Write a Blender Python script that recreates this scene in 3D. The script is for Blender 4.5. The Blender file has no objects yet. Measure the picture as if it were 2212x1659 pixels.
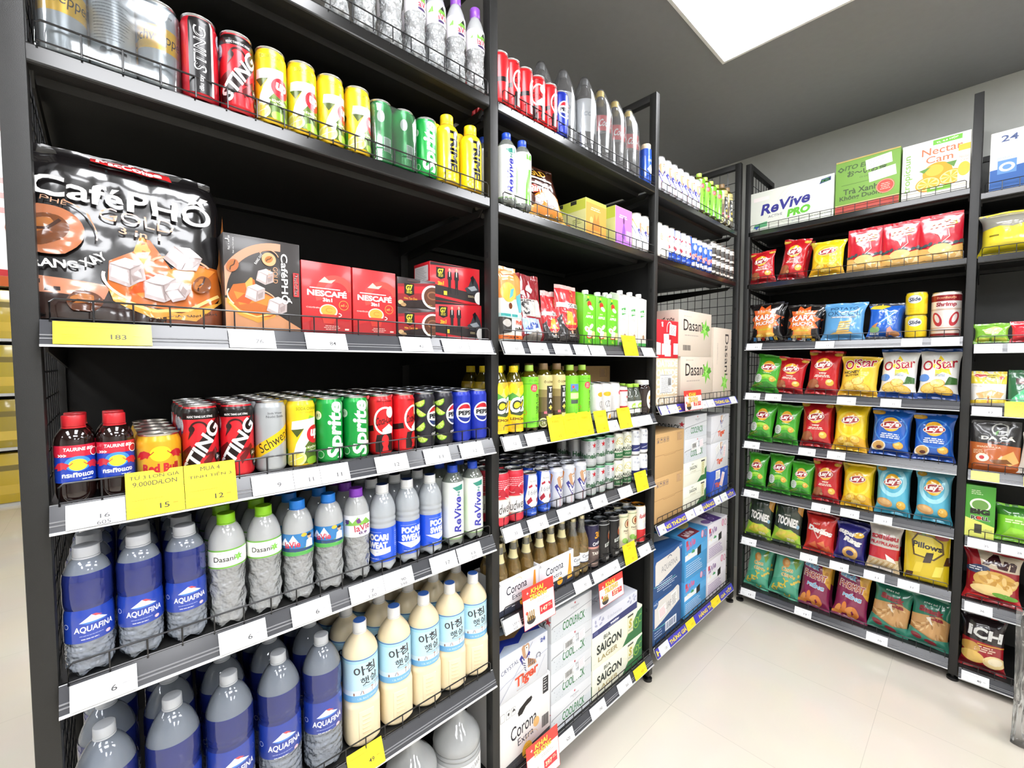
"""A corner of a convenience store: black shelving with drinks, beer cases and snack bags."""
EXPO = 0.12
LED_POWER = 16.0
LAMPS = [(2.1, -.73, .6, 1.2, 'bright square ceiling panel above the middle shelves'), (.5, -.9, .6, 1.2, 'ceiling panel over the near shelving bay'),
         (.5, -2.15, 1.2, .6, 'ceiling panel over the aisle, turned lengthwise'), (2.9, -2.15, 1.2, .6, 'ceiling panel over the snack aisle, turned lengthwise'),
         (-1.1, -.9, .6, 1.2, 'ceiling panel behind the viewer, first line'), (-1.1, -2.5, .6, 1.2, 'ceiling panel behind the viewer, second line'),
         (.5, -4.1, .6, 1.2, 'ceiling panel by the far side wall, third line'), (2.1, -4.1, .6, 1.2, 'ceiling panel by the snack aisle end'),
         (-3.2, -.3, .6, 1.2, 'ceiling panel near the shop front'), (-3.2, 1.2, .6, 1.2, 'ceiling panel near the shop front, further along'), (-.6, 2.4, .6, 1.2, 'ceiling panel in the next aisle'), (-.6, 4.6, .6, 1.2, 'ceiling panel far along the next aisle'), (1.6, 2.6, .6, 1.2, 'ceiling panel behind the long shelving run')]
import bpy, bmesh, math, random
from mathutils import Vector, Matrix, noise
from mathutils.geometry import tessellate_polygon
S = bpy.context.scene
COL = S.collection
PI = math.pi
rnd = random.Random(7)

# ------------------------------------------------------------------ materials
MATS = {}
def lin(h):
    h = h.lstrip('#')
    if len(h) == 3: h = ''.join(c*2 for c in h)
    o = []
    for i in (0, 2, 4):
        c = int(h[i:i+2], 16)/255
        o.append(c/12.92 if c <= .04045 else ((c+.055)/1.055)**2.4)
    return (*o, 1)
FIN = {  # finish: roughness, metallic, coat
    'paper': (.55, 0, 0), 'card': (.6, 0, 0), 'gloss': (.3, 0, .25), 'film': (.22, 0, .9), 'can': (.3, .25, .3),
    'plast': (.35, 0, .1), 'metal': (.28, 1, 0), 'rough': (.8, 0, 0),
}
def M(c, fin='paper'):
    k = c+fin
    if k in MATS: return MATS[k]
    m = bpy.data.materials.new('%s %s' % (fin, c)); m.use_nodes = True
    b = m.node_tree.nodes['Principled BSDF']; r, me, co = FIN[fin]
    b.inputs['Base Color'].default_value = lin(c)
    b.inputs['Roughness'].default_value = r; b.inputs['Metallic'].default_value = me
    b.inputs['Coat Weight'].default_value = co; b.inputs['Coat Roughness'].default_value = .08
    MATS[k] = m; return m
def nodes(name):
    m = bpy.data.materials.new(name); m.use_nodes = True
    nt = m.node_tree
    return m, nt, nt.nodes['Principled BSDF'], nt.nodes['Material Output']
def N(nt, t, **kw):
    n = nt.nodes.new(t)
    for k, v in kw.items():
        if k in n.inputs: n.inputs[k].default_value = v
        else: setattr(n, k, v)
    return n
def noisy(name, c1, c2, scale, rough, bump=0, bs=200, metal=0, spec=.5):
    m, nt, b, o = nodes(name); L = nt.links.new
    tc = N(nt, 'ShaderNodeTexCoord'); nz = N(nt, 'ShaderNodeTexNoise', Scale=scale, Detail=4.0)
    L(tc.outputs['Object'], nz.inputs['Vector'])
    mx = N(nt, 'ShaderNodeMix', data_type='RGBA'); mx.inputs[6].default_value = lin(c1); mx.inputs[7].default_value = lin(c2)
    L(nz.outputs['Fac'], mx.inputs[0]); L(mx.outputs[2], b.inputs['Base Color'])
    b.inputs['Roughness'].default_value = rough; b.inputs['Metallic'].default_value = metal
    b.inputs['Specular IOR Level'].default_value = spec
    if bump:
        n2 = N(nt, 'ShaderNodeTexNoise', Scale=bs, Detail=2.0); L(tc.outputs['Object'], n2.inputs['Vector'])
        bp = N(nt, 'ShaderNodeBump', Strength=bump, Distance=.002); L(n2.outputs['Fac'], bp.inputs['Height']); L(bp.outputs[0], b.inputs['Normal'])
    return m
def clear(name, tint, trans=.75, haze=.12, rough=.06, bump=0, bscale=40, hz='#ffffff'):
    """thin clear plastic: see-through, a little milky haze, glossy reflections by fresnel"""
    m = bpy.data.materials.new(name); m.use_nodes = True; nt = m.node_tree; L = nt.links.new
    for n in list(nt.nodes): nt.nodes.remove(n)
    o = N(nt, 'ShaderNodeOutputMaterial'); tr = N(nt, 'ShaderNodeBsdfTransparent', Color=lin(tint))
    df = N(nt, 'ShaderNodeBsdfDiffuse', Color=lin(hz)); tl = N(nt, 'ShaderNodeBsdfTranslucent', Color=lin(hz))
    a = N(nt, 'ShaderNodeAddShader'); 
    m0 = N(nt, 'ShaderNodeMixShader', Fac=.25); L(df.outputs[0], m0.inputs[1]); L(tl.outputs[0], m0.inputs[2])
    m1 = N(nt, 'ShaderNodeMixShader', Fac=haze); L(tr.outputs[0], m1.inputs[1]); L(m0.outputs[0], m1.inputs[2])
    gl = N(nt, 'ShaderNodeBsdfGlossy', Roughness=rough); fr = N(nt, 'ShaderNodeFresnel', IOR=1.5)
    sc = N(nt, 'ShaderNodeMath', operation='MULTIPLY_ADD'); sc.inputs[1].default_value = 1.6; sc.inputs[2].default_value = 1-.75-trans*.33 if trans < .75 else .03
    L(fr.outputs[0], sc.inputs[0])
    m2 = N(nt, 'ShaderNodeMixShader'); L(sc.outputs[0], m2.inputs[0]); L(m1.outputs[0], m2.inputs[1]); L(gl.outputs[0], m2.inputs[2])
    if bump:
        tc = N(nt, 'ShaderNodeTexCoord'); nz = N(nt, 'ShaderNodeTexNoise', Scale=bscale, Detail=2.0); L(tc.outputs['Object'], nz.inputs['Vector'])
        bp = N(nt, 'ShaderNodeBump', Strength=min(bump, 1), Distance=.004 if bump < .8 else .012); L(nz.outputs['Fac'], bp.inputs['Height'])
        for n in (gl, fr, df, tl): L(bp.outputs[0], n.inputs['Normal'])
    L(m2.outputs[0], o.inputs[0]); return m
def water(name, tint, rough=.03, bump=.25, bscale=45, ior=1.33, haze=.5, mixf=.6):
    """a bottle full of water: part refracting body, part thin clear shell whitened to stand in for light caught inside, rippled"""
    m = clear(name, tint, .8, haze, .05, bump, bscale, tint); nt = m.node_tree; L = nt.links.new
    o = next(n for n in nt.nodes if n.type == 'OUTPUT_MATERIAL'); last = o.inputs[0].links[0].from_socket
    g = N(nt, 'ShaderNodeBsdfGlass', Color=lin(tint), Roughness=rough, IOR=ior); bp = next(n for n in nt.nodes if n.type == 'BUMP'); L(bp.outputs[0], g.inputs['Normal'])
    x = N(nt, 'ShaderNodeMixShader', Fac=mixf); L(g.outputs[0], x.inputs[1]); L(last, x.inputs[2]); L(x.outputs[0], o.inputs[0])
    return m

# ------------------------------------------------------------------ flat art (millimetres) : layers of coloured shapes
def R(x0, y0, x1, y1, c): return ('p', [(x0, y0), (x1, y0), (x1, y1), (x0, y1)], c)
def P(pts, c): return ('p', pts, c)
def E(cx, cy, rx, ry, c, rot=0, n=28):
    a = math.radians(rot); ca, sa = math.cos(a), math.sin(a); o = []
    for i in range(n):
        t = 2*PI*i/n; x, y = rx*math.cos(t), ry*math.sin(t); o.append((cx+x*ca-y*sa, cy+x*sa+y*ca))
    return ('p', o, c)
def T(s, cx, cy, w, h, c, rot=0, sh=0, b=0): return ('t', s, cx, cy, w, h, c, rot, sh, b)
def A(cx, cy, r, wd, a0, a1, c, n=20, ry=None):
    o = []; k = (ry or r)/r
    for i in range(n+1):
        t = math.radians(a0+(a1-a0)*i/n); o.append((cx+(r+wd/2)*math.cos(t), cy+(r*k+wd/2)*math.sin(t)))
    for i in range(n, -1, -1):
        t = math.radians(a0+(a1-a0)*i/n); o.append((cx+(r-wd/2)*math.cos(t), cy+(r*k-wd/2)*math.sin(t)))
    return ('p', o, c)
def W(pts, w, c):   # a stroke, as separate quads
    o = []
    for (x0, y0), (x1, y1) in zip(pts, pts[1:]):
        d = math.hypot(x1-x0, y1-y0) or 1; nx, ny = -(y1-y0)/d*w/2, (x1-x0)/d*w/2
        o.append(('p', [(x0+nx, y0+ny), (x0-nx, y0-ny), (x1-nx, y1-ny), (x1+nx, y1+ny)], c))
    return ('g', o)
def ST(cx, cy, r, c, n=5, k=.4, rot=90):
    return ('p', [(cx+(r if i % 2 == 0 else r*k)*math.cos(math.radians(rot+i*180/n)), cy+(r if i % 2 == 0 else r*k)*math.sin(math.radians(rot+i*180/n))) for i in range(2*n)], c)
def LN(x0, x1, y, n, dy, c, h=.8, seed=1, cen=False):   # rows of print too small to read
    r = random.Random(seed); o = []
    for i in range(n):
        l = (x1-x0)*r.uniform(.7, 1); xs = (x0+x1)/2-l/2 if cen else x0; x = xs
        while x < xs+l-1e-6:
            w = min(r.uniform(2, 5)*h, xs+l-x); o.append(R(x, y-i*dy, x+w, y-i*dy+h, c)); x += w+h*.7
    return ('g', o)
def G(*a): return ('g', list(a))
def sub(items, dx=0, dy=0, s=1, rot=0):
    a = math.radians(rot); ca, sa = math.cos(a), math.sin(a)
    f = lambda x, y: (dx+s*(x*ca-y*sa), dy+s*(x*sa+y*ca)); o = []
    for it in items:
        if it[0] == 'g': o.append(('g', sub(it[1], dx, dy, s, rot)))
        elif it[0] == 'p': o.append(('p', [f(*q) for q in it[1]], it[2]))
        else: x, y = f(it[2], it[3]); o.append(('t', it[1], x, y, it[4]*s, it[5]*s, it[6], it[7]+rot, it[8], it[9]))
    return o
TX = {}
VN = str.maketrans('ươớờởƯƠỚỜĐđ', 'uoóòoUOÓÒDd')   # horned letters have overlapping outlines
def text_geo(s, b):
    s = s.translate(VN); k = (s, b)
    if k in TX: return TX[k]
    cu = bpy.data.curves.new('lettering', 'FONT'); cu.body = s; cu.resolution_u = 3
    fat = b > 0 and 'M' in s       # the outline of M breaks when offset: thicken it by shifted copies
    cu.offset = 0 if fat else b
    ob = bpy.data.objects.new('lettering', cu); me = ob.to_mesh()
    v = [(q.co.x, q.co.y) for q in me.vertices]; f = [tuple(p.vertices) for p in me.polygons]
    ob.to_mesh_clear(); bpy.data.objects.remove(ob); bpy.data.curves.remove(cu)
    if fat:
        v0, f0 = v, f; v, f = [], []
        for dx, dy in ((-1, -1), (1, -1), (1, 1), (-1, 1), (0, 0)):
            o = len(v); v += [(x+dx*b*.8, y+dy*b*.8) for x, y in v0]; f += [tuple(i+o for i in t) for t in f0]
    if not v: v = [(0, 0), (1, 1)]
    x0 = min(q[0] for q in v); x1 = max(q[0] for q in v); y0 = min(q[1] for q in v); y1 = max(q[1] for q in v)
    v = [((x-x0)/(x1-x0 or 1)-.5, (y-y0)/(y1-y0 or 1)-.5) for x, y in v]
    TX[k] = (v, f); return TX[k]
def flat(items, out, lay=0):
    for it in items:
        if it[0] == 'g':       # a group shares one layer
            flat_same(it[1], out, lay); lay += 1
        else: flat_one(it, out, lay); lay += 1
    return lay
def flat_same(items, out, lay):
    for i, it in enumerate(items):
        if it[0] == 'g': flat_same(it[1], out, lay+min(.9, i*.15))
        else: flat_one(it, out, lay+min(.9, i*.15))
def flat_one(it, out, lay):
    if it[0] == 'p':
        pts = it[1]
        for tri in tessellate_polygon([[Vector((x, y, 0)) for x, y in pts]]): out.append(([pts[i] for i in tri], lay, it[2]))
    else:
        _, s, cx, cy, w, h, c, rot, sh, b = it; v, f = text_geo(s, b); a = math.radians(rot); ca, sa = math.cos(a), math.sin(a); q = []
        for x, y in v:
            X = x*w+y*h*sh; Y = y*h; q.append((cx+X*ca-Y*sa, cy+X*sa+Y*ca))
        for t in f: out.append(([q[i] for i in t], lay, c))
def clip(poly, ax, val, keep):   # convex polygon against one axis line
    o = []; n = len(poly)
    for i in range(n):
        p, q = poly[i], poly[(i+1) % n]; a = (p[ax]-val)*keep; b = (q[ax]-val)*keep
        if a >= 0: o.append(p)
        if (a > 0 and b < 0) or (a < 0 and b > 0):
            t = a/(a-b); o.append((p[0]+(q[0]-p[0])*t, p[1]+(q[1]-p[1])*t))
    return o
def slices(polys, ax, cuts):
    for val in cuts:
        o = []
        for poly, l, c in polys:
            lo = min(p[ax] for p in poly); hi = max(p[ax] for p in poly)
            if lo < val-1e-5 and hi > val+1e-5:
                for k in (1, -1):
                    q = clip(poly, ax, val, k)
                    if len(q) > 2: o.append((q, l, c))
            else: o.append((poly, l, c))
        polys = o
    return polys
def art(items, mapf, fin, cu=(), cv=(), lim=None):
    out = []; flat(items, out)
    if lim:
        for ax, lo, hi in ((0, lim[0], lim[2]), (1, lim[1], lim[3])):
            for val, k in ((lo, 1), (hi, -1)):
                o = []
                for poly, l, c in out:
                    q = clip(poly, ax, val, k) if any((p[ax]-val)*k < 0 for p in poly) else poly
                    if len(q) > 2: o.append((q, l, c))
                out = o
    if cu: out = slices(out, 0, cu)
    if cv: out = slices(out, 1, cv)
    V, F, C, ix = [], [], [], {}
    for poly, l, c in out:
        if sum(p[0]*q[1]-q[0]*p[1] for p, q in zip(poly, poly[1:]+poly[:1])) < 0: poly = poly[::-1]
        f = []
        for x, y in poly:
            k = (round(x, 3), round(y, 3), l)
            if k not in ix: ix[k] = len(V); V.append(mapf(x, y, l))
            f.append(ix[k])
        if len(set(f)) > 2: F.append(f); C.append(c)
    return (V, F, [M(c, fin) for c in C])

# ------------------------------------------------------------------ solids (millimetres)
def lathe(prof, n=48, mod=None):
    V, F = [], []
    for r, z in prof:
        if r < 1e-4: V.append((0, 0, z)); continue
        for i in range(n):
            a = 2*PI*i/n; rr, zz = mod(a, r, z) if mod else (r, z); V.append((rr*math.sin(a), -rr*math.cos(a), zz))
    k = 0; idx = []
    for r, z in prof:
        if r < 1e-4: idx.append([k]); k += 1
        else: idx.append(list(range(k, k+n))); k += n
    for a, b in zip(idx, idx[1:]):
        for i in range(n):
            j = (i+1) % n
            if len(a) == 1 and len(b) == 1: continue
            if len(a) == 1: F.append((a[0], b[j], b[i]))
            elif len(b) == 1: F.append((a[i], a[j], b[0]))
            else: F.append((a[i], a[j], b[j], b[i]))
    return V, F
def boxg(x0, x1, y0, y1, z0, z1):
    V = [(x0, y0, z0), (x1, y0, z0), (x1, y1, z0), (x0, y1, z0), (x0, y0, z1), (x1, y0, z1), (x1, y1, z1), (x0, y1, z1)]
    return V, [(0, 3, 2, 1), (4, 5, 6, 7), (0, 1, 5, 4), (1, 2, 6, 5), (2, 3, 7, 6), (3, 0, 4, 7)]
def rbox(x0, x1, y0, y1, z0, z1, b):
    """box with chamfered edges"""
    bm = bmesh.new(); V, F = boxg(x0, x1, y0, y1, z0, z1); vs = [bm.verts.new(v) for v in V]
    for f in F: bm.faces.new([vs[i] for i in f])
    bmesh.ops.bevel(bm, geom=bm.edges[:], offset=b, segments=2, affect='EDGES', profile=.5)
    bm.verts.index_update(); V = [tuple(v.co) for v in bm.verts]; F = [tuple(v.index for v in f.verts) for f in bm.faces]; bm.free()
    return V, F
def tubeg(pts, r, n=6):
    V, F = [], []; P_ = [Vector(p) for p in pts]
    for i, p in enumerate(P_):
        d = (P_[min(i+1, len(P_)-1)]-P_[max(i-1, 0)]).normalized(); u = d.cross(Vector((0, 0, 1)))
        if u.length < .1: u = d.cross(Vector((1, 0, 0)))
        u.normalize(); w = d.cross(u)
        for k in range(n): a = 2*PI*k/n; V.append(tuple(p+u*r*math.cos(a)+w*r*math.sin(a)))
    for i in range(len(P_)-1):
        for k in range(n): j = (k+1) % n; F.append((i*n+k, i*n+j, (i+1)*n+j, (i+1)*n+k))
    F.append(tuple(range(n-1, -1, -1))); F.append(tuple(range((len(P_)-1)*n, len(P_)*n)))
    return V, F
def mesh(name, parts, smooth=40, sc=.001):
    """parts: (verts, faces, material or list of materials); one mesh, millimetres to metres"""
    V, F, I, mats, mi = [], [], [], [], {}
    for v, f, m in parts:
        o = len(V); V += [(a*sc, b*sc, c*sc) for a, b, c in v]
        ms = m if isinstance(m, list) else [m]*len(f)
        for ff, mm in zip(f, ms):
            if mm.name not in mi: mi[mm.name] = len(mats); mats.append(mm)
            F.append([i+o for i in ff]); I.append(mi[mm.name])
    me = bpy.data.meshes.new(name); me.from_pydata(V, [], F)
    for m in mats: me.materials.append(m)
    me.polygons.foreach_set('material_index', I); me.update()
    if smooth:
        me.polygons.foreach_set('use_smooth', [True]*len(F)); me.set_sharp_from_angle(angle=math.radians(smooth))
    return me

# ------------------------------------------------------------------ things
KINDS = {}
LABELS = {}
def kind(key, name, cat, desc, parts):
    """parts: (part name, mesh, index of its parent part); the first is the thing itself"""
    KINDS[key] = (name, cat, desc, parts)
def newobj(name, me, parent=None):
    o = bpy.data.objects.new(name, me); COL.objects.link(o)
    if parent: o.parent = parent
    return o
def tag(o, label, cat, group=None):
    o['label'] = label; o['category'] = cat
    if group: o['group'] = group
def struct(o): o['kind'] = 'structure'; return o
def put(key, x, y, z, label, group=None, rz=0, rx=0, ry=0, sc=1):
    name, cat, desc, parts = KINDS[key]; obs = []
    for i, (pn, me, par, *at) in enumerate(parts):
        obs.append(newobj(name if i == 0 else pn, me, obs[par] if i else None))
        if at and at[0]: obs[-1].location = at[0]
    o = obs[0]; o.location = (x, y, z)
    m = Matrix.Rotation(math.radians(rz), 4, 'Z') @ Matrix.Rotation(math.radians(ry), 4, 'Y') @ Matrix.Rotation(math.radians(rx), 4, 'X')
    o.rotation_euler = m.to_euler('XYZ')
    if sc != 1: o.scale = (sc, sc, sc) if not isinstance(sc, tuple) else sc
    if len(label.split()) > 16: print('LONG LABEL', label)
    LABELS.setdefault(label, []).append(o.name)
    tag(o, label, cat, group); return o
ORD = 'zeroth first second third fourth fifth sixth seventh eighth ninth tenth eleventh twelfth'.split()
NUM = 'zero one two three four five six seven eight nine ten'.split()

# ---- makers
def can(key, r, h, base, items, desc, name='drink_can', band=None, fin='can', lidc='#c9cacb', tab='#b5b6b8', n=48, cat='drink can'):
    b = h-15
    prof = [(0, 2), (r*.66, 3), (r*.76, 0), (r*.86, 1.5), (r-.6, 7), (r, 10), (r, b), (r-.9, b+3.5), (r-3, b+9), (r-3.6, b+11)]
    rr = [(r, 10), (r, b), (r-.9, b+3.5), (r-3, b+9), (r-3.6, b+11)]
    def mp(u, v, l):
        rad = r
        for (r0, z0), (r1, z1) in zip(rr, rr[1:]):
            if z0 <= v <= z1: rad = r0+(r1-r0)*(v-z0)/(z1-z0)
        a = u/r; k = rad+.12+.07*l; return (k*math.sin(a), -k*math.cos(a), v)
    V, F = lathe(prof, n)
    cuts = [2*PI*r*i/n for i in range(-n//2, n//2+1)]
    parts = [(V, F, M(base, fin))]
    if items: parts.append(art(items, mp, fin, cuts, (b, b+3.5), (-PI*r+.01, 6, PI*r-.01, b+10.5)))
    big = .00106 if (r, h) == (29, 147) else .0011 if h == 96 else .001
    body = mesh(name, parts, sc=big)
    t = h-4
    lp = [(r-3.6, t), (r-2.2, t+2), (r-2, t+3.4), (r-2.8, t+4), (r-4, t+3.4), (r-4.6, t-.5), (r-6.5, t-1), (0, t-.6)]
    L = [(*lathe(lp, n), M(lidc, 'metal'))]
    tv, tf = lathe([(0, t), (7.5, t), (7.5, t+1.1), (0, t+1.1)], 16); tv = [(x, y*1.5, z) for x, y, z in tv]
    L.append((tv, tf, M(tab, 'metal')))
    ov, of = lathe([(8.5, t-.4), (0, t-.3)], 16); ov = [(x*1.1, y-12, z) for x, y, z in ov]; L.append((ov, of, M('#77787b', 'metal')))
    kind(key, name, cat, desc, [(name, body, 0), ('lid', mesh('lid', L, sc=big), 0)])

def bprof(r, h, hs, rn, hn, base=0, grooves=(), gd=1.6, waist=None):
    p = [(0, 6), (r*.45, 4), (r*.72, 0), (r*.88, 1.5), (r*.97, 8), (r, 14)]
    z = 18
    while z < hs:
        q = r
        for g in grooves: q -= gd*math.exp(-((z-g)/3.0)**2)
        if waist: q -= waist[1]*math.exp(-((z-waist[0])/waist[2])**2)
        p.append((q, z)); z += 3.0
    for i in range(11):
        t = i/10; p.append((rn+(r-rn)*(.5+.5*math.cos(PI*t)) if base == 0 else rn+(r-rn)*math.cos(PI/2*t)**base, hs+(hn-hs)*t))
    p += [(rn, hn+1), (rn, h-2), (0, h-2)]
    return p
def bottle(key, r, h, hs, rn, hn, mat, cap, desc, lab=None, capr=None, ribs=(), gd=1.6, base=0, waist=None, crumple=0, petal=5, name='water_bottle', cat='bottle', captop=None, n=48, extra=(), capfin='plast', caph=None, mats=None, sq=0):
    """lab: list of (z0, z1, base material, art items, finish)"""
    prof = bprof(r, h, hs, rn, hn, base, ribs, gd, waist)
    def mod(a, q, z):
        if z < 15 and q > r*.5 and petal: q = q*(1-.2*(1-z/15)*(.5+.5*math.cos(petal*a))); z = z+(8*(.5+.5*math.cos(petal*a)) if z < 4 else 5*(.5+.5*math.cos(petal*a))*(1-z/15))
        if crumple and 15 < z < crumple:
            e = min(1, (z-15)/8, (crumple-z)/8); q = q-2.2*e*abs(math.sin(2.5*a+z*.055))-2.0*e*abs(math.sin(2.5*a-z*.075))
        if sq and 6 < z < sq+10: q = q*(1+(1/(abs(math.cos(a))**4+abs(math.sin(a))**4)**.25-1)*.75*min(1, (sq+10-z)/10, (z-4)/8))
        return q, z
    V, F = lathe(prof, n, mod)
    parts = [(V, F, mat if not mats else [next(m for zz, m in mats if sum(V[i][2] for i in f)/len(f) < zz) for f in F])]
    body = mesh(name, parts, 50)
    out = [(name, body, 0)]
    cr = capr or rn+1.6; ch = caph or h-hn
    cm = M(cap, capfin)
    cp = [(cr-.3, h-ch), (cr, h-ch+.5), (cr, h-1.2), (cr-1.2, h), (0, h)]
    cg = [(*lathe(cp, 40, lambda a, q, z: (q*(1+(.018*(1 if int(a*40/PI) % 2 else -1) if q > cr-.5 and h-ch+2 < z < h-1 else 0)), z)), cm)]
    cg.append((*lathe([(cr+.5, h-ch-3), (cr+.5, h-ch-.6), (cr-.5, h-ch-.4)], 32), cm))
    if captop: cg.append((*lathe([(cr-2, h+.2), (0, h+.25)], 32), M(captop, 'plast')))
    out.append(('cap', mesh('cap', cg, 40), 0))
    def rad(v):
        for (r0, z0), (r1, z1) in zip(prof[3:], prof[4:]):
            if z0 <= v <= z1 and z1 > z0: return r0+(r1-r0)*(v-z0)/(z1-z0)
        return r
    for li, (z0, z1, bm_, items, fin) in enumerate(lab or ()):
        zs = [z0+(z1-z0)*i/max(2, int((z1-z0)/6)) for i in range(max(2, int((z1-z0)/6))+1)]
        lp = [(max(rad(z) for z in (z-2, z, z+2))+.5, z) for z in zs]
        def lr(v):
            for (r0, a0), (r1, a1) in zip(lp, lp[1:]):
                if a0-1e-6 <= v <= a1+1e-6: return r0+(r1-r0)*(v-a0)/(a1-a0)
            return lp[-1][0]
        def mp(u, v, l):
            a = u/r; k = lr(v)+.12+.07*l; return (k*math.sin(a), -k*math.cos(a), v)
        ps = [(*lathe(lp, n), bm_)]
        if items:
            ps.append(art(items, mp, fin, [2*PI*r*i/n for i in range(-n//2, n//2+1)], zs[1:-1] if any(abs(a[0]-b[0]) > .2 for a, b in zip(lp, lp[1:])) else (), (-PI*r+.01, z0, PI*r-.01, z1)))
        out.append(('label', mesh('label', ps, 60), 0))
    for e in extra: out.append(e)
    kind(key, name, cat, desc, out)

def box(key, w, d, h, base, desc, f=(), l=(), t=(), r=(), name='carton', cat='box', fin='card', bev=1.2, extra=()):
    parts = [(*rbox(-w/2, w/2, 0, d, 0, h, bev), M(base, fin))]
    if f: parts.append(art(f, lambda u, v, k: (u, -.15-.06*k, v), fin, (), (), (-w/2+bev, bev, w/2-bev, h-bev)))
    if l: parts.append(art(l, lambda u, v, k: (-w/2-.15-.06*k, d/2-u, v), fin, (), (), (-d/2+bev, bev, d/2-bev, h-bev)))
    if r: parts.append(art(r, lambda u, v, k: (w/2+.15+.06*k, d/2+u, v), fin, (), (), (-d/2+bev, bev, d/2-bev, h-bev)))
    if t: parts.append(art(t, lambda u, v, k: (u, d/2+v, h+.15+.06*k), fin, (), (), (-w/2+bev, -d/2+bev, w/2-bev, d/2-bev)))
    kind(key, name, cat, desc, [(name, mesh(name, parts, 30), 0)]+list(extra))

def bag(key, w, h, d, base, items, desc, seed=1, style='pillow', name='snack_bag', cat='snack bag', fin='film', nu=24, nv=32, wr=1.5, sealc=None, topw=1.0):
    """a filled film bag: pillow (sealed top and bottom) or pouch (standing, wide foot)"""
    sl = 11 if style == 'pillow' else 14
    def prof(t):
        if style == 'pillow':
            a = min(1, max(0, (t*h-sl)/(h*.26))); b = min(1, max(0, ((1-t)*h-sl)/(h*.26)))
            return math.sin(PI/2*a)**.8*math.sin(PI/2*b)**.8
        if style == 'block':
            b = min(1, max(0, ((1-t)*h-sl)/(h*.14))); return .98*math.sin(PI/2*b)**.7*(1 if t > .02 else .93)
        b = min(1, max(0, ((1-t)*h-sl)/(h*.85))); return (.25+.75*min(1, t*7+.3))*b**.75
    def P3(u, v, sgn):
        s = 2*u/w; t = v/h; p = prof(t)
        e = max(0, 1-abs(s)**(2.6 if style != 'block' else 7))**.62
        n1 = noise.noise(Vector((s*1.7+seed*3.1, t*2.3, sgn+seed*1.7)))
        rad = noise.noise(Vector((s*6+seed, t*1.2+seed, 4.2+sgn)))*(1-min(1, abs(t-.5)*2))*0+noise.noise(Vector((s*7+seed*2, t*2.2, seed+sgn)))*max(0, 2*abs(t-.5)-.35)
        z3 = noise.noise(Vector((s*3.3+seed, t*4.1-seed, 9)))
        D = d/1.8*p*e+(2.6*n1+4.2*rad*min(1, p*3)+1.6*z3)*wr*min(1, e*1.6)
        D -= 2.6*wr*abs(noise.noise(Vector((s*4.2+t*3+seed, t*5.5-s*2, seed*.7))))*min(1, e*1.4)*(1 if style != 'x' else 0)
        rip = 1.0*math.sin(u*1.7)*(1 if (t*h > h-sl or (style == 'pillow' and t*h < sl)) else 0)*.35
        pinch = (1.04-.15*p) if style == 'pillow' else (1-.03*p if style == 'pouch' else 1-.08*(1-p))
        tw = 1-(1-topw)*t
        bow = 3.0*noise.noise(Vector((s*1.1+seed*5, t*1.3, seed)))*wr
        z = v+(3.0*noise.noise(Vector((s*1.5, seed*2.2, t)))*t+ (2.5*(1-s*s) if style == 'pillow' and t < .1 else 0))*wr
        return Vector((u*pinch*tw, -sgn*D+rip+bow, max(z, 0)))
    us = [-w/2+w*i/nu for i in range(nu+1)]; vs = [h*j/nv for j in range(nv+1)]
    V, F, C = [], [], []; mb = M(base, fin); ms = M(sealc, fin) if sealc else mb
    for sgn in (1, -1):
        o = len(V)
        for v in vs:
            for u in us: V.append(tuple(P3(u, v, sgn)))
        for j in range(nv):
            for i in range(nu):
                a = o+j*(nu+1)+i; q = (a, a+1, a+nu+2, a+nu+1); F.append(q if sgn > 0 else q[::-1])
                C.append(ms if (vs[j+1] > h-sl+.1 or (style == 'pillow' and vs[j] < sl-.1)) else mb)
    # close the rim: side strips and both ends
    o2 = (nu+1)*(nv+1)
    rim = [j*(nu+1) for j in range(nv+1)]
    for j in range(nv):
        a, b = j*(nu+1), (j+1)*(nu+1); F.append((a, b, o2+b, o2+a)); C.append(mb)
        a, b = a+nu, b+nu; F.append((b, a, o2+a, o2+b)); C.append(mb)
    for i in range(nu):
        F.append((i+1, i, o2+i, o2+i+1)); C.append(mb); a = nv*(nu+1)+i; F.append((a, a+1, o2+a+1, o2+a)); C.append(mb)
    def mp(u, v, l):
        e = .8; p = P3(u, v, 1); q = (P3(min(u+e, w/2), v, 1)-P3(max(u-e, -w/2), v, 1)).cross(P3(u, min(v+e, h), 1)-P3(u, max(v-e, 0), 1))
        if q.length < 1e-9: q = Vector((0, -1, 0))
        q.normalize()
        if q.y > 0: q = -q
        return tuple(p+q*(.8+.16*l))
    parts = [(V, F, C)]
    if items: parts.append(art(items, mp, fin, us[1:-1], vs[1:-1], (-w/2+.3, .3, w/2-.3, h-.3)))
    kind(key, name, cat, desc, [(name, mesh(name, parts, 75), 0)])
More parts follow.
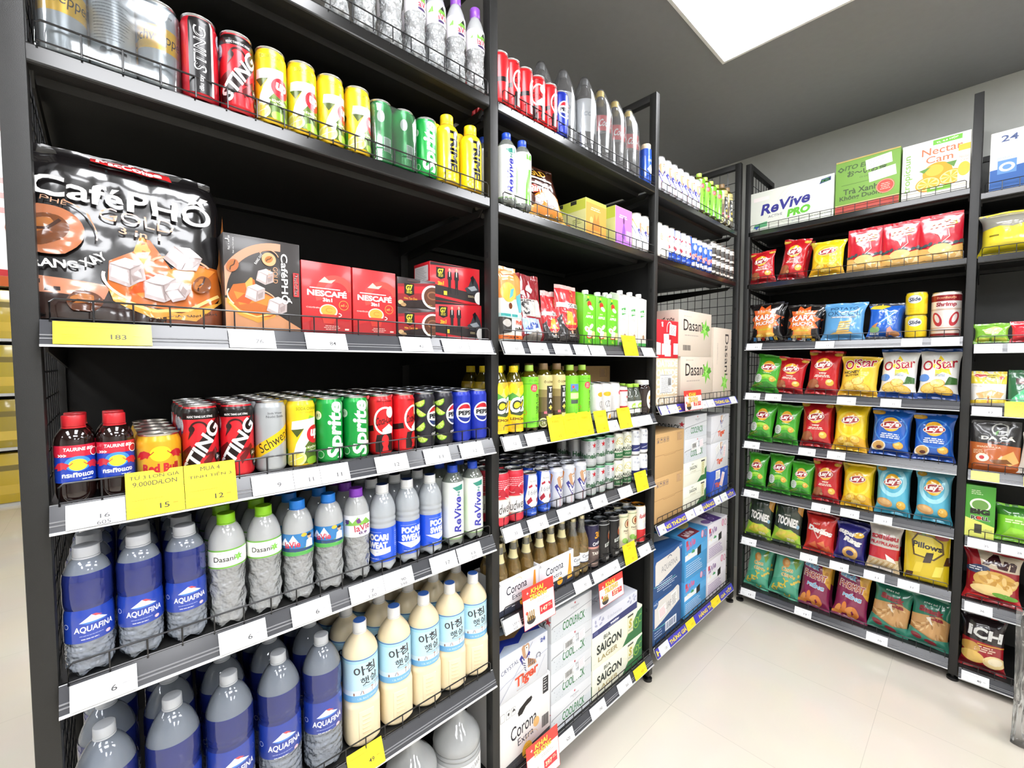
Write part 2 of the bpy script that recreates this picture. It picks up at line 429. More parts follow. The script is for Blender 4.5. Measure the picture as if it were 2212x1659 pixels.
# ================================================================== drinks in cans
def sting(c1='#d3202c'):
    nm = T('STING', 0, 0, 104, 25, '#f4f4f4', 0, .25, .03)
    return [R(-91, 120, 91, 140, '#17110f'), T('NUOC TANG LUC STING', 0, 125, 42, 4, '#fff', 0, 0, .02),
        E(-38, 108, 8, 13, '#e8e8ee'), LN(-44, -32, 113, 6, 3.2, '#3a4b86'), P([(-46, 98), (-30, 98), (-38, 90)], '#3b56a0'),
        A(-2, 102, 13, 3.5, 10, 160, '#3b0d0d'), E(-13, 102, 5, 6, '#2a0909'), P([(-16, 98), (-10, 96), (-20, 82)], '#3a0c0c'),
        P([(-34, 40), (-10, 62), (-16, 72), (-38, 56)], '#5a0f12'), P([(4, 40), (26, 66), (30, 58), (8, 26)], '#6d1115'), A(16, 42, 13, 5, -40, 130, '#5a0f12'),
        P([(-33, 10), (-20, 12), (38, 104), (34, 126), (20, 112), (-36, 26)], '#1c0808'),
        *sub([nm], 1, 66, 1, 60), E(31, 46, 8, 8, '#151010'), T('A+', 31, 46, 9, 8, '#fff'), E(38, 26, 9, 10, '#151010'), T('dâu', 38, 27, 11, 7, '#eee')]
can('sting', 29, 147, '#d3202c', sting(), 'red energy drink can', lidc='#cfcfd1')
can('sting_gold', 29, 147, '#c4182a', [R(-18, 8, 18, 142, '#141214'), R(18, 8, 22, 142, '#f0e6e6'), T('STING', 0, 86, 78, 19, '#f2f2f2', 90, .2, .02), T('STING', 0, 86, 74, 15, '#141214', 90, .2, -.01),
    T('dâu tây', 2, 26, 28, 9, '#e8e8e8', 90), E(40, 118, 10, 14, '#dfe2ee'), LN(33, 47, 122, 4, 4, '#3a4b86')], 'red can, black front stripe')
def seven(): 
    return [T('SODA CHANH', 6, 127, 46, 7, '#8d9a1f', 0, 0, .02), T('NATURAL LEMON', 6, 119, 30, 3, '#a8a22a'),
        P([(10, 112), (60, 96), (60, 30), (6, 30), (-12, 60)], '#97d02c'), P([(-28, 8), (40, 8), (60, 24), (60, 40), (20, 36), (-14, 44)], '#4f6a22'),
        P([(-26, 100), (28, 107), (28, 92), (14, 66), (2, 44), (-2, 30), (-24, 30), (-18, 52), (-2, 84), (-28, 82)], '#f5f6f2'),
        P([(-28, 82), (-2, 84), (-16, 66)], '#4c5a22'), P([(-2, 44), (20, 36), (40, 46), (10, 60)], '#566b25'),
        E(22, 70, 19, 20, '#df2430'), T('up', 23, 70, 24, 21, '#fff', 0, .15, .05), T('KHÔNG', 18, 43, 28, 6, '#eef6d0', 0, 0, .03), T('calories', 18, 36, 22, 4, '#eef6d0'),
        E(-20, 18, 22, 16, '#f6ee9a', 15), E(-20, 18, 17, 12, '#f4e25a', 15), W([(-34, 12), (-6, 24)], 1.5, '#fbf6c8'), W([(-20, 6), (-20, 30)], 1.5, '#fbf6c8'), E(18, 12, 16, 10, '#86b52c', -10),
        P([(-60, 8), (-40, 8), (-38, 40), (-60, 46)], '#57a02c'), E(-52, 74, 9, 9, '#2b2a16'), T('CHANH', -54, 52, 26, 9, '#3b5a1c', 90)]
can('seven', 29, 147, '#ffd320', seven(), 'yellow lemon soda can', lidc='#d8d8d0')
can('tonic', 29, 147, '#a9adb0', [P([(-91, 30), (-91, 62), (-45, 50), (45, 104), (91, 110), (91, 80), (45, 74), (-45, 22)], '#f7c81e'),
    *sub([T('Schweppes', 0, 0, 92, 26, '#2b2320', 0, .12)], 14, 68, 1, 29), T('Soda Water', 4, 122, 28, 4, '#55585b'), T('Nước Soda', 4, 115, 34, 5, '#55585b'), LN(-70, -50, 100, 10, 5, '#6d7173')], 'silver tonic can with yellow band')
can('tonic_flat', 29, 147, '#b4bdc2', [R(-91, 62, 91, 102, '#f7c51c'), T('Schweppes', 0, 82, 84, 24, '#3a3026', 0, .1), T('Soda Water', 4, 124, 30, 4, '#55585b')], 'silver can with yellow band')
can('tonic_back', 29, 147, '#b4bdc2', [LN(-28, 24, 118, 15, 5, '#5b6166', 1.2), E(-14, 30, 5, 5, '#6a6f73'), R(-4, 24, 24, 36, '#dfe2e3'), LN(-4, 24, 30, 1, 5, '#333', 5)], 'silver can showing its small print')
def sprite(dx=0): return [*sub([T('Sprite', 0, 0, 128, 47, '#f7f9f6', 0, .18, .035)], 8+dx, 74, 1, 90), P([(24+dx, 112), (34+dx, 132), (22+dx, 138)], '#9fe0b0'),
    E(-36+dx, 108, 10, 10, '#e8f4e6'), T('#1', -36+dx, 108, 11, 9, '#2b7d3a'), E(-30+dx, 20, 9, 11, '#2e9e4a'), A(-30+dx, 20, 8, 1.5, 0, 360, '#bfe6c4'), LN(-80, -60, 100, 9, 6, '#0d6b2c')]
can('sprite', 29, 147, '#119a3f', sprite(), 'green soda can')
can('sprite_b', 29, 147, '#119a3f', sprite(-6), 'green soda can, big lettering')
can('sprite_back', 29, 147, '#16a34a', [R(-4, 26, 18, 60, '#d8efe0'), LN(-2, 16, 56, 12, 2.5, '#1b6b38', 1), E(-10, 106, 9, 14, '#e3f3e8'), P([(26, 40), (44, 100), (44, 30)], '#0c7a33'), T('lạnh', 26, 30, 22, 8, '#fff', 70)], 'green can turned to its small print')
def coke(dx=0): return [P([(-91, 48), (-91, 62), (-30+dx, 74), (-28+dx, 60)], '#1d0f10'), E(0+dx, 84, 24, 34, '#d81f26'), A(0+dx, 84, 25, 5, 50, 330, '#f5f1ef', ry=32), E(8+dx, 58, 15, 12, '#f5f1ef'), P([(-8+dx, 62), (10+dx, 76), (24+dx, 64), (12+dx, 46)], '#f5f1ef'),
    T('Coca-Cola', 0+dx, 86, 46, 20, '#5a1214', 12, .3, .02), E(14+dx, 104, 11, 14, '#f5f1ef'), P([(-24+dx, 8), (24+dx, 8), (24+dx, 40), (18+dx, 52), (-20+dx, 50), (-24+dx, 30)], '#220d0e'), E(0+dx, 34, 9, 16, '#d81f26'), P([(-8+dx, 10), (8+dx, 10), (4+dx, 26), (-4+dx, 26)], '#d81f26'), T('ZERO SUGAR', 0+dx, 132, 40, 4, '#7d1418', 0, 0, .02)]
can('coke', 29, 147, '#dc1f27', coke(), 'red cola can with white face mark')
can('coke_b', 29, 147, '#dc1f27', coke(24), 'red cola can turned sideways')
def pepsi(dx=0, e='#1b2f8f'):
    n = 18
    top = [(dx+24*math.cos(t), 84+25*math.sin(t)) for t in [math.radians(22+i*136/n) for i in range(n+1)]]
    bot = [(dx+24*math.cos(t), 84+25*math.sin(t)) for t in [math.radians(202+i*136/n) for i in range(n+1)]]
    return [E(dx, 84, 28, 29, '#f4f5f7'), E(dx, 84, 25, 26, '#f4f5f7'), P(top+[(dx-8, 97), (dx+10, 96)], '#c8202f'), P(bot+[(dx+8, 70), (dx-10, 72)], e), T('PEPSI', dx, 84, 42, 13, '#10131f', 0, 0, .05)]
can('pepsi', 29, 147, '#1c33b0', pepsi(6), 'blue cola can with round logo', lidc='#b9bdc6')
lime = lambda x, y, r, a: G(*sub([A(0, 0, r*.55, r*.9, 180, 360, '#c6e65a', 12), A(0, 0, r*.95, r*.14, 180, 360, '#6fae1f', 12), W([(0, 0), (0, -r*.9)], 1, '#eef7b8'), W([(0, 0), (r*.65, -r*.6)], 1, '#eef7b8'), W([(0, 0), (-r*.65, -r*.6)], 1, '#eef7b8')], x, y, 1, a))
can('pepsi_lime', 29, 147, '#23222b', [lime(-24, 124, 15, 20), lime(-18, 98, 15, -35), lime(-24, 60, 15, 40), lime(-16, 30, 15, -20), lime(40, 120, 14, 70), lime(60, 60, 14, 10), lime(-70, 90, 14, 10), lime(-64, 40, 14, 60), lime(44, 18, 13, 60),
    *pepsi(24, '#22356f'), T('CHANH', 22, 38, 26, 6, '#f1f1f1', 8, 0, .04)], 'black cola can with lime slices', lidc='#b9bdc6')
def mirr(items, x): return [('g', mirr(q[1], x)) if q[0] == 'g' else ('p', [(2*x-a, b) for a, b in q[1]], q[2]) for q in items]
def bull(x, y, k, c='#c4222b'):
    o = sub([P([(0, 0), (6, 7), (14, 9), (22, 6), (26, 2), (22, -1), (20, -6), (16, -4), (10, -7), (4, -8), (6, -3), (-3, -5)], c), W([(-2, -3), (-6, 2)], 1.4, c), W([(25, 2), (30, 7)], 1.4, c)], x, y, abs(k))
    return G(*(o if k > 0 else mirr(o, x)))
can('redbull_can', 31, 96, '#d8a51f', [E(4, 62, 15, 13, '#ffdf2b'), bull(-32, 60, .9), bull(40, 60, -.9), T('Red Bull', 4, 38, 52, 15, '#c4222b', 0, 0, .05), T('กระทิงแดง', 4, 24, 42, 9, '#6b4a14'), A(4, 8, 40, 2, 0, 180, '#f3e3a0', ry=12)], 'short gold energy can with bulls', lidc='#c9c6c0')
can('budweiser', 33, 168, '#d93244', [R(-104, 34, 104, 84, '#f3efec'), T('Budweiser', 6, 58, 92, 30, '#1d1a1c', 8, .25), A(0, 150, 0.1, 1, 0, 10, '#d93244'), LN(-50, 50, 142, 5, 6, '#f4b9bd', 2), A(18, 106, 20, 3, 40, 320, '#f3d9d9'), P([(-30, 92), (-6, 120), (18, 92)], '#b81f33'), A(-20, 110, 14, 2, 100, 300, '#f0b8bd'), R(-104, 30, 104, 34, '#c9b9a6'), R(-104, 84, 104, 86, '#c9b9a6')], 'tall red and white beer can')
can('blanc', 29, 147, '#1c4fc4', [P([(-16, 142), (18, 142), (22, 96), (30, 60), (26, 44), (2, 30), (-24, 46), (-28, 62), (-20, 98)], '#f2f1f0'), T('BLANC', 2, 122, 24, 6, '#777c86'), P([(-16, 104), (-4, 112), (-2, 104), (-14, 98)], '#b5243a'), P([(10, 110), (22, 104), (20, 96), (10, 104)], '#b5243a'), T('1664', 2, 84, 36, 16, '#8b8f98', 5, .1), P([(-22, 54), (-8, 70), (-2, 56), (-18, 42)], '#a81f36'), P([(14, 60), (24, 66), (26, 50), (16, 48)], '#a81f36'), R(-91, 16, 91, 19, '#3f74e0'), T('BIÈRE', 4, 14, 20, 5, '#dfe8ff')], 'blue can with white blossom band')
tigerface = lambda x, y, k: sub([P([(-14, 30), (-8, 38), (0, 34), (10, 38), (15, 28), (13, 8), (4, -4), (-8, 2)], '#c79a75'), P([(-2, 30), (10, 32), (12, 12), (2, 4)], '#f4f2ee'), E(4, 26, 2, 2, '#222'), P([(-22, 6), (0, -34), (18, 8), (12, 14), (0, -8), (-14, 14)], '#3b3a8f'), W([(-12, 2), (0, -18), (12, 2)], 3.5, '#f2f2f6'), W([(-10, -8), (0, -26), (10, -8)], 2.5, '#f2f2f6')], x, y, k)
can('tiger', 29, 147, '#cfd2dc', [P([(-91, 130), (-40, 130), (-26, 60), (-44, 20), (-91, 20)], '#2a3a9c'), W([(-34, 124), (-22, 120), (-34, 64)], 5, '#e98a2a'), P([(60, 130), (91, 130), (91, 20), (60, 60)], '#2a3a9c'), R(-91, 130, 91, 138, '#e4e6ec'), *tigerface(12, 72, 1.15), T('CRYSTAL', 8, 20, 40, 5, '#b7484e', 90), T('Tiger', -46, 80, 60, 22, '#e2531f', 70, .2, .03)], 'white beer can with tiger head', lidc='#c4c6cc')
can('tiger_blue', 29, 147, '#2458c8', [R(-91, 120, 91, 142, '#e6e8f0'), T('Tiger', -2, 56, 66, 34, '#e4572a', 12, .1, .04), T('Tiger', -2, 58, 66, 34, '#f4f4f4', 12, .1, -.02), E(10, 98, 12, 14, '#c9d2ea'), P([(-91, 8), (91, 8), (91, 20), (20, 28), (-91, 16)], '#e9ecf6'), R(26, 8, 32, 142, '#86a9f0')], 'blue beer can with orange lettering')
def heineken(dx=0): return [R(-100, 106, 100, 112, '#3e8a58'), ST(20+dx, 88, 13, '#c9212e'), T('SILVER', -4+dx, 84, 42, 9, '#6f757b', 90), T('Heineken', 2+dx, 46, 96, 22, '#1f5c33', 0, 0, .03), T('Heineken', -96+dx, 46, 80, 22, '#1f5c33', 0, 0, .03), LN(-20, 30, 20, 3, 4, '#9aa0a5'), R(-100, 5, 100, 9, '#8fa89a')]
can('heineken', 31, 117, '#c6c9cc', heineken(), 'silver red-star beer can', lidc='#7fae92')
can('saigon', 31, 117, '#e6e8d8', [R(-100, 8, 100, 28, '#2f6b3f'), P([(-100, 28), (100, 28), (100, 52), (20, 34), (-100, 28)], '#3a7a4c'), A(6, 84, 14, 3, 20, 300, '#d9cf8a'), A(-4, 76, 9, 3, 0, 250, '#cfc47a'), E(16, 70, 8, 4, '#d9cf8a'), T('BIA', 6, 56, 14, 6, '#36503b'), T('SAIGON', 2, 44, 60, 14, '#27382b', 0, 0, .03), T('LAGER', 4, 22, 30, 7, '#dfe6cf')], 'cream and green beer can')
can('white_blue', 31, 117, '#e9ebee', [R(-100, 18, 100, 48, '#2d3470'), T('Tiệp', 0, 84, 36, 12, '#8088a4', 0, .2), LN(-20, 24, 70, 2, 5, '#a9adbd'), W([(-20, 28), (20, 38)], 2, '#e6e8f4'), E(0, 104, 5, 5, '#b7bccb')], 'white navy-banded beer can')
can('milk_white', 29, 147, '#e4e2e0', [E(8, 104, 17, 9, '#f2b92c'), A(10, 66, 11, 1.4, 30, 320, '#4a4a4a'), W([(4, 50), (12, 78), (18, 52)], 1.4, '#555'), P([(12, 8), (26, 8), (26, 26), (14, 20)], '#f0a62c'), LN(-30, -10, 90, 9, 6, '#b9b7b5'), A(-10, 30, 14, 1, 20, 200, '#c9c6c2')], 'white can with yellow oval')
can('milk_pink', 29, 147, '#e4e2e0', [E(24, 106, 15, 10, '#e0485a'), W([(18, 92), (24, 70), (20, 40)], 1.5, '#777'), E(14, 20, 9, 9, '#f0a62c'), LN(-30, -8, 90, 9, 6, '#b9b7b5')], 'white can with pink oval')
can('star_red', 29, 124, '#efe9e6', [R(-91, 104, 91, 110, '#c4303a'), ST(4, 82, 9, '#c62a35'), T('STAR', 0, 62, 34, 8, '#b9a9a6'), R(-91, 10, 91, 48, '#c62a35'), T('cola', 4, 20, 30, 9, '#fff', 0, .2, .04), R(-91, 46, 91, 48, '#f2dcd8')], 'white and red can with star')
can('dark_num', 33, 168, '#2a2546', [T('30', 10, 128, 36, 26, '#e0a02c', 0, .1, .04), T('Cruiser', 4, 98, 44, 13, '#f0eef2', 12, .2, .03), R(-104, 8, 104, 84, '#5e4e4a'), P([(-104, 84), (20, 84), (104, 100), (104, 76), (-104, 76)], '#c98f84'), T('TABOO', 6, 58, 52, 12, '#e8dfd6', 0, 0, .03), R(-104, 18, 104, 22, '#a89088')], 'navy beer can with gold number', lidc='#a9acb6')
can('dark_crest', 33, 168, '#17171a', [E(12, 104, 11, 16, '#a6512c'), E(14, 116, 6, 7, '#e0c3a0'), P([(-14, 76), (34, 88), (34, 74), (-14, 62)], '#cfd2d0'), T('Feral', 10, 75, 40, 11, '#2d4a36', 14, .2, .03), LN(-2, 24, 54, 3, 7, '#9c9c9c', 1.5), E(14, 34, 6, 7, '#5e6250'), LN(-10, 24, 20, 2, 5, '#d8d8d8', 2), R(-104, 150, 104, 153, '#b9bcc0')], 'black beer can with crest', lidc='#a9acb0')
can('paulaner', 33, 168, '#ece3c4', [E(2, 122, 17, 19, '#3a2a1c'), E(2, 122, 14, 16, '#e7c79c'), E(4, 122, 8, 12, '#a5522c'), T('PAULA', 2, 92, 40, 9, '#6b5a44', 0, 0, .03), T('Münchner', 2, 82, 30, 5, '#8a7a5e'), E(-12, 50, 13, 12, '#8fbf5a'), E(10, 40, 14, 12, '#7ab040'), E(6, 30, 8, 8, '#8a4a2c'), R(22, 40, 34, 84, '#c9a878'), R(26, 40, 30, 84, '#e7d2a8'), R(-104, 152, 104, 156, '#a9b88a')], 'cream can with monk medallion', lidc='#b3b6ba')
can('red_script', 33, 168, '#f0ede6', [T('Radeberger', 4, 122, 62, 24, '#c2272f', 10, .35, .03), LN(-14, 22, 98, 2, 5, '#b9aa9c'), E(10, 76, 15, 16, '#d6d9e4'), E(10, 76, 12, 13, '#f3f3f6'), T('1', 10, 76, 6, 15, '#5a679a'), R(-104, 8, 104, 58, '#d0262c'), P([(-104, 58), (104, 66), (104, 50)], '#d0262c'), T('BIER', 8, 34, 20, 7, '#f3d9c9')], 'cream and red can with gold rim', lidc='#b88a3c')
can('dark_stack', 29, 92, '#4a4744', [R(-91, 56, 91, 80, '#e6e2da'), R(-91, 8, 91, 20, '#d9d4cb'), E(4, 42, 10, 10, '#8a857e'), T('SODA', 4, 67, 34, 9, '#5a544c')], 'short dark can with white band')
can('white_gold', 29, 147, '#f1efe9', [A(18, 86, 13, 3, 100, 440, '#c9a24a'), LN(-20, 14, 60, 3, 7, '#d4cdbf', 1.5), T('B', 18, 86, 10, 14, '#b48a34')], 'plain white can with gold mark')
can('white_blue_mark', 29, 147, '#eeeef2', [*tigerface(14, 70, 1.0), W([(-40, 110), (-14, 60)], 2, '#3a49a8'), W([(-30, 122), (-10, 84)], 4, '#d9a95a')], 'white can with blue arrow mark')

# ================================================================== bottles
WATER = water('bottled water', '#f8fbfc', .02, .3, 30, haze=.8, mixf=.74)  # high haze paints in the brightness of light gathered by the water
WATERX = water('crinkled water bottle', '#f8fbfc', .02, 1.0, 60, haze=.72, mixf=.62)
WATERB = water('bluish bottled water', '#dbe6f6', .02, .3, 30, haze=.6, mixf=.6)
WATERBX = water('crinkled bluish water bottle', '#dfe8f6', .02, 1.0, 60, haze=.66, mixf=.62)
CLEARG = clear('clear glass neck', '#f2f2ea', .85, .22, .04, .1, 40, '#f0efe6')
HAZY = clear('hazy sport drink bottle', '#eef3f8', .82, .64, .08, .2, 40, '#e6edf4')
FILM = clear('shrink wrap film', '#f6f8fa', .85, .04, .10, .35, 14)
FILMH = clear('glare-whitened shrink wrap', '#f4f6f8', .85, .13, .12, .35, 14)  # extra white haze stands in for glare on the wrapped packs
BLUEF = clear('blue tinted label film', '#5a6cd8', .8, .34, .1, .3, 40, '#3c50bc')
DARKGL = nodes('dark brown bottle glass'); _b = DARKGL[2]; _b.inputs['Base Color'].default_value = lin('#1d0e0c'); _b.inputs['Roughness'].default_value = .06; _b.inputs['Coat Weight'].default_value = .6; DARKGL = DARKGL[0]
BEER = clear('pale beer in clear glass', '#f2dfae', .8, .3, .05, .3, 40, '#d8b060')
COLA = clear('dark cola bottle', '#2a1712', .8, .5, .05, .1, 40, '#231511')
def aqua(s=1): return [P([(-18*s, 96*s), (-2*s, 108*s), (6*s, 104*s), (20*s, 96*s)], '#e9eef8'), P([(-2*s, 108*s), (4*s, 108*s), (12*s, 103*s), (3*s, 104*s)], '#d24a52'), P([(-18*s, 96*s), (20*s, 96*s), (14*s, 94*s), (-8*s, 93*s)], '#3f7fd8'), T('AQUAFINA', 2*s, 84*s, 54*s, 12*s, '#eef2fb', 0, .05, .02), LN(-18*s, 24*s, 73*s, 1, 3, '#9fb2e4', .9*s), LN(-16*s, 14*s, 67*s, 1, 3, '#dfe6f6', 1.2*s), E(20*s, 69*s, 4*s, 3*s, '#e9c6d2'), A(-38*s, 92*s, 4*s, 1*s, 0, 360, '#c9d4f0'), LN(-84*s, -56*s, 98*s, 9, 4*s, '#8fa2dc', 1*s), R(60*s, 66*s, 82*s, 84*s, '#e6eaf4')]
bottle('aqua', 33, 222, 164, 16, 203, WATERB, '#c6c9cf', 'small water bottle with blue label', [(118, 180, BLUEF, [], 'film'), (62, 118, M('#1f3fa6', 'film'), aqua(), 'film')], ribs=(24, 34, 44, 54, 120), waist=(116, 1.5, 8), capr=18, caph=17, base=.62, mats=[(62, WATERBX), (999, WATERB)])
bottle('aqua_big', 45, 322, 232, 14, 300, WATERB, '#ccd0d6', 'large water bottle with blue label', [(176, 246, BLUEF, [], 'film'), (100, 176, M('#1d3a9c', 'film'), sub(aqua(1.35), 0, 10), 'film')], ribs=(30, 45, 60, 75, 90, 182, 196), gd=2.0, waist=(180, 2, 10), capr=16.5, caph=19, base=.72, mats=[(100, WATERBX), (999, WATERB)])
bottle('aqua_plain', 33, 222, 160, 15, 202, WATER, '#dfe3e8', 'clear water bottle', ribs=(24, 44, 64, 84, 104, 120), capr=18, caph=17)
leaf8 = lambda x, y, r: G(ST(x, y, r, '#74c043', 6, .42, 80), ST(x, y, r*.6, '#9ad66a', 6, .3, 110))
bottle('dasani', 32, 218, 150, 13.5, 200, WATER, '#8fd11f', 'small water bottle with lime cap', [(118, 154, M('#f3f5f0', 'film'), [R(-101, 118, 101, 121, '#6cae3c'), R(-101, 151, 101, 154, '#6cae3c'), T('Dasani', -8, 136, 36, 10, '#20241f', 0, 0, .01), leaf8(16, 136, 9), LN(-20, 6, 127, 1, 3, '#c9b0a8', .8), LN(-20, 0, 146, 1, 3, '#b9c0b4', .8), LN(60, 90, 147, 7, 3.6, '#8aa07a'), A(-48, 136, 8, 1.5, 0, 360, '#7fc09a')], 'film')], capr=15.5, crumple=112, ribs=(112,), base=.66, mats=[(116, WATERX), (999, WATER)])
mtn = [P([(-40, 30), (-28, 44), (-20, 34), (-8, 50), (2, 36), (8, 42), (20, 28)], '#dfeaf4')]
bottle('lavie', 32, 220, 152, 14, 202, WATER, '#1f7fe0', 'small water bottle with blue cap', [(104, 152, M('#1d76b8', 'film'), [R(-101, 104, 101, 112, '#4aa84a'), P([(-40, 112), (-24, 120), (-8, 112), (14, 122), (34, 110)], '#63b84f'), P([(-44, 126), (-30, 144), (-22, 134), (-12, 150), (2, 128)], '#e6eef6'), T('laVie', -14, 129, 32, 14, '#c8304a', 4, 0, .03), E(10, 148, 6, 4, '#f0b82c'), E(22, 142, 5, 5, '#d9b08c'), P([(12, 112), (32, 112), (30, 134), (22, 138), (15, 134)], '#e9edf2'), E(22, 146, 5.4, 3, '#2a2a33'), P([(-44, 122), (34, 118), (34, 112), (-44, 114)], '#12406e'), R(60, 112, 90, 146, '#e3ecf4'), LN(-90, -60, 144, 9, 4, '#bcd4ea')], 'film')], capr=15.8, crumple=100, ribs=(100, 158, 164), base=.62, mats=[(104, WATERX), (999, WATER)])
bottle('lavie_p', 31, 220, 150, 14, 202, WATER, '#8a3cc0', 'small water bottle with purple cap', [(108, 160, M('#f2f0f4', 'film'), [P([(-36, 136), (-24, 150), (-16, 142), (-4, 156), (6, 144), (16, 152), (34, 136)], '#7fb84a'), P([(-8, 148), (0, 154), (4, 142), (-4, 140)], '#6a2f7c'), T('laVie', 8, 130, 40, 16, '#b82f48', 6, 0, .02), T('0.9', 8, 117, 20, 7, '#5a2a70', 0, .2, .04), P([(-34, 150), (-24, 150), (-24, 142), (-29, 138), (-34, 142)], '#5a3a6c'), LN(-90, -58, 148, 8, 4, '#b9a9c4')], 'film')], capr=15.8, crumple=104, ribs=(104,), base=.66, mats=[(108, WATERX), (999, WATER)])
bottle('lavie_tall', 29, 250, 165, 14, 222, WATER, '#8a4cb8', 'clear bottle, purple cap', [(120, 178, M('#f4f1f6', 'film'), [P([(-36, 150), (-20, 168), (-6, 154), (8, 172), (20, 156), (34, 164), (40, 148)], '#78b24a'), P([(0, 160), (8, 172), (14, 158)], '#2c2a30'), T('laVie', 6, 142, 42, 17, '#b8304a', 6, 0, .02), E(0, 128, 14, 3.5, '#4a3a66'), LN(-80, -50, 166, 9, 4.5, '#b9a9c4')], 'film')], capr=15.5, crumple=110, ribs=(112,), base=.9, mats=[(120, WATERX), (999, WATER)])
bottle('clear_tall', 29, 250, 165, 14, 222, WATER, '#e9edf2', 'clear bottle, plain cap', [(125, 170, M('#e6edf4', 'film'), [P([(-30, 130), (0, 165), (10, 130)], '#6ab4e6'), LN(-20, 30, 150, 5, 5, '#7aa0c4')], 'film')], capr=15.5, crumple=110, ribs=(112,), base=.9, mats=[(120, WATERX), (999, WATER)])
pocari = [T('POCARI', 4, 76, 44, 13, '#f4f6fa', 0, 0, .06), T('SWEAT', 3, 61, 42, 13, '#f4f6fa', 0, 0, .06), P([(-28, 52), (-10, 47), (30, 52), (30, 56), (0, 53)], '#f4f6fa'), P([(-26, 52), (0, 40), (30, 46), (30, 54), (4, 48)], '#f4f6fa'), LN(-20, 24, 86, 1, 3, '#9fb8f0'), LN(-14, 14, 34, 1, 3, '#c4d4f6', 1.4), LN(40, 62, 82, 12, 4, '#9ab4f2'), LN(-66, -44, 82, 12, 4, '#9ab4f2')]
bottle('pocari', 33, 216, 146, 13.5, 196, HAZY, '#eceef0', 'sports drink bottle, blue label', [(26, 112, M('#1d55d8', 'film'), sub(pocari, 0, -10, 1.3), 'film')], capr=16, captop='#23407f', ribs=(20, 122, 136), base=.72)
bottle('pocari_s', 33, 216, 146, 13.5, 196, HAZY, '#eceef0', 'sports drink bottle with turned label', [(26, 112, M('#1d55d8', 'film'), sub(pocari, -20, -10, 1.3), 'film')], capr=16, captop='#23407f', ribs=(20, 122, 136), base=.72)
REV = clear('greenish clear bottle', '#cfe0d0', .65, .3, .08, .1, 40, '#dfe8de')
revive = [*sub([T('ReVive', 0, 0, 100, 22, '#2a2a9c', 0, .2, .03)], 4, 92, 1, 90), T('chanh muối', 26, 86, 40, 5, '#4d9a4a', 90), P([(-12, 168), (20, 176), (20, 160), (0, 158)], '#2c8a78'), T('Z', 6, 150, 10, 12, '#2c7a74', 0, 0, .04), R(-101, 22, 101, 26, '#8fb07a'), P([(40, 30), (60, 80), (52, 150), (40, 120)], '#8fce5a')]
bottle('revive', 31, 226, 172, 13, 208, REV, '#2450d0', 'white sports bottle, blue cap', [(22, 182, M('#e9ece6', 'film'), revive, 'film')], capr=14.5, base=.9, ribs=(60, 120), gd=1)
bottle('revive_g', 31, 226, 172, 13, 208, REV, '#2450d0', 'white sports bottle with green stripe', [(22, 182, M('#edf0ec', 'film'), [P([(-6, 22), (14, 22), (8, 80), (16, 130), (6, 130), (-4, 80)], '#78cf4a'), R(-2, 160, 18, 176, '#6cd03c'), LN(-34, -14, 120, 14, 5, '#b9beb8')], 'film')], capr=14.5, base=.9, ribs=(60, 120), gd=1)
prime = [*sub([T('PRIME', 0, 0, 112, 27, '#15140f', 0, 0, .06)], 4, 92, 1, -90), T('LEMONADE', 4, 26, 30, 5, '#c9a814'), T('500 ML', 4, 16, 20, 4, '#c9a814')]
bottle('prime', 34, 200, 142, 17, 176, M('#b98f1a', 'plast'), '#f7d21c', 'yellow hydration bottle', [(8, 164, M('#fbdc1e', 'film'), prime, 'film')], capr=19, petal=0, base=.9, ribs=(20, 60, 100), gd=.8)
rice = [R(-150, 226, 150, 238, '#a9dcee'), R(-150, 234, 150, 237, '#5a7ab0'), T('아침', -2, 208, 56, 26, '#1d2230', 8, 0, .02), T('햇살', 10, 180, 46, 21, '#1d2230', 8, 0, .01), T('Morning Rice', 14, 164, 42, 6, '#7b93a8'), LN(-4, 32, 156, 4, 4, '#a9bccb'), A(34, 160, 7, 1.2, 0, 360, '#d8a98a'), R(-150, 126, 150, 143, '#6fb1de'), T('1.5L RICE DRINK', 4, 134, 50, 5, '#cfe6f6'), R(-150, 143, 150, 156, '#dcedf3'), E(-30, 147, 2, 4, '#8a5a4a'), W([(-14, 145), (-10, 155)], 1.6, '#5a6a86'), W([(-6, 145), (-8, 154)], 1.6, '#9a5a4a'), W([(16, 145), (16, 157)], 1.2, '#7a5a4a'), E(16, 158, 3, 1.5, '#b06a4a'), W([(26, 146), (30, 154)], 1.4, '#5a6a86')]
bottle('rice', 45, 318, 236, 15, 292, M('#ecdcb8', 'plast'), '#f1f1f1', 'rice drink bottle with sky-blue label', [(126, 238, M('#bfe3f0', 'film'), rice, 'film')], capr=17.5, caph=27, petal=0, base=1.15, captop='#4a7ad4', sq=112,
    extra=[('grip_panel', mesh('grip_panel', [(*rbox(-20, 20, -46, -40, 18, 100, 2), M('#ecdcb8', 'plast'))]+[(*rbox(-11, 11, -47.2, -42, 30+i*11, 34+i*11, 1), M('#e6d3aa', 'plast')) for i in range(6)]), 0)])
bottle('jug', 78, 380, 250, 22, 350, WATER, '#dfe6ee', 'five-litre water jug', [(120, 210, M('#f1f2f4', 'paper'), [T('SALUWA', 20, 190, 60, 18, '#4a4c56', 10, .2), LN(-30, 60, 172, 5, 8, '#c4c8d0', 2), R(-36, 126, 4, 146, '#3a3c40'), R(-32, 130, -12, 142, '#cfd2d6')], 'paper')], ribs=(40, 60, 80, 100, 220, 235), gd=4, capr=25, caph=20, name='water_jug', petal=0)
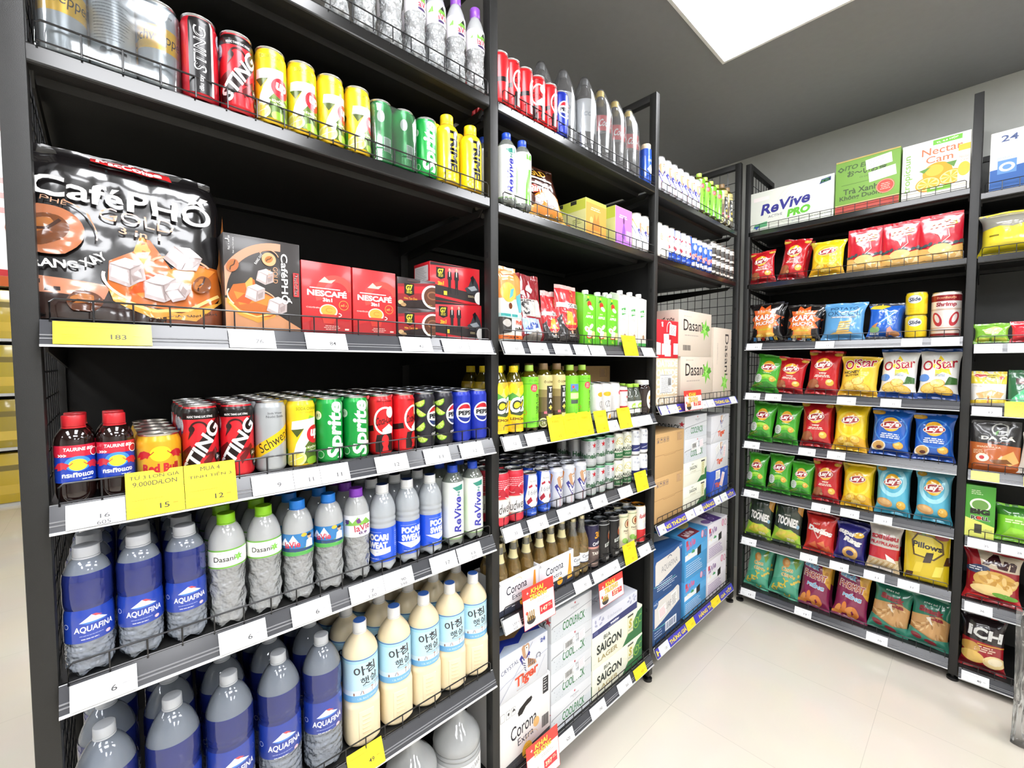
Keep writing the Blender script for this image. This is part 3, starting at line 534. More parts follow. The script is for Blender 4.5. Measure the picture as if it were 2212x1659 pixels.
bottle('jug_plain', 78, 380, 250, 22, 350, WATER, '#dfe6ee', 'five-litre water jug', ribs=(40, 60, 80, 100, 120, 150, 180, 220, 235), gd=4, capr=25, caph=20, name='water_jug', petal=0)
c2 = [E(-18, 148, 15, 20, '#f4d21c'), E(18, 142, 17, 18, '#f2cc10'), P([(-44, 120), (-20, 136), (4, 120), (28, 136), (44, 122), (44, 110), (-44, 110)], '#4f9a3c'), P([(-30, 84), (10, 74), (40, 90), (40, 70), (6, 60), (-26, 66)], '#3a4a2c'), T('C2', 2, 96, 66, 52, '#26351f', 6, .15, .09), T('C2', 2, 97, 64, 50, '#f4f4ee', 6, .15, .03), T('LEMON', -2, 50, 52, 9, '#6b4a12', -3, 0, .04), LN(-24, 26, 40, 5, 5, '#b98a20', 1.4), E(-10, 10, 22, 8, '#f0c81c'), E(18, 4, 18, 7, '#f4d63a')]
TEA = clear('tea in clear bottle', '#b5a63c', .8, .4, .06, .1, 40, '#8a7d1c')
bottle('c2', 33, 222, 150, 13, 204, TEA, '#f8d81c', 'lemon tea bottle, yellow cap', [(8, 170, M('#f6cf1c', 'film'), [P([(-104, 150), (104, 150), (104, 170), (-104, 170)], '#c9a82a'), P([(-104, 108), (104, 108), (104, 150), (-104, 150)], '#e8e06a')]+c2, 'film')], capr=15, base=.9)
itoen = [E(8, 142, 13, 13, '#d8404a'), LN(0, 16, 147, 4, 4, '#f3c9c4', 1.6, cen=True), T('お〜いお茶', 22, 90, 66, 15, '#1d4a1c', -90, 0, .03), A(-24, 62, 6, 1.5, 0, 360, '#d86a3a'), T('ITO EN', 4, 166, 28, 6, '#4d8a24', 0, .2), LN(0, 22, 44, 2, 4, '#3f8a1c'), R(-104, 26, 104, 28, '#4fae1f'), R(-104, 154, 104, 157, '#58b824')]
bottle('greentea', 32, 216, 172, 13, 198, TEA, '#b6e05a', 'green tea bottle, lime cap', [(14, 178, M('#79cf2a', 'film'), itoen, 'film')], capr=14.5, base=.9)
bottle('greentea_b', 32, 216, 172, 13, 198, TEA, '#b6e05a', 'green tea bottle showing its back', [(14, 178, M('#79cf2a', 'film'), [R(-14, 120, 28, 148, '#5a86c4'), P([(-14, 120), (0, 134), (14, 122), (28, 130), (28, 120)], '#4f9a4a'), E(-4, 138, 5, 5, '#d0403a'), R(-14, 96, 28, 116, '#dbe8a0'), R(-12, 78, 20, 92, '#47564a'), R(26, 24, 34, 70, '#e6efd9'), LN(-20, 14, 66, 9, 5, '#4d9a1c'), R(-104, 26, 104, 28, '#4fae1f')], 'film')], capr=14.5, base=.9)
teaplus = [R(-104, 8, 104, 60, '#4a3c26'), R(-104, 60, 104, 110, '#6a5a34'), P([(-104, 110), (104, 110), (104, 130), (-104, 140)], '#8f7f4a'), T('Ô LONG', 10, 162, 40, 9, '#5a4a1c', 0, 0, .02), R(0, 56, 30, 148, '#141210'), *[T(c, 15, 136-i*20, 15, 15, '#f4f2ea', 0, 0, .04) for i, c in enumerate('TEA')], T('+', 15, 74, 16, 16, '#e8cf5a', 0, 0, .06), E(-12, 24, 15, 16, '#ece6b8'), E(-12, 24, 11, 12, '#8a8a4a'), T('24', -12, 24, 12, 11, '#f4f0d4'), R(4, 30, 32, 52, '#c9c47a'), R(-10, 54, 0, 62, '#e06a7a')]
bottle('teaplus', 32, 224, 172, 14, 204, TEA, '#8f7350', 'oolong tea bottle, brown cap', [(8, 184, M('#cfc383', 'film'), teaplus, 'film')], capr=15.5, base=.9)
bottle('redbull_glass', 26, 148, 100, 13.5, 127, DARKGL, '#c4242c', 'dark glass energy bottle, red cap', [(34, 98, M('#1b3fb0', 'film'), [R(-82, 78, 82, 98, '#c8203a'), P([(-82, 98), (82, 98), (82, 88), (10, 86), (-82, 76)], '#c8203a'), T('TAURINE 800', 2, 91, 40, 6, '#f6eef0', 0, .1, .03), T('>>>', -20, 81, 12, 5, '#fff', 0, 0, .04), E(0, 66, 17, 13, '#3f8fe6'), E(0, 64, 12, 10, '#ffe030'), bull(-32, 62, .85, '#c8283a'), bull(32, 62, -.85, '#c8283a'), T('กระทิงแดง', 0, 47, 42, 8, '#e9f0fb', 0, 0, .04), LN(4, 24, 38, 1, 3, '#cfe0f8', 1.4), A(24, 84, 7, 1.2, 0, 360, '#fff')], 'film')], capr=15.4, caph=19, petal=0, base=.7, name='energy_bottle')
bottle('corona_bottle', 30, 230, 118, 13, 190, BEER, '#d8cfa8', 'clear glass beer bottle', [(44, 84, M('#eef0f2', 'paper'), [T('Corona', 2, 70, 46, 13, '#23304a', 0, .1, .02), T('Extra', 4, 56, 26, 8, '#3a465a'), R(-94, 44, 94, 48, '#26304a'), E(14, 50, 4, 3, '#c9a24a')], 'paper')], capr=13.8, caph=10, petal=0, name='beer_bottle', capfin='metal', mats=[(158, BEER), (999, CLEARG)])
bottle('cola_red', 46, 300, 190, 13, 278, COLA, '#f0c93a', 'cola bottle, yellow cap, red label', [(120, 182, M('#cf2430', 'film'), [T('Coca-Cola', 0, 152, 90, 30, '#f4efee', 0, .3, .02)], 'film')], capr=15, petal=5, ribs=(110, 188))
bottle('cola_dark', 46, 300, 190, 13, 278, COLA, '#2b2c30', 'dark cola bottle', [(78, 206, M('#e6e8ea', 'film'), [T('cola', 0, 150, 60, 24, '#b9bdc4', 0, .2, .03)], 'film')], capr=15, petal=5)
bottle('spray', 26, 176, 150, 20, 158, M('#1f4fb4', 'can'), '#d9c7ac', 'blue slim bottle with cream cap', [(30, 120, M('#2058c4', 'film'), [P([(-20, 60), (0, 84), (20, 50), (0, 40)], '#e3e8f4'), T('BEER', 0, 100, 30, 10, '#e9e3c9')], 'film')], capr=22, caph=34, petal=0, name='spray_bottle')
bottle('jar_lemon', 42, 236, 196, 34, 216, M('#38301a', 'film'), '#c4b45a', 'jar of pickled lemons', [(60, 180, M('#4a3f1c', 'film'), [E(-20, 120, 16, 34, '#cfc85a', 15), E(6, 118, 15, 36, '#d8d06a', -5), E(28, 110, 14, 28, '#c4bd50', -15)], 'film')], capr=37, caph=18, petal=0, name='lemon_jar', cat='jar')
bottle('green_mini', 24, 120, 60, 12, 112, clear('greenish glass', '#bfc9b8', .65, .3, .05, .15, 60, '#9aa594'), '#a9dc4a', 'small clear bottle, green cap', [(12, 56, M('#e6e8e2', 'paper'), [E(2, 38, 15, 12, '#a8d84a'), T('aloe', 2, 38, 20, 8, '#f4f8e8', 0, .2, .03), LN(-14, 16, 20, 2, 4, '#a9aca4')], 'paper')], capr=14, caph=9, petal=0)
bottle('brown_jar', 32, 134, 100, 25, 118, DARKGL, '#e9e7e2', 'dark jar with oval label', [(20, 96, M('#2a1712', 'film'), [E(6, 58, 18, 36, '#f0ece4'), P([(-2, 70), (12, 74), (12, 62), (-2, 58)], '#e6b83a'), P([(0, 44), (12, 48), (10, 36)], '#c45a3a')], 'film')], capr=27, caph=14, petal=0, name='jar', cat='jar')
# ================================================================== boxes
KR = '#c9a36f'
def bars(x0, x1, y0, y1, c='#2b2b2b', n=18, seed=3):
    r = random.Random(seed); o = []; x = x0; w = (x1-x0)/n
    while x < x1: k = w*r.uniform(.3, .9); o.append(R(x, y0, min(x+k, x1), y1, c)); x += k+w*r.uniform(.3, .8)
    return ('g', o)
def stick(x, y, w, h, rot=0, c='#f2f1ef', ink='#8a8a8a', seed=2): return G(), *sub([R(-w/2, -h/2, w/2, h/2, c), LN(-w*.4, w*.4, h*.3, max(2, int(h/7)), h*.8/max(2, int(h/7)), ink, h*.035, seed)], x, y, 1, rot)
ice = lambda x, y, s, a=0: sub([P([(-16, -8), (-12, 10), (2, 16), (16, 10), (15, -8), (0, -15)], '#b3a5a4'), P([(-12, 10), (2, 16), (16, 10), (4, 4)], '#dcd3d3'), P([(-14, -4), (-10, 8), (2, 3), (1, -11)], '#cbc0c0'), P([(4, -2), (13, 4), (12, -6), (5, -10)], '#9a8a88'), P([(-8, 2), (-2, 2), (-4, -6)], '#e8e2e0'), W([(4, 4), (2, -13)], 1, '#8f7f7e'), W([(-12, 10), (4, 4), (16, 10)], .8, '#a39594')], x, y, s, a)
bean = lambda x, y, r, a=20, c='#7a4420': sub([E(0, 0, r, r*.72, c), E(-r*.1, r*.2, r*.7, r*.32, '#a8662e'), W([(-r*.8, -r*.05), (-r*.3, r*.14), (r*.2, -r*.08), (r*.85, r*.1)], r*.14, '#3c1d0c')], x, y, 1, a)
coffee = lambda: [P([(-40, -46), (60, -58), (92, -20), (88, 30), (40, 34), (20, 18), (-6, 62), (-20, 64), (-28, 40), (-58, 20), (-62, -20)], '#b9601e'), P([(-28, 40), (-20, 64), (-14, 66), (-6, 44), (-16, 20)], '#e0a050'), P([(-50, 0), (10, 12), (44, 30), (84, 26), (60, -4), (20, -8), (-20, -36)], '#d9822e'), P([(-20, 4), (16, 14), (4, -22), (-36, -30)], '#c24f18'),
    P([(-62, -20), (-30, -48), (30, -58), (84, -34), (96, 0), (92, -30), (50, -70), (-10, -68), (-56, -44)], '#d99a3c'), W([(-50, -38), (-10, -56), (40, -52), (86, -20)], 5, '#f0c878'), A(34, 26, 40, 4, 10, 170, '#cfa98a', ry=14), A(4, -6, 70, 4, 170, 235, '#e0c9b0', ry=40)]
box('cafe_box', 147, 62, 192, '#34302f', 'tall black coffee box', [P([(-73, 0), (73, 0), (73, 6), (16, 40), (-73, 62)], '#c98d63'), A(30, 70, 108, 16, 88, 182, '#c9957a'), *sub(coffee(), -28, 66, .62, -20), *ice(2, 112, 1.1), *ice(-18, 76, 1.2), *ice(24, 52, 1.3), *bean(-58, 128, 14, 60, '#b0663a'), E(10, 150, 14, 14, '#d9a878'), *bean(10, 150, 9, 40, '#b8743c'), A(10, 150, 20, 2, 20, 150, '#c99a7a'), T('RANG XAY', -10, 148, 26, 5, '#eee', 60),
    T('CaféPHỐ', 44, 112, 108, 21, '#f3f1ee', -90, 0, .02), T('GOLD', 22, 118, 34, 9, '#d99c72', -90), T('3 in 1', 10, 120, 18, 6, '#d99c72', -90), R(58, 76, 70, 128, '#c92a2c'), T('MacCoffee', 64, 102, 46, 8, '#fff', -90, 0, .03), LN(-70, -62, 178, 1, 4, '#ccc', 2), T('Khối lượng tịnh 200g', -56, 168, 32, 3.5, '#ddd', -90), T('10 gói x 20g', -64, 172, 28, 4, '#ddd', -90)], fin='gloss', name='coffee_box')
nes = [P([(-58, 0), (58, 0), (58, 60), (-58, 20)], '#b02026'), A(20, 90, 40, 16, 20, 200, '#d8483f'), P([(-20, 118), (-6, 132), (4, 124), (20, 128), (10, 118)], '#e8b8ae'), T('NESCAFÉ', 0, 94, 92, 17, '#fbf6f2', 0, 0, .04), R(-40, 103, 30, 105, '#fbf6f2'), T('3in1', 0, 78, 22, 9, '#fbf6f2', 0, 0, .04), E(2, 52, 21, 16, '#f4ead9'), E(2, 53, 18, 13, '#e2a23c'), A(4, 54, 8, 1.5, 30, 320, '#c47f22', ry=5), P([(-16, 44), (20, 44), (14, 22), (-10, 22)], '#c93a30'), A(24, 44, 8, 2, -80, 80, '#f0d9cf', ry=4), A(38, 68, 11, 1.2, 0, 360, '#f0a24a'), T('SỐ 1', 38, 68, 14, 6, '#f5b45a', 0, .1, .03), T('VỊ NGUYÊN BẢN', -34, 58, 30, 5, '#f6e2da'), LN(-12, 30, 16, 3, 4, '#e9b9ae', 1.6, cen=True), R(40, 8, 50, 12, '#e9c9c0')]
box('nes_box', 116, 46, 164, '#c3282c', 'red instant coffee box', nes, fin='gloss', name='coffee_box')
g7logo = lambda x, y, s: sub([P([(-15, 16), (15, 16), (15, -12), (0, -18), (-15, -12)], '#14100e'), T('G7', 0, 5, 20, 15, '#e8d43a', 4, .1, .04), LN(-11, 11, -6, 2, 4, '#d8c43a', 2, cen=True)], x, y, s)
box('g7_small', 119, 60, 79, '#26191a', 'small black and red coffee box', [P([(-60, 60), (60, 74), (60, 30), (-60, 14)], '#8a1a24'), P([(-60, 52), (60, 66), (60, 46), (-60, 34)], '#b81f2a'), *g7logo(-24, 48, 1.0), T('Hòa Tan Đen', -20, 24, 40, 6, '#e8b43a'), E(50, 34, 36, 33, '#efe8e4'), E(52, 34, 31, 28, '#5b3422'), A(50, 38, 16, 4, 30, 300, '#8a5c40', ry=10), E(-50, 12, 8, 6, '#c9a878'), E(-42, 6, 8, 5, '#a8845a'), LN(30, 54, 10, 1, 3, '#c9b06a', 1.2), R(-30, 70, 10, 75, '#4a3838')], fin='gloss', name='coffee_box')
man = lambda x, y, s: sub([E(0, 46, 4, 5, '#c9a088'), P([(-7, 40), (7, 40), (9, 16), (6, 14), (5, -8), (7, -30), (3, -30), (0, -6), (-4, -30), (-7, -30), (-5, -8), (-6, 14), (-9, 16)], '#19161a'), P([(-2, 40), (2, 40), (1, 24), (-1, 24)], '#e9e4e0')], x, y, s)
box('g7_big', 188, 90, 115, '#c4212b', 'large red and black coffee box', [P([(-94, 104), (94, 115), (-94, 115)], '#1a1416'), P([(-94, 0), (94, 0), (94, 34), (-94, 50)], '#2b2324'), P([(-94, 14), (94, -4), (94, 4), (-94, 22)], '#c4212b'), *g7logo(-56, 84, 1.05), T('3in1', -56, 54, 22, 12, '#f0b62c', 5, .1, .05), *man(-24, 54, .95), *man(2, 54, 1.0), P([(34, 48), (48, 56), (60, 80), (74, 84), (86, 66), (92, 44), (80, 30), (44, 34)], '#3a3a3e'), P([(56, 84), (66, 92), (72, 84), (66, 60)], '#151518'), P([(44, 52), (72, 60), (84, 48), (60, 42)], '#9aa0a6'), E(90, 22, 18, 20, '#e6e2de'), R(-46, 20, -34, 32, '#e8c43a'), LN(46, 76, 26, 2, 4, '#d9c9a0', 1.4)], l=[R(-40, 60, 36, 105, '#dcd6d6'), LN(-34, 30, 98, 8, 5, '#555', 1)], fin='gloss', name='coffee_box')
beer_side = lambda t, c: [T(t, 0, 70, 120, 30, c, 0, 0, .03)]
box('tiger_case', 240, 130, 162, '#dfe2ea', 'white lager case with tiger', [T('CRYSTAL', -70, 112, 82, 15, '#3a4268', 10), *tigerface(4, 112, 1.35), P([(-2, 70), (12, 108), (56, 84), (60, 70)], '#c8956a'), P([(-16, 66), (-6, 104), (14, 110), (16, 66)], '#e9e6e4'), *[W([(-10+i*3, 100-i*9), (4+i, 92-i*9)], 3, '#33406f') for i in range(4)], *[W([(18+i*9, 106-i*6), (22+i*9, 76-i*2)], 3.4, '#3a3a44') for i in range(4)], A(70, 92, 10, 3, -60, 200, '#7a7a86'), W([(-118, 8), (40, 156)], 1.6, '#8a93b0'), W([(-118, 56), (-90, 66), (118, 96)], 1.4, '#9aa2bc'), T('Tiger', 10, 44, 118, 52, '#f0e4de', 6, .1, .09), T('Tiger', 10, 44, 116, 48, '#d8492a', 6, .1, .03), LN(-40, 40, 14, 1, 4, '#b9a09a', 2), T('24', 92, 142, 26, 15, '#4a5aa8', 0, 0, .03), W([(60, 20), (104, 80)], 1.2, '#9aa2bc')],
    t=[P([(-125, -65), (125, -65), (125, -50), (60, -20), (125, 10), (125, 65), (-125, 65)], '#c9d6ea'), P([(-125, -60), (-60, -36), (-10, -50), (40, -30), (110, -44), (125, -20), (60, 0), (0, -16), (-60, 0), (-125, -30)], '#2a3fb0'), P([(-125, -36), (-60, -10), (0, -26), (70, -6), (40, 8), (-20, 0), (-90, 14), (-125, 0)], '#b08a5a')], name='beer_case')
cor = [T('Corona', -8, 108, 132, 44, '#2a2c34', 4, .05, .008), T('Extra', 0, 68, 80, 24, '#3a3d48', 4), E(56, 88, 16, 16, '#e6b877')]
box('corona_case', 262, 130, 232, '#eceae8', 'white beer case with hand hole', [P([(-131, 0), (131, 0), (131, 46), (60, 40), (-131, 26)], '#3d3e44'), P([(-42, 170), (-34, 180), (6, 194), (28, 196), (33, 188), (26, 180), (0, 174), (-20, 158), (-38, 158)], '#15100e'), *sub(cor, -2, 10), E(6, 30, 26, 26, '#e8bc3a'), LN(-10, 22, 40, 4, 7, '#c4902a', 2, cen=True), A(30, 62, 30, 1.5, 0, 300, '#e8c98a', ry=16), R(90, 172, 120, 226, '#26262a'), LN(94, 116, 218, 5, 9, '#d9d9d9', 3), bars(84, 122, 60, 100), *[G(R(-126+i*26, 176, -106+i*26, 202, '#b9b9b9'), R(-124+i*26, 178, -108+i*26, 200, '#f1efed')) for i in range(3)], E(-88, 190, 4, 5, '#333'), P([(-72, 188), (-54, 188), (-63, 198)], '#444'), LN(10, 60, 20, 2, 6, '#dcdcdc', 2)], name='beer_case')
cool = [P([(-126, 60), (-118, 66), (126, 86), (126, 84), (-116, 62), (-122, 56)], '#8b9297'), R(-127, 2, 127, 58, '#cfd5db'), T('COOLPACK', 10, 44, 140, 36, '#2f7a46', 0, 0, .02), ST(16, 116, 7, '#c4303e'), T('Heineken', 16, 102, 52, 9, '#8a9096'), T('SILVER', 16, 93, 24, 5, '#a4a9ae'), *[E(-100+((i*73) % 200), 12+((i*37) % 44), 2.4, 2, '#b3bcc4') for i in range(26)], E(-110, 48, 2, 2, '#8b9297')]
box('cool_case', 254, 200, 126, '#d6d9dd', 'silver cool pack beer case', cool, l=[T('COOLPACK', 0, 64, 150, 34, '#3c4348', 0, 0, .02), ST(84, 84, 18, '#c4303e')], name='beer_case')
box('cool_case_s', 254, 200, 126, '#d6d9dd', 'silver cool pack case with stickers', cool+[*stick(-18, 84, 74, 44, 6, '#f3f3f2', '#333')[1:], bars(-46, -2, 74, 96, '#444'), *stick(58, 90, 40, 40, 5, '#f5e9ec', '#d9a0ac')[1:], *stick(26, 52, 44, 34, 4, '#f3f3f2', '#aaa')[1:]], l=[T('COOLPACK', 0, 64, 150, 34, '#3c4348', 0, 0, .02)], name='beer_case')
saig = [P([(30, 0), (203, 0), (203, 120), (160, 110), (90, 50)], '#2f7040'), P([(60, 20), (203, 90), (203, 104), (90, 50)], '#3d8450'), R(74, 40, 122, 118, '#c4c27e'), R(76, 42, 120, 110, '#e4e4c8'), R(74, 110, 122, 118, '#4a4a44'), T('S', 98, 80, 26, 40, '#b8a94e', 0, .1, .05), T('SAIGON', 98, 54, 38, 8, '#3a4a3c'), A(150, 64, 22, 5, 0, 360, '#8db84a'), P([(140, 60), (160, 60), (150, 80)], '#8db84a'), A(186, 74, 16, 4, 60, 300, '#8db84a'), T('BIA', -92, 104, 52, 17, '#2f3a34', 0, 0, .01), T('SAIGON', -74, 68, 190, 38, '#26302b', 0, 0, .03), T('LAGER', -84, 28, 150, 20, '#a89a6a', 0, 0, .02), LN(-196, -170, 20, 1, 3, '#aab')]
box('saigon_case', 406, 200, 128, '#e9ead9', 'cream lager case with green corner', saig, l=[R(-100, 0, 100, 60, '#3a7a4a'), T('SAIGON', 0, 84, 120, 24, '#2f3a34', 0, 0, .03)], name='beer_case')
box('saigon_case_s', 300, 200, 148, '#e9ead9', 'small cream lager case', [P([(20, 0), (150, 0), (150, 90), (96, 50)], '#2f7040'), R(74, 36, 124, 134, '#dcdcb8'), R(74, 126, 124, 136, '#3a3a36'), T('SAIGON', 99, 84, 70, 22, '#a8a04e', 90, 0, .03), T('BIA', -36, 130, 26, 9, '#4a544c'), T('SAIGON', -30, 106, 92, 22, '#3a443c', 0, 0, .02), T('LAGER', -30, 82, 70, 9, '#b0a88a'), R(-150, 72, 60, 73.5, '#b9bba9'), W([(60, 72), (80, 60)], 1.5, '#b9bba9')], name='beer_case')
box('edel_case', 352, 200, 106, '#dfe1ec', 'pale case with navy stripe', [P([(-176, 0), (176, 0), (176, 42), (-176, 30)], '#343a70'), T('weisbier', -10, 20, 70, 14, '#eef', 0, 0, .05), LN(-60, 40, 7, 1, 3, '#b9bcdc', 2), R(-166, 8, -136, 26, '#5a5f90'), T('Edelweiss', -10, 62, 110, 18, '#b3b5c9', 0, 0, -.004), *[E(-130+40*math.cos(i*1.3)*.7, 70+18*math.sin(i*1.3), 11, 6, '#aeb2cc', i*50) for i in range(6)], *[E(128+30*math.cos(i*1.1), 76+16*math.sin(i*1.1), 10, 6, '#b3b7d0', i*60) for i in range(6)]],
    t=[*[E(90+40*math.cos(i*1.1), -10+50*math.sin(i*1.7), 14, 8, '#9aa3c0', i*60) for i in range(8)], T('EDELWEISS', -60, -20, 120, 30, '#c3c7da')], name='beer_case')
pack6 = [P([(-104, 0), (104, 0), (104, 38), (-104, 22)], '#2c3244'), T('Corona', -14, 92, 104, 34, '#23283a', 4, .05, .008), T('Extra', -4, 58, 66, 20, '#3a3f50', 4), A(-10, 116, 20, 2, 0, 180, '#f0c98a', ry=12), P([(64, 14), (96, 18), (88, 70), (84, 128), (76, 128), (72, 80)], '#e89a2c'), P([(66, 16), (94, 20), (90, 50), (70, 44)], '#f4b84a'), E(18, 24, 17, 17, '#e9aa2c'), LN(8, 28, 32, 3, 6, '#c47f1c', 2, cen=True), LN(-40, -10, 20, 1, 4, '#e9eaee', 3), T('6', -98, 128, 8, 14, '#777')]
def pack(key):
    c = mesh('carrier', [(*rbox(-104, 104, 0, 3, 0, 118, .5), M('#e6e8ec', 'card')), (*rbox(-104, 104, 127, 130, 0, 118, .5), M('#e6e8ec', 'card')), (*rbox(-104, -101, 3, 127, 0, 118, .5), M('#e6e8ec', 'card')), (*rbox(101, 104, 3, 127, 0, 118, .5), M('#e6e8ec', 'card')), (*rbox(-101, 101, 3, 127, 0, 2, .3), M('#d8c9a8', 'card')), art(pack6, lambda u, v, k: (u, -.15-.06*k, v*.84), 'card')])
    bot = KINDS['corona_bottle'][3]; ps = [('beer_carrier', c, 0)]
    for i in range(6):
        dx, dy = (-68+68*(i % 3))*.001, (33+62*(i//3))*.001; base = len(ps)
        for j, (n, me, par) in enumerate(bot): ps.append((n if j else 'bottle', me, 0 if j == 0 else base, (dx, dy, .003) if j == 0 else None))
        col = mesh('neck_label', [(*lathe([(18.4, 164), (15.4, 174), (14.0, 186), (13.8, 193)], 32), M('#e6dca8', 'paper'))]); ps.append(('neck_label', col, base))
    kind(key, 'beer_carrier', 'beer pack', 'white six-bottle beer carrier', ps)
kraft = [R(-152, 118, 152, 119.5, '#a8834f'), W([(-152, 119), (-60, 119), (-56, 112), (60, 112), (64, 119), (152, 119)], 1.6, '#8f6c3d'), *[G(R(-130+i*32, 186, -106+i*32, 214, '#8a7a66'), R(-128+i*32, 188, -108+i*32, 212, KR)) for i in range(4)], P([(-124, 190), (-112, 190), (-118, 208)], '#5a5266'), P([(-94, 200), (-78, 200), (-86, 210)], '#5a5266'), W([(-62, 192), (-46, 208)], 3, '#6a6276'), W([(-46, 192), (-62, 208)], 3, '#6a6276'), T('30M', -22, 200, 18, 12, '#6a6276'), R(80, 180, 130, 222, '#9c7b62'), R(82, 182, 128, 220, KR), LN(86, 124, 214, 5, 7, '#7a6a76', 2)]
box('kraft', 308, 200, 236, KR, 'plain brown cardboard carton', kraft)
das = [T('Dasani', -30, 176, 230, 62, '#241f20', 0, 0, .008), LN(-140, -20, 222, 1, 4, '#c9bcae', 5), leaf8(116, 160, 66), P([(116, 160), (150, 190), (182, 162), (150, 150)], '#4f9a2c'), LN(-130, 90, 116, 1, 5, '#b9ada2', 6), LN(20, 60, 236, 2, 6, '#d3c6b8', 3)]
box('dasani_case', 398, 200, 256, '#d3c6b6', 'cream carton with green leaf star', das+[bars(-150, -60, 34, 64, '#5a5450')], l=[T('TÁI CHẾ TÔI', 0, 206, 150, 24, '#2b2522', 0, 0, .03)], name='water_carton')
box('dasani_case_b', 398, 200, 226, '#d3c6b6', 'cream carton with green star', sub(das, 0, -16), name='water_carton')
box('dasani_tall', 284, 200, 396, '#d3c6b6', 'upright cream carton, sideways lettering', [*sub([T('Dasani', 0, 0, 240, 58, '#241f20', 0, 0, .008)], 68, 244, 1, -90), *sub([leaf8(0, 0, 62)], 40, 82, 1, -60), LN(-60, 20, 330, 1, 4, '#d3c6b8', 3), W([(20, 330), (20, 110)], 2, '#b9ada2'), *sub([LN(-70, 60, 6, 2, 8, '#b9ada2', 4)], -86, 240, 1, -90), LN(90, 130, 360, 1, 4, '#d3c6b8', 3)], name='water_carton')
box('coke_case', 234, 150, 198, '#d3202c', 'red carton with white panels', [P([(-117, 18), (-60, 18), (-60, 78), (-117, 84)], '#ece6e4'), R(-50, 18, 0, 76, '#ece6e4'), R(68, 20, 117, 80, '#ece6e4'), T('cola', -50, 176, 26, 20, '#fff', 90, .2, .03), A(24, 150, 26, 5, -20, 200, '#f4ecea', ry=40), P([(10, 60), (38, 60), (50, 100), (46, 136), (2, 136), (-2, 100)], '#b51a24'), P([(16, 64), (32, 64), (40, 98), (8, 98)], '#e8c4c0'), *stick(58, 150, 68, 56, -4, '#f3f1f0', '#444')[1:], *stick(-6, 88, 52, 78, 3, '#f6eeec', '#e6b0b0')[1:], R(-22, 10, 40, 70, '#c9ccd2'), W([(-117, 130), (-104, 118), (-117, 106)], 2, '#f0d6d6')], name='drink_carton')
box('oat_case', 234, 150, 216, '#d9c7a4', 'tan carton with repeated lettering', [*[T('OATSIDE', 4, 192-i*43, 214, 34, '#f0e9dc', 0, 0, .05) for i in range(5)], *stick(-6, 96, 118, 86, 0, '#f3f2f0', '#999')[1:], R(-65, 136, 53, 138, '#3a3a3a'), R(-65, 54, 53, 56, '#3a3a3a'), bars(14, 46, 88, 122, '#444')], name='drink_carton')
box('tiger_case_w', 278, 200, 176, '#d8d9de', 'white lager case', [W([(-130, 4), (0, 130), (90, 168)], 2, '#8e93a2'), W([(-138, 60), (138, 92)], 1.4, '#a3a8b6'), *tigerface(20, 128, 1.2), T('Tiger', 16, 54, 110, 46, '#dd5a36', 6, .1, .04)], l=[R(-100, 40, 100, 80, '#c9cace'), E(-60, 100, 24, 30, '#b89a8a')], name='beer_case')
box('tiger_case_x', 266, 200, 176, '#d8d9de', 'white lager case with stickers', [W([(-130, 4), (0, 130), (90, 168)], 2, '#8e93a2'), *tigerface(20, 128, 1.2), T('Tiger', 0, 50, 96, 42, '#dd5a36', 6, .1, .04), *stick(-30, 134, 64, 46, 24)[1:], *stick(70, 108, 36, 78, -8, '#f3e9ea', '#dda8ae')[1:]], name='beer_case')
box('tiger_case_b', 268, 200, 180, '#2a52b8', 'blue lager case', [P([(-134, 0), (60, 0), (40, 60), (-134, 20)], '#3f66c8'), W([(-120, 4), (-70, 110), (20, 150)], 3, '#d98a9a'), T('Tiger', -10, 66, 110, 46, '#d9603a', 6, .1, .05), *stick(-24, 140, 66, 66, 0)[1:], *stick(44, 96, 44, 104, -22, '#f3e9e6', '#dda8ae')[1:], T('24', 96, 160, 30, 20, '#c9d6f4')], name='beer_case')
aqc = [P([(-152, 0), (152, 0), (152, 120), (60, 134), (-60, 110), (-152, 60)], '#1f4a80'), P([(-120, 232), (60, 240), (110, 254), (128, 236), (132, 150), (60, 128), (-60, 96), (-128, 84), (-130, 214)], '#dedbd6'), A(-20, 90, 130, 6, 200, 320, '#5fb0b4', ry=20), T('AQUAFINA', 16, 168, 170, 46, '#7a7d84', 3, 0, -.008), A(16, 210, 22, 5, 20, 160, '#4a5468', ry=20), LN(-110, 100, 84, 4, 13, '#d0dcf0', 5), LN(-50, 70, 26, 1, 4, '#b9cbe6', 4), E(136, 250, 20, 20, '#3a70b8'), T('MỚI', 136, 250, 28, 12, '#e6eefa')]
box('aqua_case', 306, 200, 270, '#235089', 'blue water carton with white badge', aqc, l=[R(-100, 120, 100, 180, '#cfd0d2'), W([(-100, 230), (0, 180)], 6, '#dfe3ea')], t=[P([(-150, -100), (150, -100), (150, -40), (-150, 20)], '#2a5a96'), P([(-60, 20), (150, -30), (150, 90), (-20, 90)], '#d9dbe0')], name='water_carton')
box('aqua_case_s', 306, 200, 262, '#235089', 'blue water carton with stickers', sub(aqc[:4], 0, 10)+[R(-20, 30, 100, 86, '#e6ecf6'), bars(-12, 92, 38, 78, '#2a4a7a', 14), *stick(-50, 168, 76, 70, 10, '#f3ecec', '#dda8ae')[1:], *stick(72, 196, 60, 84, 8)[1:], E(-120, 236, 26, 26, '#2a5a96'), T('MỚI', -120, 236, 36, 14, '#e6eefa'), LN(-130, -40, 66, 3, 16, '#c4d3ea', 4)], name='water_carton')
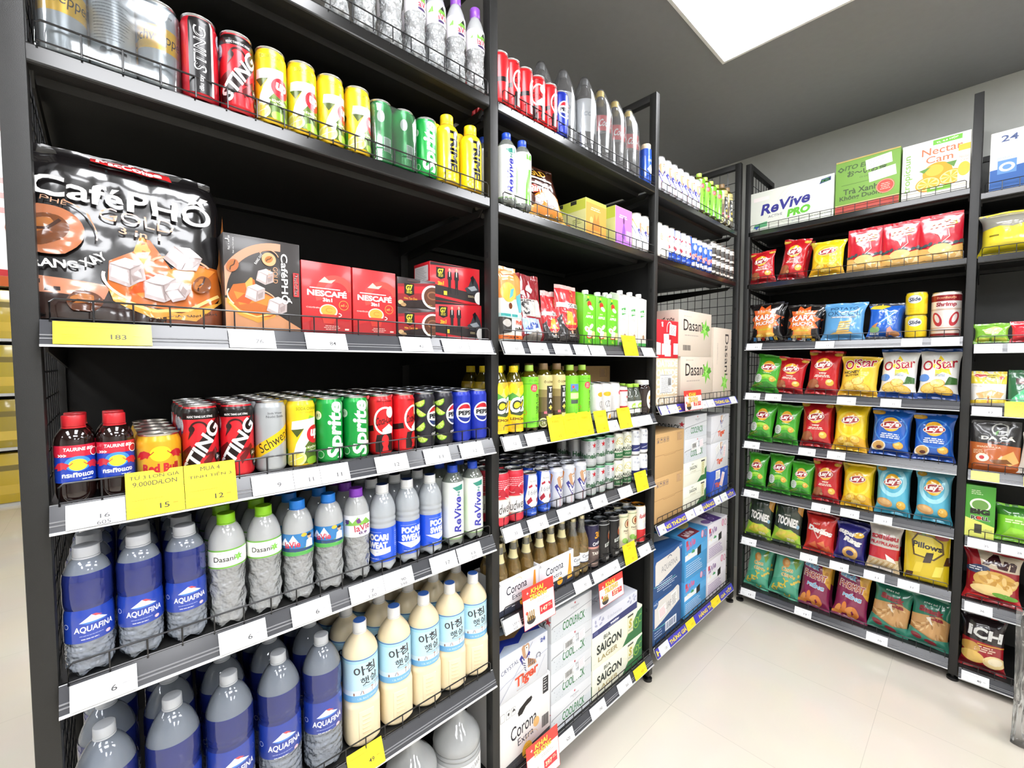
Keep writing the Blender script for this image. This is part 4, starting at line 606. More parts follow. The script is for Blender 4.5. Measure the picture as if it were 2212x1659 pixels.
lvc = lambda c, c2: [R(-148, 104, 148, 150, c2), P([(-148, 104), (20, 104), (20, 138), (-148, 132)], '#eef1f6'), P([(10, 96), (58, 100), (58, 146), (10, 138)], '#171518'), T('laVie', -72, 180, 110, 40, '#d9608c' if c2[1] == '5' else '#8a6a9c', 8, .1, .03), R(-134, 176, -108, 204, '#c4485a'), E(74, 196, 18, 22, '#e6b8d0'), A(74, 196, 16, 4, 0, 360, '#c03a5c', ry=20), A(116, 190, 14, 4, 0, 360, '#c03a5c', ry=18), E(-100, 130, 10, 8, '#f0ecd0'), P([(-70, 130), (-50, 146), (-20, 134), (-30, 126)], '#4aa06a'), LN(-130, 100, 78, 6, 11, '#d6e4f4' if c2[1] == '5' else '#8a6aa8', 4)]
box('lavie_case', 290, 220, 216, '#4aa0dc', 'sky-blue water carton', lvc('#4aa0dc', '#5aaae2'), l=[E(0, 130, 60, 50, '#d9dfe6'), E(0, 120, 34, 30, '#c4485a'), R(-40, 30, 40, 70, '#e6ecf2')], t=[P([(-140, -110), (40, -110), (60, -40), (-120, -50)], '#8a2f3f'), T('laVie', -46, -78, 110, 40, '#f0dfe2', 6, .1, .04), E(60, 10, 74, 40, '#e6da8a', 20), E(40, 60, 70, 34, '#2f6a4f'), P([(-145, 20), (20, 10), (10, 100), (-145, 105)], '#3a86c9')], name='water_carton')
box('lavie_case_p', 290, 220, 228, '#e3dfe6', 'white and purple water carton', lvc('#e3dfe6', '#e6e2ea'), t=[P([(-60, -100), (60, -110), (110, 90), (-10, 80)], '#5a3a86'), *[A(0+i*18, -66+i*52, 16, 5, 0, 360, '#b9a3d3') for i in range(3)], E(-90, -70, 40, 26, '#8a6aa8')], name='water_carton')
box('tea_pack', 130, 250, 146, '#d7d48f', 'green box with orange end', [R(-65, 0, 65, 146, '#e39a3c'), LN(-40, 30, 110, 2, 8, '#f6e0b0', 4, cen=True), P([(-30, 20), (-10, 90), (0, 60), (14, 92), (26, 20)], '#c97f2a'), E(-30, 60, 10, 14, '#f0b668'), R(-65, 130, 65, 146, '#cfd44a')], l=[R(-125, 100, 125, 146, '#cbd24c'), *[R(-90+i*70, 128, -60+i*70, 144, '#2b2b22') for i in range(3)], LN(60, 110, 60, 3, 8, '#9aa05a', 4), E(30, 40, 20, 14, '#c97a3a')], name='drink_box')
box('tea_pack_p', 128, 170, 146, '#d7d48f', 'green box with purple end', [R(-64, 0, 64, 146, '#b777d6'), LN(-40, 30, 112, 2, 8, '#f0dcf6', 4, cen=True), P([(-16, 30), (0, 96), (12, 60), (8, 20)], '#8a4ab0'), E(0, 96, 7, 14, '#6a2f6a'), R(20, 20, 60, 60, '#cda4e2')], l=[R(-85, 100, 85, 146, '#cbd24c'), *[R(-50+i*60, 128, -26+i*60, 144, '#2b2b22') for i in range(2)]], name='drink_box')
def ctn(key, c, desc, items, dc='#e9e6e2', w=72, h=196, d=72, cap='#eceae4'):
    g = [(*rbox(-w/2, w/2, 0, d, 0, h, 1.5), M(c, 'gloss')), art(items, lambda u, v, k: (u, -.15-.06*k, v), 'gloss', (), (), (-w/2+2, 2, w/2-2, h-2))]
    g.append(([(-w/2+1, 1, h), (w/2-1, 1, h), (w/2-1, d*.6, h+16), (-w/2+1, d*.6, h+16), (-w/2+1, d-1, h), (w/2-1, d-1, h)], [(0, 1, 2, 3), (3, 2, 5, 4), (0, 3, 4), (1, 5, 2)], M(c, 'gloss')))
    v, f = lathe([(13, 0), (13, 14), (11.5, 16), (0, 16)], 24); v = [(x, y+22, z+h+6) for x, y, z in v]
    kind(key, 'juice_carton', 'carton', desc, [('juice_carton', mesh('juice_carton', g, 30), 0), ('cap', mesh('cap', [(v, f, M(cap, 'plast'))], 40), 0)])
apple = [E(0, 162, 13, 12, '#d8402c', -30), E(10, 148, 15, 8, '#f2ead0', -25), P([(-22, 170), (-8, 186), (0, 176)], '#2f7a2c'), E(-8, 188, 5, 5, '#d9dc3a'), T('Juss', -2, 126, 20, 8, '#f0f4c0', 0, .1, .03), T('APPLE', 0, 112, 44, 11, '#f4f0d8', 0, 0, .05), A(0, 90, 14, 1.6, 200, 340, '#cfe88a'), E(-12, 62, 17, 11, '#f4ecd0', -20), E(-12, 62, 4, 5, '#c9a25a'), E(12, 74, 14, 8, '#f0e6c4', 40), E(6, 46, 16, 13, '#f6eed4', 15), E(2, 34, 18, 9, '#d23a2a', 10), E(2, 38, 15, 8, '#f2e8c8', 10), E(26, 40, 12, 16, '#e6d28a'), R(-36, 4, 36, 26, '#58b02a'), T('1L', 0, 15, 12, 10, '#d9e84a', 0, 0, .04)]
ctn('apple_ctn', '#6cc62c', 'green apple juice carton', apple)
vico = [P([(-18, 146), (14, 152), (18, 128), (-14, 120)], '#4aa84f'), T('vico', 2, 137, 40, 18, '#f4f6f0', 4, .1, .05), A(0, 130, 30, 1.5, 20, 160, '#d3d0c4'), E(10, 40, 9, 10, '#a8805a'), E(-8, 34, 12, 12, '#e6dccb'), LN(-16, 16, 108, 2, 5, '#b9bdb0', 2, cen=True), W([(-26, 60), (0, 44), (22, 66)], 2, '#cfc9bb'), R(-36, 4, 36, 16, '#4aa84f')]
ctn('vico_ctn', '#e6e4dc', 'white coconut water carton', vico, cap='#efeeea')
box('revive_case', 442, 190, 240, '#e2e5da', 'white carton with purple and green lettering', [*[A(70, 118, 30+i*22, 1.4, 0, 360, '#c9d3c0', 30) for i in range(6)], T('ReVive', -22, 134, 262, 66, '#2c2c86', 5, .25, .03), T('PRO', 50, 74, 118, 46, '#5fb82c', 4, .2, .06), T('ACTIVE', -76, 76, 78, 15, '#55566a', 2, .2), P([(150, 196), (206, 206), (206, 228), (160, 222)], '#3a4a78'), T('MỚI', 180, 213, 42, 18, '#6fd03c', 8, .1, .05), T('BÙ NƯỚC - BỔ SUNG ION', 110, 26, 190, 14, '#8a909a', 2), P([(-200, 14), (-120, 20), (-120, 50), (-190, 40)], '#5fae7a'), P([(-196, 26), (-160, 30), (-180, 8)], '#2a4a9c'), R(-200, 182, -110, 206, '#eee4e2')], name='drink_carton')
box('itoen_case', 276, 190, 284, '#76a244', 'green carton with red bottom band', [R(-138, 0, 138, 38, '#b3473c'), R(-138, 38, 138, 46, '#c9b07a'), *[R(-134+i*46, 8, -92+i*46, 12, '#8a3a30') for i in range(6)], T('ITO EN', -40, 240, 110, 24, '#3d5a2c', 0, .2, .02), T('お〜いお茶', 0, 206, 170, 34, '#35472a', 0, 0, .02), T('OI OCHA', 0, 176, 60, 9, '#4f6f34'), W([(-110, 150), (24, 150), (28, 162), (110, 170)], 2, '#4a6a2c'), P([(-130, 236), (-114, 252), (-98, 236), (-114, 222)], '#3d5a2c'), E(-114, 237, 6, 6, '#76a244'), T('Trà Xanh', -26, 112, 150, 30, '#3c522c', 0, 0, .02), T('Không Đường', -22, 76, 190, 30, '#3c522c', 0, 0, .02), E(80, 100, 38, 36, '#c9483c'), A(80, 100, 35, 2, 0, 360, '#e6b8a0', ry=33), LN(58, 102, 112, 4, 9, '#f0c9b8', 3, cen=True), *stick(50, 236, 108, 52, 6)[1:], *stick(66, 168, 112, 52, 6, '#f4eeee', '#dda8b4')[1:], R(-138, 276, 138, 284, '#b9a45a')], name='drink_carton')
orange = lambda x, y, r: [E(x, y, r, r*.92, '#ee9a1c'), E(x-r*.2, y+r*.25, r*.6, r*.5, '#f5b03c')]
half = lambda x, y, r, a=0: sub([E(0, 0, r, r*.78, '#e8961c'), E(0, 0, r*.9, r*.68, '#f7dc8a'), *[P([(0, 0), (r*.8*math.cos(t), r*.6*math.sin(t)), (r*.8*math.cos(t+.5), r*.6*math.sin(t+.5))], '#f4a92c') for t in [i*PI/4 for i in range(8)]]], x, y, 1, a)
box('nectar_case', 254, 190, 280, '#eae8e0', 'white carton with oranges', [R(-10, 250, 96, 274, '#6cb83c'), T('TL 4.6 HỘP', 42, 262, 80, 12, '#eef6dc', 4, 0, .03), T('Nectar', 24, 222, 150, 36, '#c9704a', 0, 0, .01), T('Cam', 16, 180, 100, 34, '#c9704a', 0, 0, .01), *sub([T('tropicsun', 0, 0, 190, 34, '#7cb04a', 0, 0, .01)], -102, 130, 1, 90), *orange(10, 110, 56), P([(-60, 134), (-14, 146), (-40, 118)], '#5a8a3c'), P([(40, 150), (80, 150), (70, 120)], '#5a8a3c'), *half(60, 76, 46, 10), *half(-24, 60, 48, 0), R(-26, 20, 60, 40, '#7cb83c'), LN(-14, 50, 32, 1, 5, '#eef6dc', 5), R(84, 20, 126, 210, '#e4e0d2'), R(84, 190, 126, 220, '#e0b83a'), E(106, 100, 22, 34, '#e0b43a'), T('Nectar', 106, 160, 34, 12, '#c9907a'), T('Cam', 106, 144, 26, 10, '#c9907a')], name='drink_carton')
box('milk_case', 240, 190, 260, '#dddcd8', 'white and blue milk carton', [P([(-120, 0), (120, 0), (120, 110), (-120, 92)], '#2c5a9c'), T('24', -62, 226, 52, 28, '#4a5a86', 0, 0, .02), R(-96, 70, -38, 130, '#5a86bc'), E(-67, 98, 24, 20, '#dfe6f0'), E(-67, 98, 14, 11, '#5a86bc'), LN(-98, -36, 140, 2, 7, '#9fb4d0', 3), E(40, 50, 20, 12, '#6a92c4')], name='drink_carton')
box('bigroll_box', 97, 60, 248, '#4a9a34', 'green seaweed roll box', [P([(-48, 0), (48, 0), (48, 60), (-48, 92)], '#d8dc6a'), E(0, 158, 34, 30, '#e6ecd8'), E(0, 156, 27, 24, '#6a9a4a'), T('BIG', 0, 124, 64, 26, '#15170f', 0, 0, .07), T('ROLL', 2, 94, 62, 20, '#e9ece0', 0, 0, .09), T('ROLL', 2, 94, 60, 18, '#1c2014', 0, 0, .04), E(-2, 94, 8, 8, '#c4422c'), R(-16, 20, 8, 64, '#3a3a2c'), T('เถ้าแก่', 28, 40, 26, 12, '#8a9a7a'), LN(-30, 10, 222, 3, 8, '#cfe3b8', 3)], fin='gloss', name='snack_box')

# tins of the snack wall
can('slide', 42, 116, '#f3d11c', [E(2, 80, 28, 21, '#e9ebee'), E(2, 80, 26, 19, '#3a5a9c'), E(2, 80, 25, 18, '#e9ebee'), T('Slide', 3, 80, 44, 20, '#1f2a4a', 6, .15, .03), T('YELLOW', -2, 34, 30, 6, '#d0b218'), LN(-24, 24, 24, 3, 4, '#dabc1c', 1.6, cen=True)], 'yellow crisp tub', lidc='#e3d6a0', tab='#e3d6a0', name='crisp_tub', cat='tub')
def lob():
    it = [R(-170, 176, 170, 206, '#8c1c24'), T('ข้าวเกรียบกุ้ง', 4, 192, 74, 14, '#f0b48a', 0, 0, .02), T('Shrimp', 4, 158, 78, 26, '#a03a44', 0, .1, .05), R(-170, 132, 170, 140, '#c9b0a0'), E(-30, 88, 18, 36, '#b8343c', 20), E(36, 88, 18, 36, '#b8343c', -20), E(-30, 92, 9, 22, '#e6d9d4', 20), E(36, 92, 9, 22, '#e6d9d4', -20), *[R(-170, 16+i*14, 170, 20+i*14, '#c9a48a') for i in range(3)], R(-170, 8, 170, 18, '#8c1c24')]
    can('lobster', 54, 222, '#e6dcd6', it, 'tall red and white prawn cracker tin', lidc='#d8cfc9', tab='#d8cfc9', name='cracker_tin', cat='tin')
lob()

# ================================================================== bags
bag('cafe_bag', 300, 312, 62, '#151314', [P([(-150, 0), (150, 0), (150, 66), (90, 84), (20, 30), (-150, 74)], '#2a1712'), P([(-150, 74), (-30, 64), (-40, 38), (-150, 46)], '#b9795a'), P([(40, 0), (150, 0), (150, 40), (60, 22)], '#8a4a30'), *sub(coffee(), 36, 88, 1.15), *ice(-8, 92, 1.7, 8), *ice(78, 132, 1.7, -20), *ice(40, 66, 1.75, 10), *ice(66, 62, 1.2, 40), *bean(104, 82, 20, 60), *bean(-66, 30, 24, 10, '#5b3018'), P([(132, 120), (149, 250), (149, 90), (138, 70)], '#b3703a'), E(-104, 150, 43, 43, '#b06a44'), *bean(-112, 150, 34, 30, '#6b3a18'), A(-104, 150, 58, 2, -10, 70, '#c48a68'), T('CÀ PHÊ', -110, 205, 60, 11, '#c99a7c', -8), T('RANG', -98, 91, 54, 14, '#eceae6', 3, 0, .03), T('XAY', -52, 106, 36, 14, '#eceae6', 38, 0, .03),
    P([(-52, 298), (70, 292), (70, 276), (-52, 282)], '#c92a2c'), T('MacCoffee', 6, 287, 96, 12, '#fff', -3, 0, .04), T('CaféPHỐ', 0, 234, 250, 58, '#f1f0ee', -2, 0, .02), T('GOLD', 12, 190, 106, 22, '#cf9c80', -3, 0, -.008), T('3 in 1', 14, 166, 62, 14, '#d9a98c', -3, 0, .01), T('VỊ MƯỢT MÀ, SÁNH ĐẬM', 70, 14, 110, 7, '#3a2018', 10, 0, .02)], 'big black coffee bag', seed=3, name='coffee_bag', cat='coffee bag', style='block', nu=26, nv=28, wr=2.0)
bag('gold_bag', 200, 214, 56, '#4a2014', [P([(-100, 0), (100, 0), (100, 60), (40, 80), (-100, 40)], '#c99a3c'), P([(-60, 30), (60, 20), (90, 90), (20, 120), (-40, 90)], '#d9862e'), P([(0, 60), (70, 40), (80, 90), (40, 110)], '#efe0cf'), *ice(-30, 70, 1.2), *ice(20, 60, 1.2), T('GOLD', -20, 168, 110, 26, '#d9a83c', 0, 0, .03), T('CÀ PHÊ', -26, 190, 60, 9, '#e6cfb0'), W([(-70, 150), (60, 142)], 6, '#e6ddd6'), W([(-60, 130), (40, 122)], 6, '#d9c9c0'), E(-40, 108, 24, 14, '#b03a2a'), T('3in1', -30, 108, 60, 20, '#f0e4d4', 0, .2, .04), *[E(-70+i*18, 12+(i % 3)*6, 9, 6, '#a87a2c', i*40) for i in range(9)], R(-90, 196, 90, 206, '#b9b3b0')], 'brown and gold coffee bag', seed=9, name='coffee_bag', cat='coffee bag', wr=1.6)
bag('phin_pouch', 118, 252, 60, '#e9e4da', [P([(-59, 252), (59, 252), (59, 150), (0, 136), (-59, 140)], '#e8924a'), E(-16, 160, 34, 32, '#f0b84a'), P([(18, 150), (59, 170), (59, 100), (30, 96)], '#5ab0bc'), P([(-12, 138), (-4, 170), (10, 176), (4, 150)], '#5ab0bc'), E(-8, 116, 9, 10, '#6b2f1c'), R(-59, 76, 59, 90, '#b9d6d3'), LN(-50, 50, 80, 1, 5, '#3a9a98', 9), T('PHIN', 34, 62, 40, 14, '#d8482c', 0, 0, .04), T('ĐẬM', 30, 40, 42, 14, '#1c1a1a', 0, 0, .05), P([(-54, 20), (-10, 30), (-6, 74), (-54, 78)], '#3a3634'), E(-28, 58, 18, 13, '#b9b3ae'), R(-59, 6, 59, 18, '#d96a2c'), LN(-46, 46, 10, 1, 4, '#6a2a12', 4), P([(-40, 226), (20, 236), (24, 222), (-36, 214)], '#f3c9a4')], 'orange and white coffee pouch', seed=4, style='block', name='coffee_pouch', cat='coffee pouch', wr=.8)
bag('s_pouch', 160, 250, 60, '#8a1f28', [R(-46, 92, 56, 156, '#b9b3ae'), T('S', -22, 122, 36, 52, '#2a2426', 0, 0, .02), LN(-40, 46, 148, 1, 4, '#4a3a3a', 5), P([(20, 96), (54, 100), (56, 150), (30, 156)], '#dcd8d4'), R(-52, 26, 40, 84, '#9fb4d3'), P([(-46, 44), (-8, 70), (26, 66), (30, 52), (-30, 40)], '#2f4a98'), P([(-40, 30), (20, 50), (38, 44), (10, 30)], '#e3e6ea'), P([(-52, 4), (40, 4), (40, 34), (10, 40), (-52, 18)], '#8d857c'), P([(-10, 190), (10, 216), (30, 196), (18, 180)], '#e3cfd0'), P([(-50, 176), (-20, 186), (-16, 164)], '#e8dada')], 'crumpled maroon coffee pouch', seed=5, style='pouch', name='coffee_pouch', cat='coffee pouch', wr=2.2)
trung = [P([(-75, 0), (75, 0), (75, 90), (40, 118), (-40, 118), (-75, 90)], '#26201f'), E(0, 96, 48, 46, '#b8282f'), P([(-22, 80), (20, 78), (16, 122), (-18, 126)], '#e8a83a'), R(-32, 72, 30, 80, '#e8a83a'), R(-70, 138, 70, 156, '#d9d4d0'), T('SO 80', 28, 147, 60, 14, '#4a3a3a', 0, 0, .04), A(34, 196, 10, 3, 0, 360, '#e8b86a'), W([(30, 204), (36, 226)], 4, '#e8b86a'), LN(-36, 36, 54, 1, 4, '#d9a86a', 3, cen=True), LN(-20, 30, 34, 2, 7, '#c9c4c0', 3), E(0, 44, 5, 7, '#c99a7a')]
bag('trung', 150, 226, 58, '#c02a30', trung, 'red and black coffee pouch', seed=6, style='pouch', name='coffee_pouch', cat='coffee pouch', sealc='#c9a8a4', topw=.9)
bag('trung_s', 104, 196, 52, '#c02a30', sub(trung, 0, 0, .74), 'narrow red and black coffee pouch', seed=7, style='pouch', name='coffee_pouch', cat='coffee pouch', sealc='#c9a8a4', topw=.9)

def laylogo(x, y, s, yl='#f2b632'):
    n = 24; rib = [(x+40*s*math.cos(2*PI*i/n), y+s*(17*math.sin(2*PI*i/n)+5*math.sin(2*PI*i/n*1)*0+4*math.cos(2*PI*i/n))) for i in range(n)]
    rb2 = [(x+(px_-x)*1.08, y+(py_-y)*1.14) for px_, py_ in rib]
    return [E(x, y+3*s, 36*s, 34*s, yl), P(rb2, '#f0e6d8'), P(rib, '#a3181f'), T("Lay's", x, y+1*s, 70*s, 29*s, '#fbf7f2', 6, .15, .05)]
chip = lambda x, y, rx, ry, a=0, c='#e8b84a': G(*sub([E(0, 0, rx, ry, '#c98f2c'), E(-.6, .8, rx*.92, ry*.9, c), E(-rx*.2, ry*.25, rx*.45, ry*.35, '#f3d37c')], x, y, 1, a))
def lays(key, c, items, desc, w=150, h=228, seed=1, ly=150, s=1.0, **k): bag(key, w, h, 62, c, [*items, *laylogo(0, ly, s)], desc, seed=seed, **k)
gr = [A(10, 60, 52, 16, 150, 30, '#7fc832', ry=30), P([(-75, 0), (75, 0), (75, 40), (10, 66), (-75, 50)], '#2f8a24'), A(4, 78, 50, 14, 170, 10, '#a8dc4a', ry=22), A(4, 44, 60, 10, 190, 350, '#4aa82c', ry=20), E(-48, 78, 23, 26, '#d3d9d0'), A(-54, 86, 7, 1.4, 0, 360, '#7a8a76'), A(-42, 86, 7, 1.4, 0, 360, '#7a8a76'), A(-54, 70, 7, 1.4, 0, 360, '#7a8a76'), A(-42, 70, 7, 1.4, 0, 360, '#7a8a76'), chip(36, 84, 18, 16), W([(-70, 30), (-20, 56)], 2.5, '#b89a4a'), W([(-66, 24), (-12, 50)], 2.5, '#8a7a3a'), LN(-34, 34, 116, 1, 4, '#e3f3c8', 3, cen=True), R(-75, 216, 75, 228, '#3f9a2c')]
lays('lay_green', '#45a82e', gr, 'green bag of potato chips', seed=11)
redi = [P([(-75, 0), (75, 0), (75, 26), (-75, 40)], '#8c121a'), E(-44, 54, 30, 24, '#8a4a30', 20), E(-44, 56, 26, 20, '#a8603c', 20), E(-20, 44, 10, 8, '#c99a6a'), chip(40, 64, 20, 17), T('wavy', 0, 108, 40, 9, '#f6e9d8', 0, .1, .04), LN(-46, 46, 96, 2, 7, '#f3dccb', 4, cen=True), chip(-56, 210, 22, 12), chip(58, 208, 18, 10)]
lays('lay_red', '#c01c24', redi, 'red bag of wavy chips', seed=12)
yel = [P([(-75, 0), (75, 0), (75, 60), (30, 80), (-75, 50)], '#e0a81c'), A(0, 130, 58, 12, 0, 360, '#f8dc4a'), chip(-30, 54, 26, 20, 20, '#f0c84a'), chip(28, 60, 24, 18, -20, '#f0c84a'), chip(0, 30, 26, 16, 0, '#f2d05a'), P([(-75, 228), (-30, 228), (-60, 190), (-75, 180)], '#c9b03a')]
lays('lay_yellow', '#f2cc1c', yel, 'yellow bag of potato chips', seed=13)
blu = [P([(-75, 0), (75, 0), (75, 30), (-75, 44)], '#163a8c'), E(-44, 46, 30, 26, '#f0ead8', 20), E(-44, 48, 24, 20, '#d9a85a', 20), E(-40, 40, 12, 8, '#6b3a2a'), chip(36, 56, 21, 18), LN(-48, 48, 104, 3, 9, '#dfe9f6', 5, cen=True), A(0, 130, 66, 6, 0, 360, '#3f86d8'), chip(-52, 208, 26, 12)]
lays('lay_blue', '#1f5fc0', blu, 'blue bag of potato chips', seed=14)
cy = [A(0, 150, 56, 18, 0, 360, '#a3dcea', ry=58), P([(-75, 0), (75, 0), (75, 36), (-75, 30)], '#3f9ab4'), E(-34, 54, 38, 20, '#d09a5a', -10), E(-36, 58, 30, 12, '#e0b478', -10), chip(42, 50, 21, 19), P([(-75, 228), (75, 228), (75, 206), (-75, 190)], '#7cc4d6'), chip(-50, 206, 20, 10)]
lays('lay_cyan', '#5ab4d0', cy, 'light blue bag of potato chips', seed=15)
def ostar(yell=False):
    c = '#e8c22c' if yell else '#ecebe6'
    return [*([] if yell else [ST(8, 158, 56, '#f4d43a', 5, .5, 100)]), T("O'Star", 0, 168, 146, 53, '#f3efe6', 10, .1, .06), T("O'Star", 0, 168, 140, 48, '#b01f2e', 10, .1, .02), P([(-80, 0), (80, 0), (80, 30), (20, 44), (-80, 26)], '#d9a01c' if yell else '#1f4a9c'), chip(-30, 54, 40, 26, 15, '#f3cf62'), chip(20, 44, 40, 22, -15, '#f0c650'), chip(-4, 76, 30, 20, 5, '#f5d878'),
        *([T('HONEY', -34, 122, 74, 15, '#3a2f1c', 4, 0, .03), T('BUTTER', -32, 106, 66, 10, '#6a4a1c', 4, 0, .03)] if yell else [P([(24, 70), (74, 76), (72, 104), (40, 110)], '#3f6a34'), E(-60, 100, 22, 18, '#5a8ad0'), LN(-20, 30, 118, 2, 7, '#8aa0b8', 3, cen=True)]), E(0, 0, 1, 1, c)]
bag('ostar_yellow', 170, 206, 62, '#ecc63c', ostar(True), 'yellow honey chips bag', seed=16)
bag('ostar_white', 160, 250, 66, '#e9e8e4', ostar(), 'white and blue chips bag', seed=17, sealc='#27509c')
bag('ostar_white_b', 156, 246, 66, '#e9e8e4', ostar(), 'white chips bag with gold star', seed=27, sealc='#27509c')
kara = [ST(0, 130, 94, '#d8602c', 11, .72, 10), ST(0, 122, 74, '#e88a3a', 11, .8, 20), E(4, 60, 46, 34, '#e09a3c'), T('KARA', 0, 146, 132, 36, '#c22a24', 4, .1, .12), T('KARA', 0, 146, 126, 32, '#f3ece0', 4, .1, .04), T('MUCHO', 0, 112, 116, 24, '#c22a24', 4, .1, .12), T('MUCHO', 0, 112, 112, 21, '#f3ece0', 4, .1, .04), T('カラムーチョ', 0, 182, 96, 18, '#f0e6d8', 4, 0, .02), T('VỊ CAY ĐẶC BIỆT', -4, 74, 86, 9, '#b8dc3a', 2, 0, .03), chip(-30, 40, 26, 14), chip(30, 44, 28, 14), *[R(-70+i*24, 14, -52+i*24, 34, c) for i, c in enumerate(['#4a8ac4', '#e6e6e6', '#c23a2c', '#e6e6e6', '#4a8ac4', '#e0b83a'])]]
bag('kara', 190, 232, 62, '#171313', kara, 'black and orange spicy chips bag', seed=18)
bag('kara_b', 190, 214, 62, '#171313', sub(kara, 0, -14), 'black spicy chips bag leaning over', seed=28)
bag('okoci', 190, 200, 62, '#5f9ed0', [T('POTATO', 0, 166, 130, 15, '#2a4a74', 0, 0, .01), T('OKOCIL', 0, 140, 158, 24, '#1f3a60', 0, 0, -.01), R(-60, 116, 60, 124, '#8d9aa8'), LN(-54, 54, 118, 1, 4, '#dfe6ec', 4), *[P([(-30+i*3, 40+i*12), (30+i*2, 46+i*12), (36+i, 54+i*12), (-24+i*3, 50+i*12)], '#e6c478' if i % 2 else '#d9ae58') for i in range(5)], P([(-60, 30), (50, 36), (40, 44), (-40, 40)], '#d9b060'), P([(40, 80), (60, 92), (48, 70)], '#e9e4d8')], 'pale blue cracker bag', seed=19)
bag('xbag', 152, 176, 56, '#2460c4', [P([(-76, 150), (-40, 176), (20, 160), (-20, 140)], '#e0c43a'), T('X', 14, 104, 72, 72, '#dfe9f4', -6, .2, .02), T('X', 14, 104, 68, 66, '#3a86e0', -6, .2, .08), T('X', 14, 104, 54, 56, '#e9f0f8', -6, .2, -.02), E(-44, 44, 24, 16, '#7aa86a'), P([(10, 10), (50, 30), (30, 60), (16, 50)], '#d99a86'), E(50, 26, 20, 14, '#c98a5a'), T('laut', -40, 26, 40, 12, '#dfe9f4', 0, .1, .03), P([(-60, 60), (-30, 80), (-40, 50)], '#b9824a')], 'blue seaweed snack bag', seed=20, sealc='#2b2f3a')
taro = [P([(-75, 0), (75, 0), (75, 74), (40, 64), (0, 76), (-40, 62), (-75, 70)], '#d9ac62'), *[P([(-70+i*17, 8+(i*29) % 40), (-50+i*17, 14+(i*29) % 40), (-40+i*15, 4+(i*17) % 40)], '#ecd09a' if i % 2 else '#c08f46') for i in range(9)], *[E(-68+i*17, 74+(i % 3)*5, 10, 7, '#3c4a4c', i*30) for i in range(9)], E(0, 56, 40, 24, '#e3bd78'), T('ทาโร', 8, 176, 92, 30, '#e9d43a', 4, 0, .04), T('TARO', 30, 152, 30, 7, '#e9c43a', 4), W([(26, 146), (30, 110), (6, 84)], 2.5, '#f0e2d8'), P([(-30, 140), (10, 122), (2, 96), (-8, 124)], '#f3e6dc')]
bag('taro', 148, 226, 44, '#c0182c', taro, 'red squid snack pouch', seed=21, style='pouch', wr=.6, topw=.96)
bag('toon', 176, 284, 56, '#2c3a2e', [P([(-88, 0), (88, 0), (88, 70), (30, 96), (-30, 84), (-88, 100)], '#9ac83c'), P([(-70, 40), (40, 20), (80, 60), (60, 84), (-40, 90)], '#c9c83c'), *[E(-50+i*20, 54+(i % 3)*10, 16, 9, '#d8c24a', 20) for i in range(6)], P([(50, 284), (88, 284), (88, 180), (60, 210)], '#d9a04a'), P([(-88, 130), (-74, 200), (-88, 230)], '#7fb83c'), T('TOONIES', 2, 140, 132, 50, '#f3f2ec', -4, 0, .05), T('snack', 0, 178, 40, 10, '#e6e6de'), E(70, 120, 8, 12, '#8ab8d0'), LN(10, 70, 40, 2, 8, '#e9ecc8', 5)], 'dark green corn snack bag', seed=22)
bag('doritos', 166, 226, 60, '#c82a24', [P([(-83, 226), (83, 226), (83, 204), (-83, 210)], '#7c161a'), P([(-40, 128), (40, 150), (-6, 84)], '#e0b4a4'), P([(-30, 124), (30, 142), (-6, 94)], '#b01f1c'), T('Doritos', 2, 132, 140, 32, '#f5f0ea', -8, .1, .09), T('HOT', -20, 166, 40, 10, '#f0d9c8', 0, .2, .03), P([(-60, 40), (-20, 70), (0, 30)], '#d9683a'), P([(10, 30), (60, 60), (70, 20)], '#d0582c'), P([(-10, 60), (30, 80), (40, 44)], '#e07a46')], 'red tortilla chips bag', seed=23)
bag('ring', 150, 200, 56, '#2c2a78', [P([(-75, 200), (75, 200), (75, 182), (-75, 188)], '#3f3c98'), A(6, 50, 30, 20, 0, 360, '#d9a85a', ry=24), A(6, 52, 30, 8, 20, 170, '#efd09a', ry=24), E(38, 150, 26, 14, '#e8b83a', 10), T('super', -22, 146, 90, 26, '#e9e6e2', -8, .2, .07), T('Ring', 12, 112, 90, 34, '#e9e6e2', -8, .2, .08)], 'dark blue ring snack bag', seed=24)
bag('pilay', 142, 230, 54, '#d3cbc2', [R(-71, 60, 71, 118, '#c4242c'), P([(-71, 0), (71, 0), (71, 66), (-71, 54)], '#d9bf96'), *[W([(-60+i*12, 20), (-40+i*12, 50)], 5, '#e9d7ae' if i % 2 else '#c9a468') for i in range(10)], T('รวยเพื่อน', 0, 172, 124, 28, '#b02a36', 0, 0, .06), T('PILAYPULANG', 0, 138, 128, 16, '#c22a34', 0, 0, .04), P([(10, 90), (50, 70), (60, 50), (20, 60)], '#f0e6dc')], 'white and red cracker bag', seed=25)
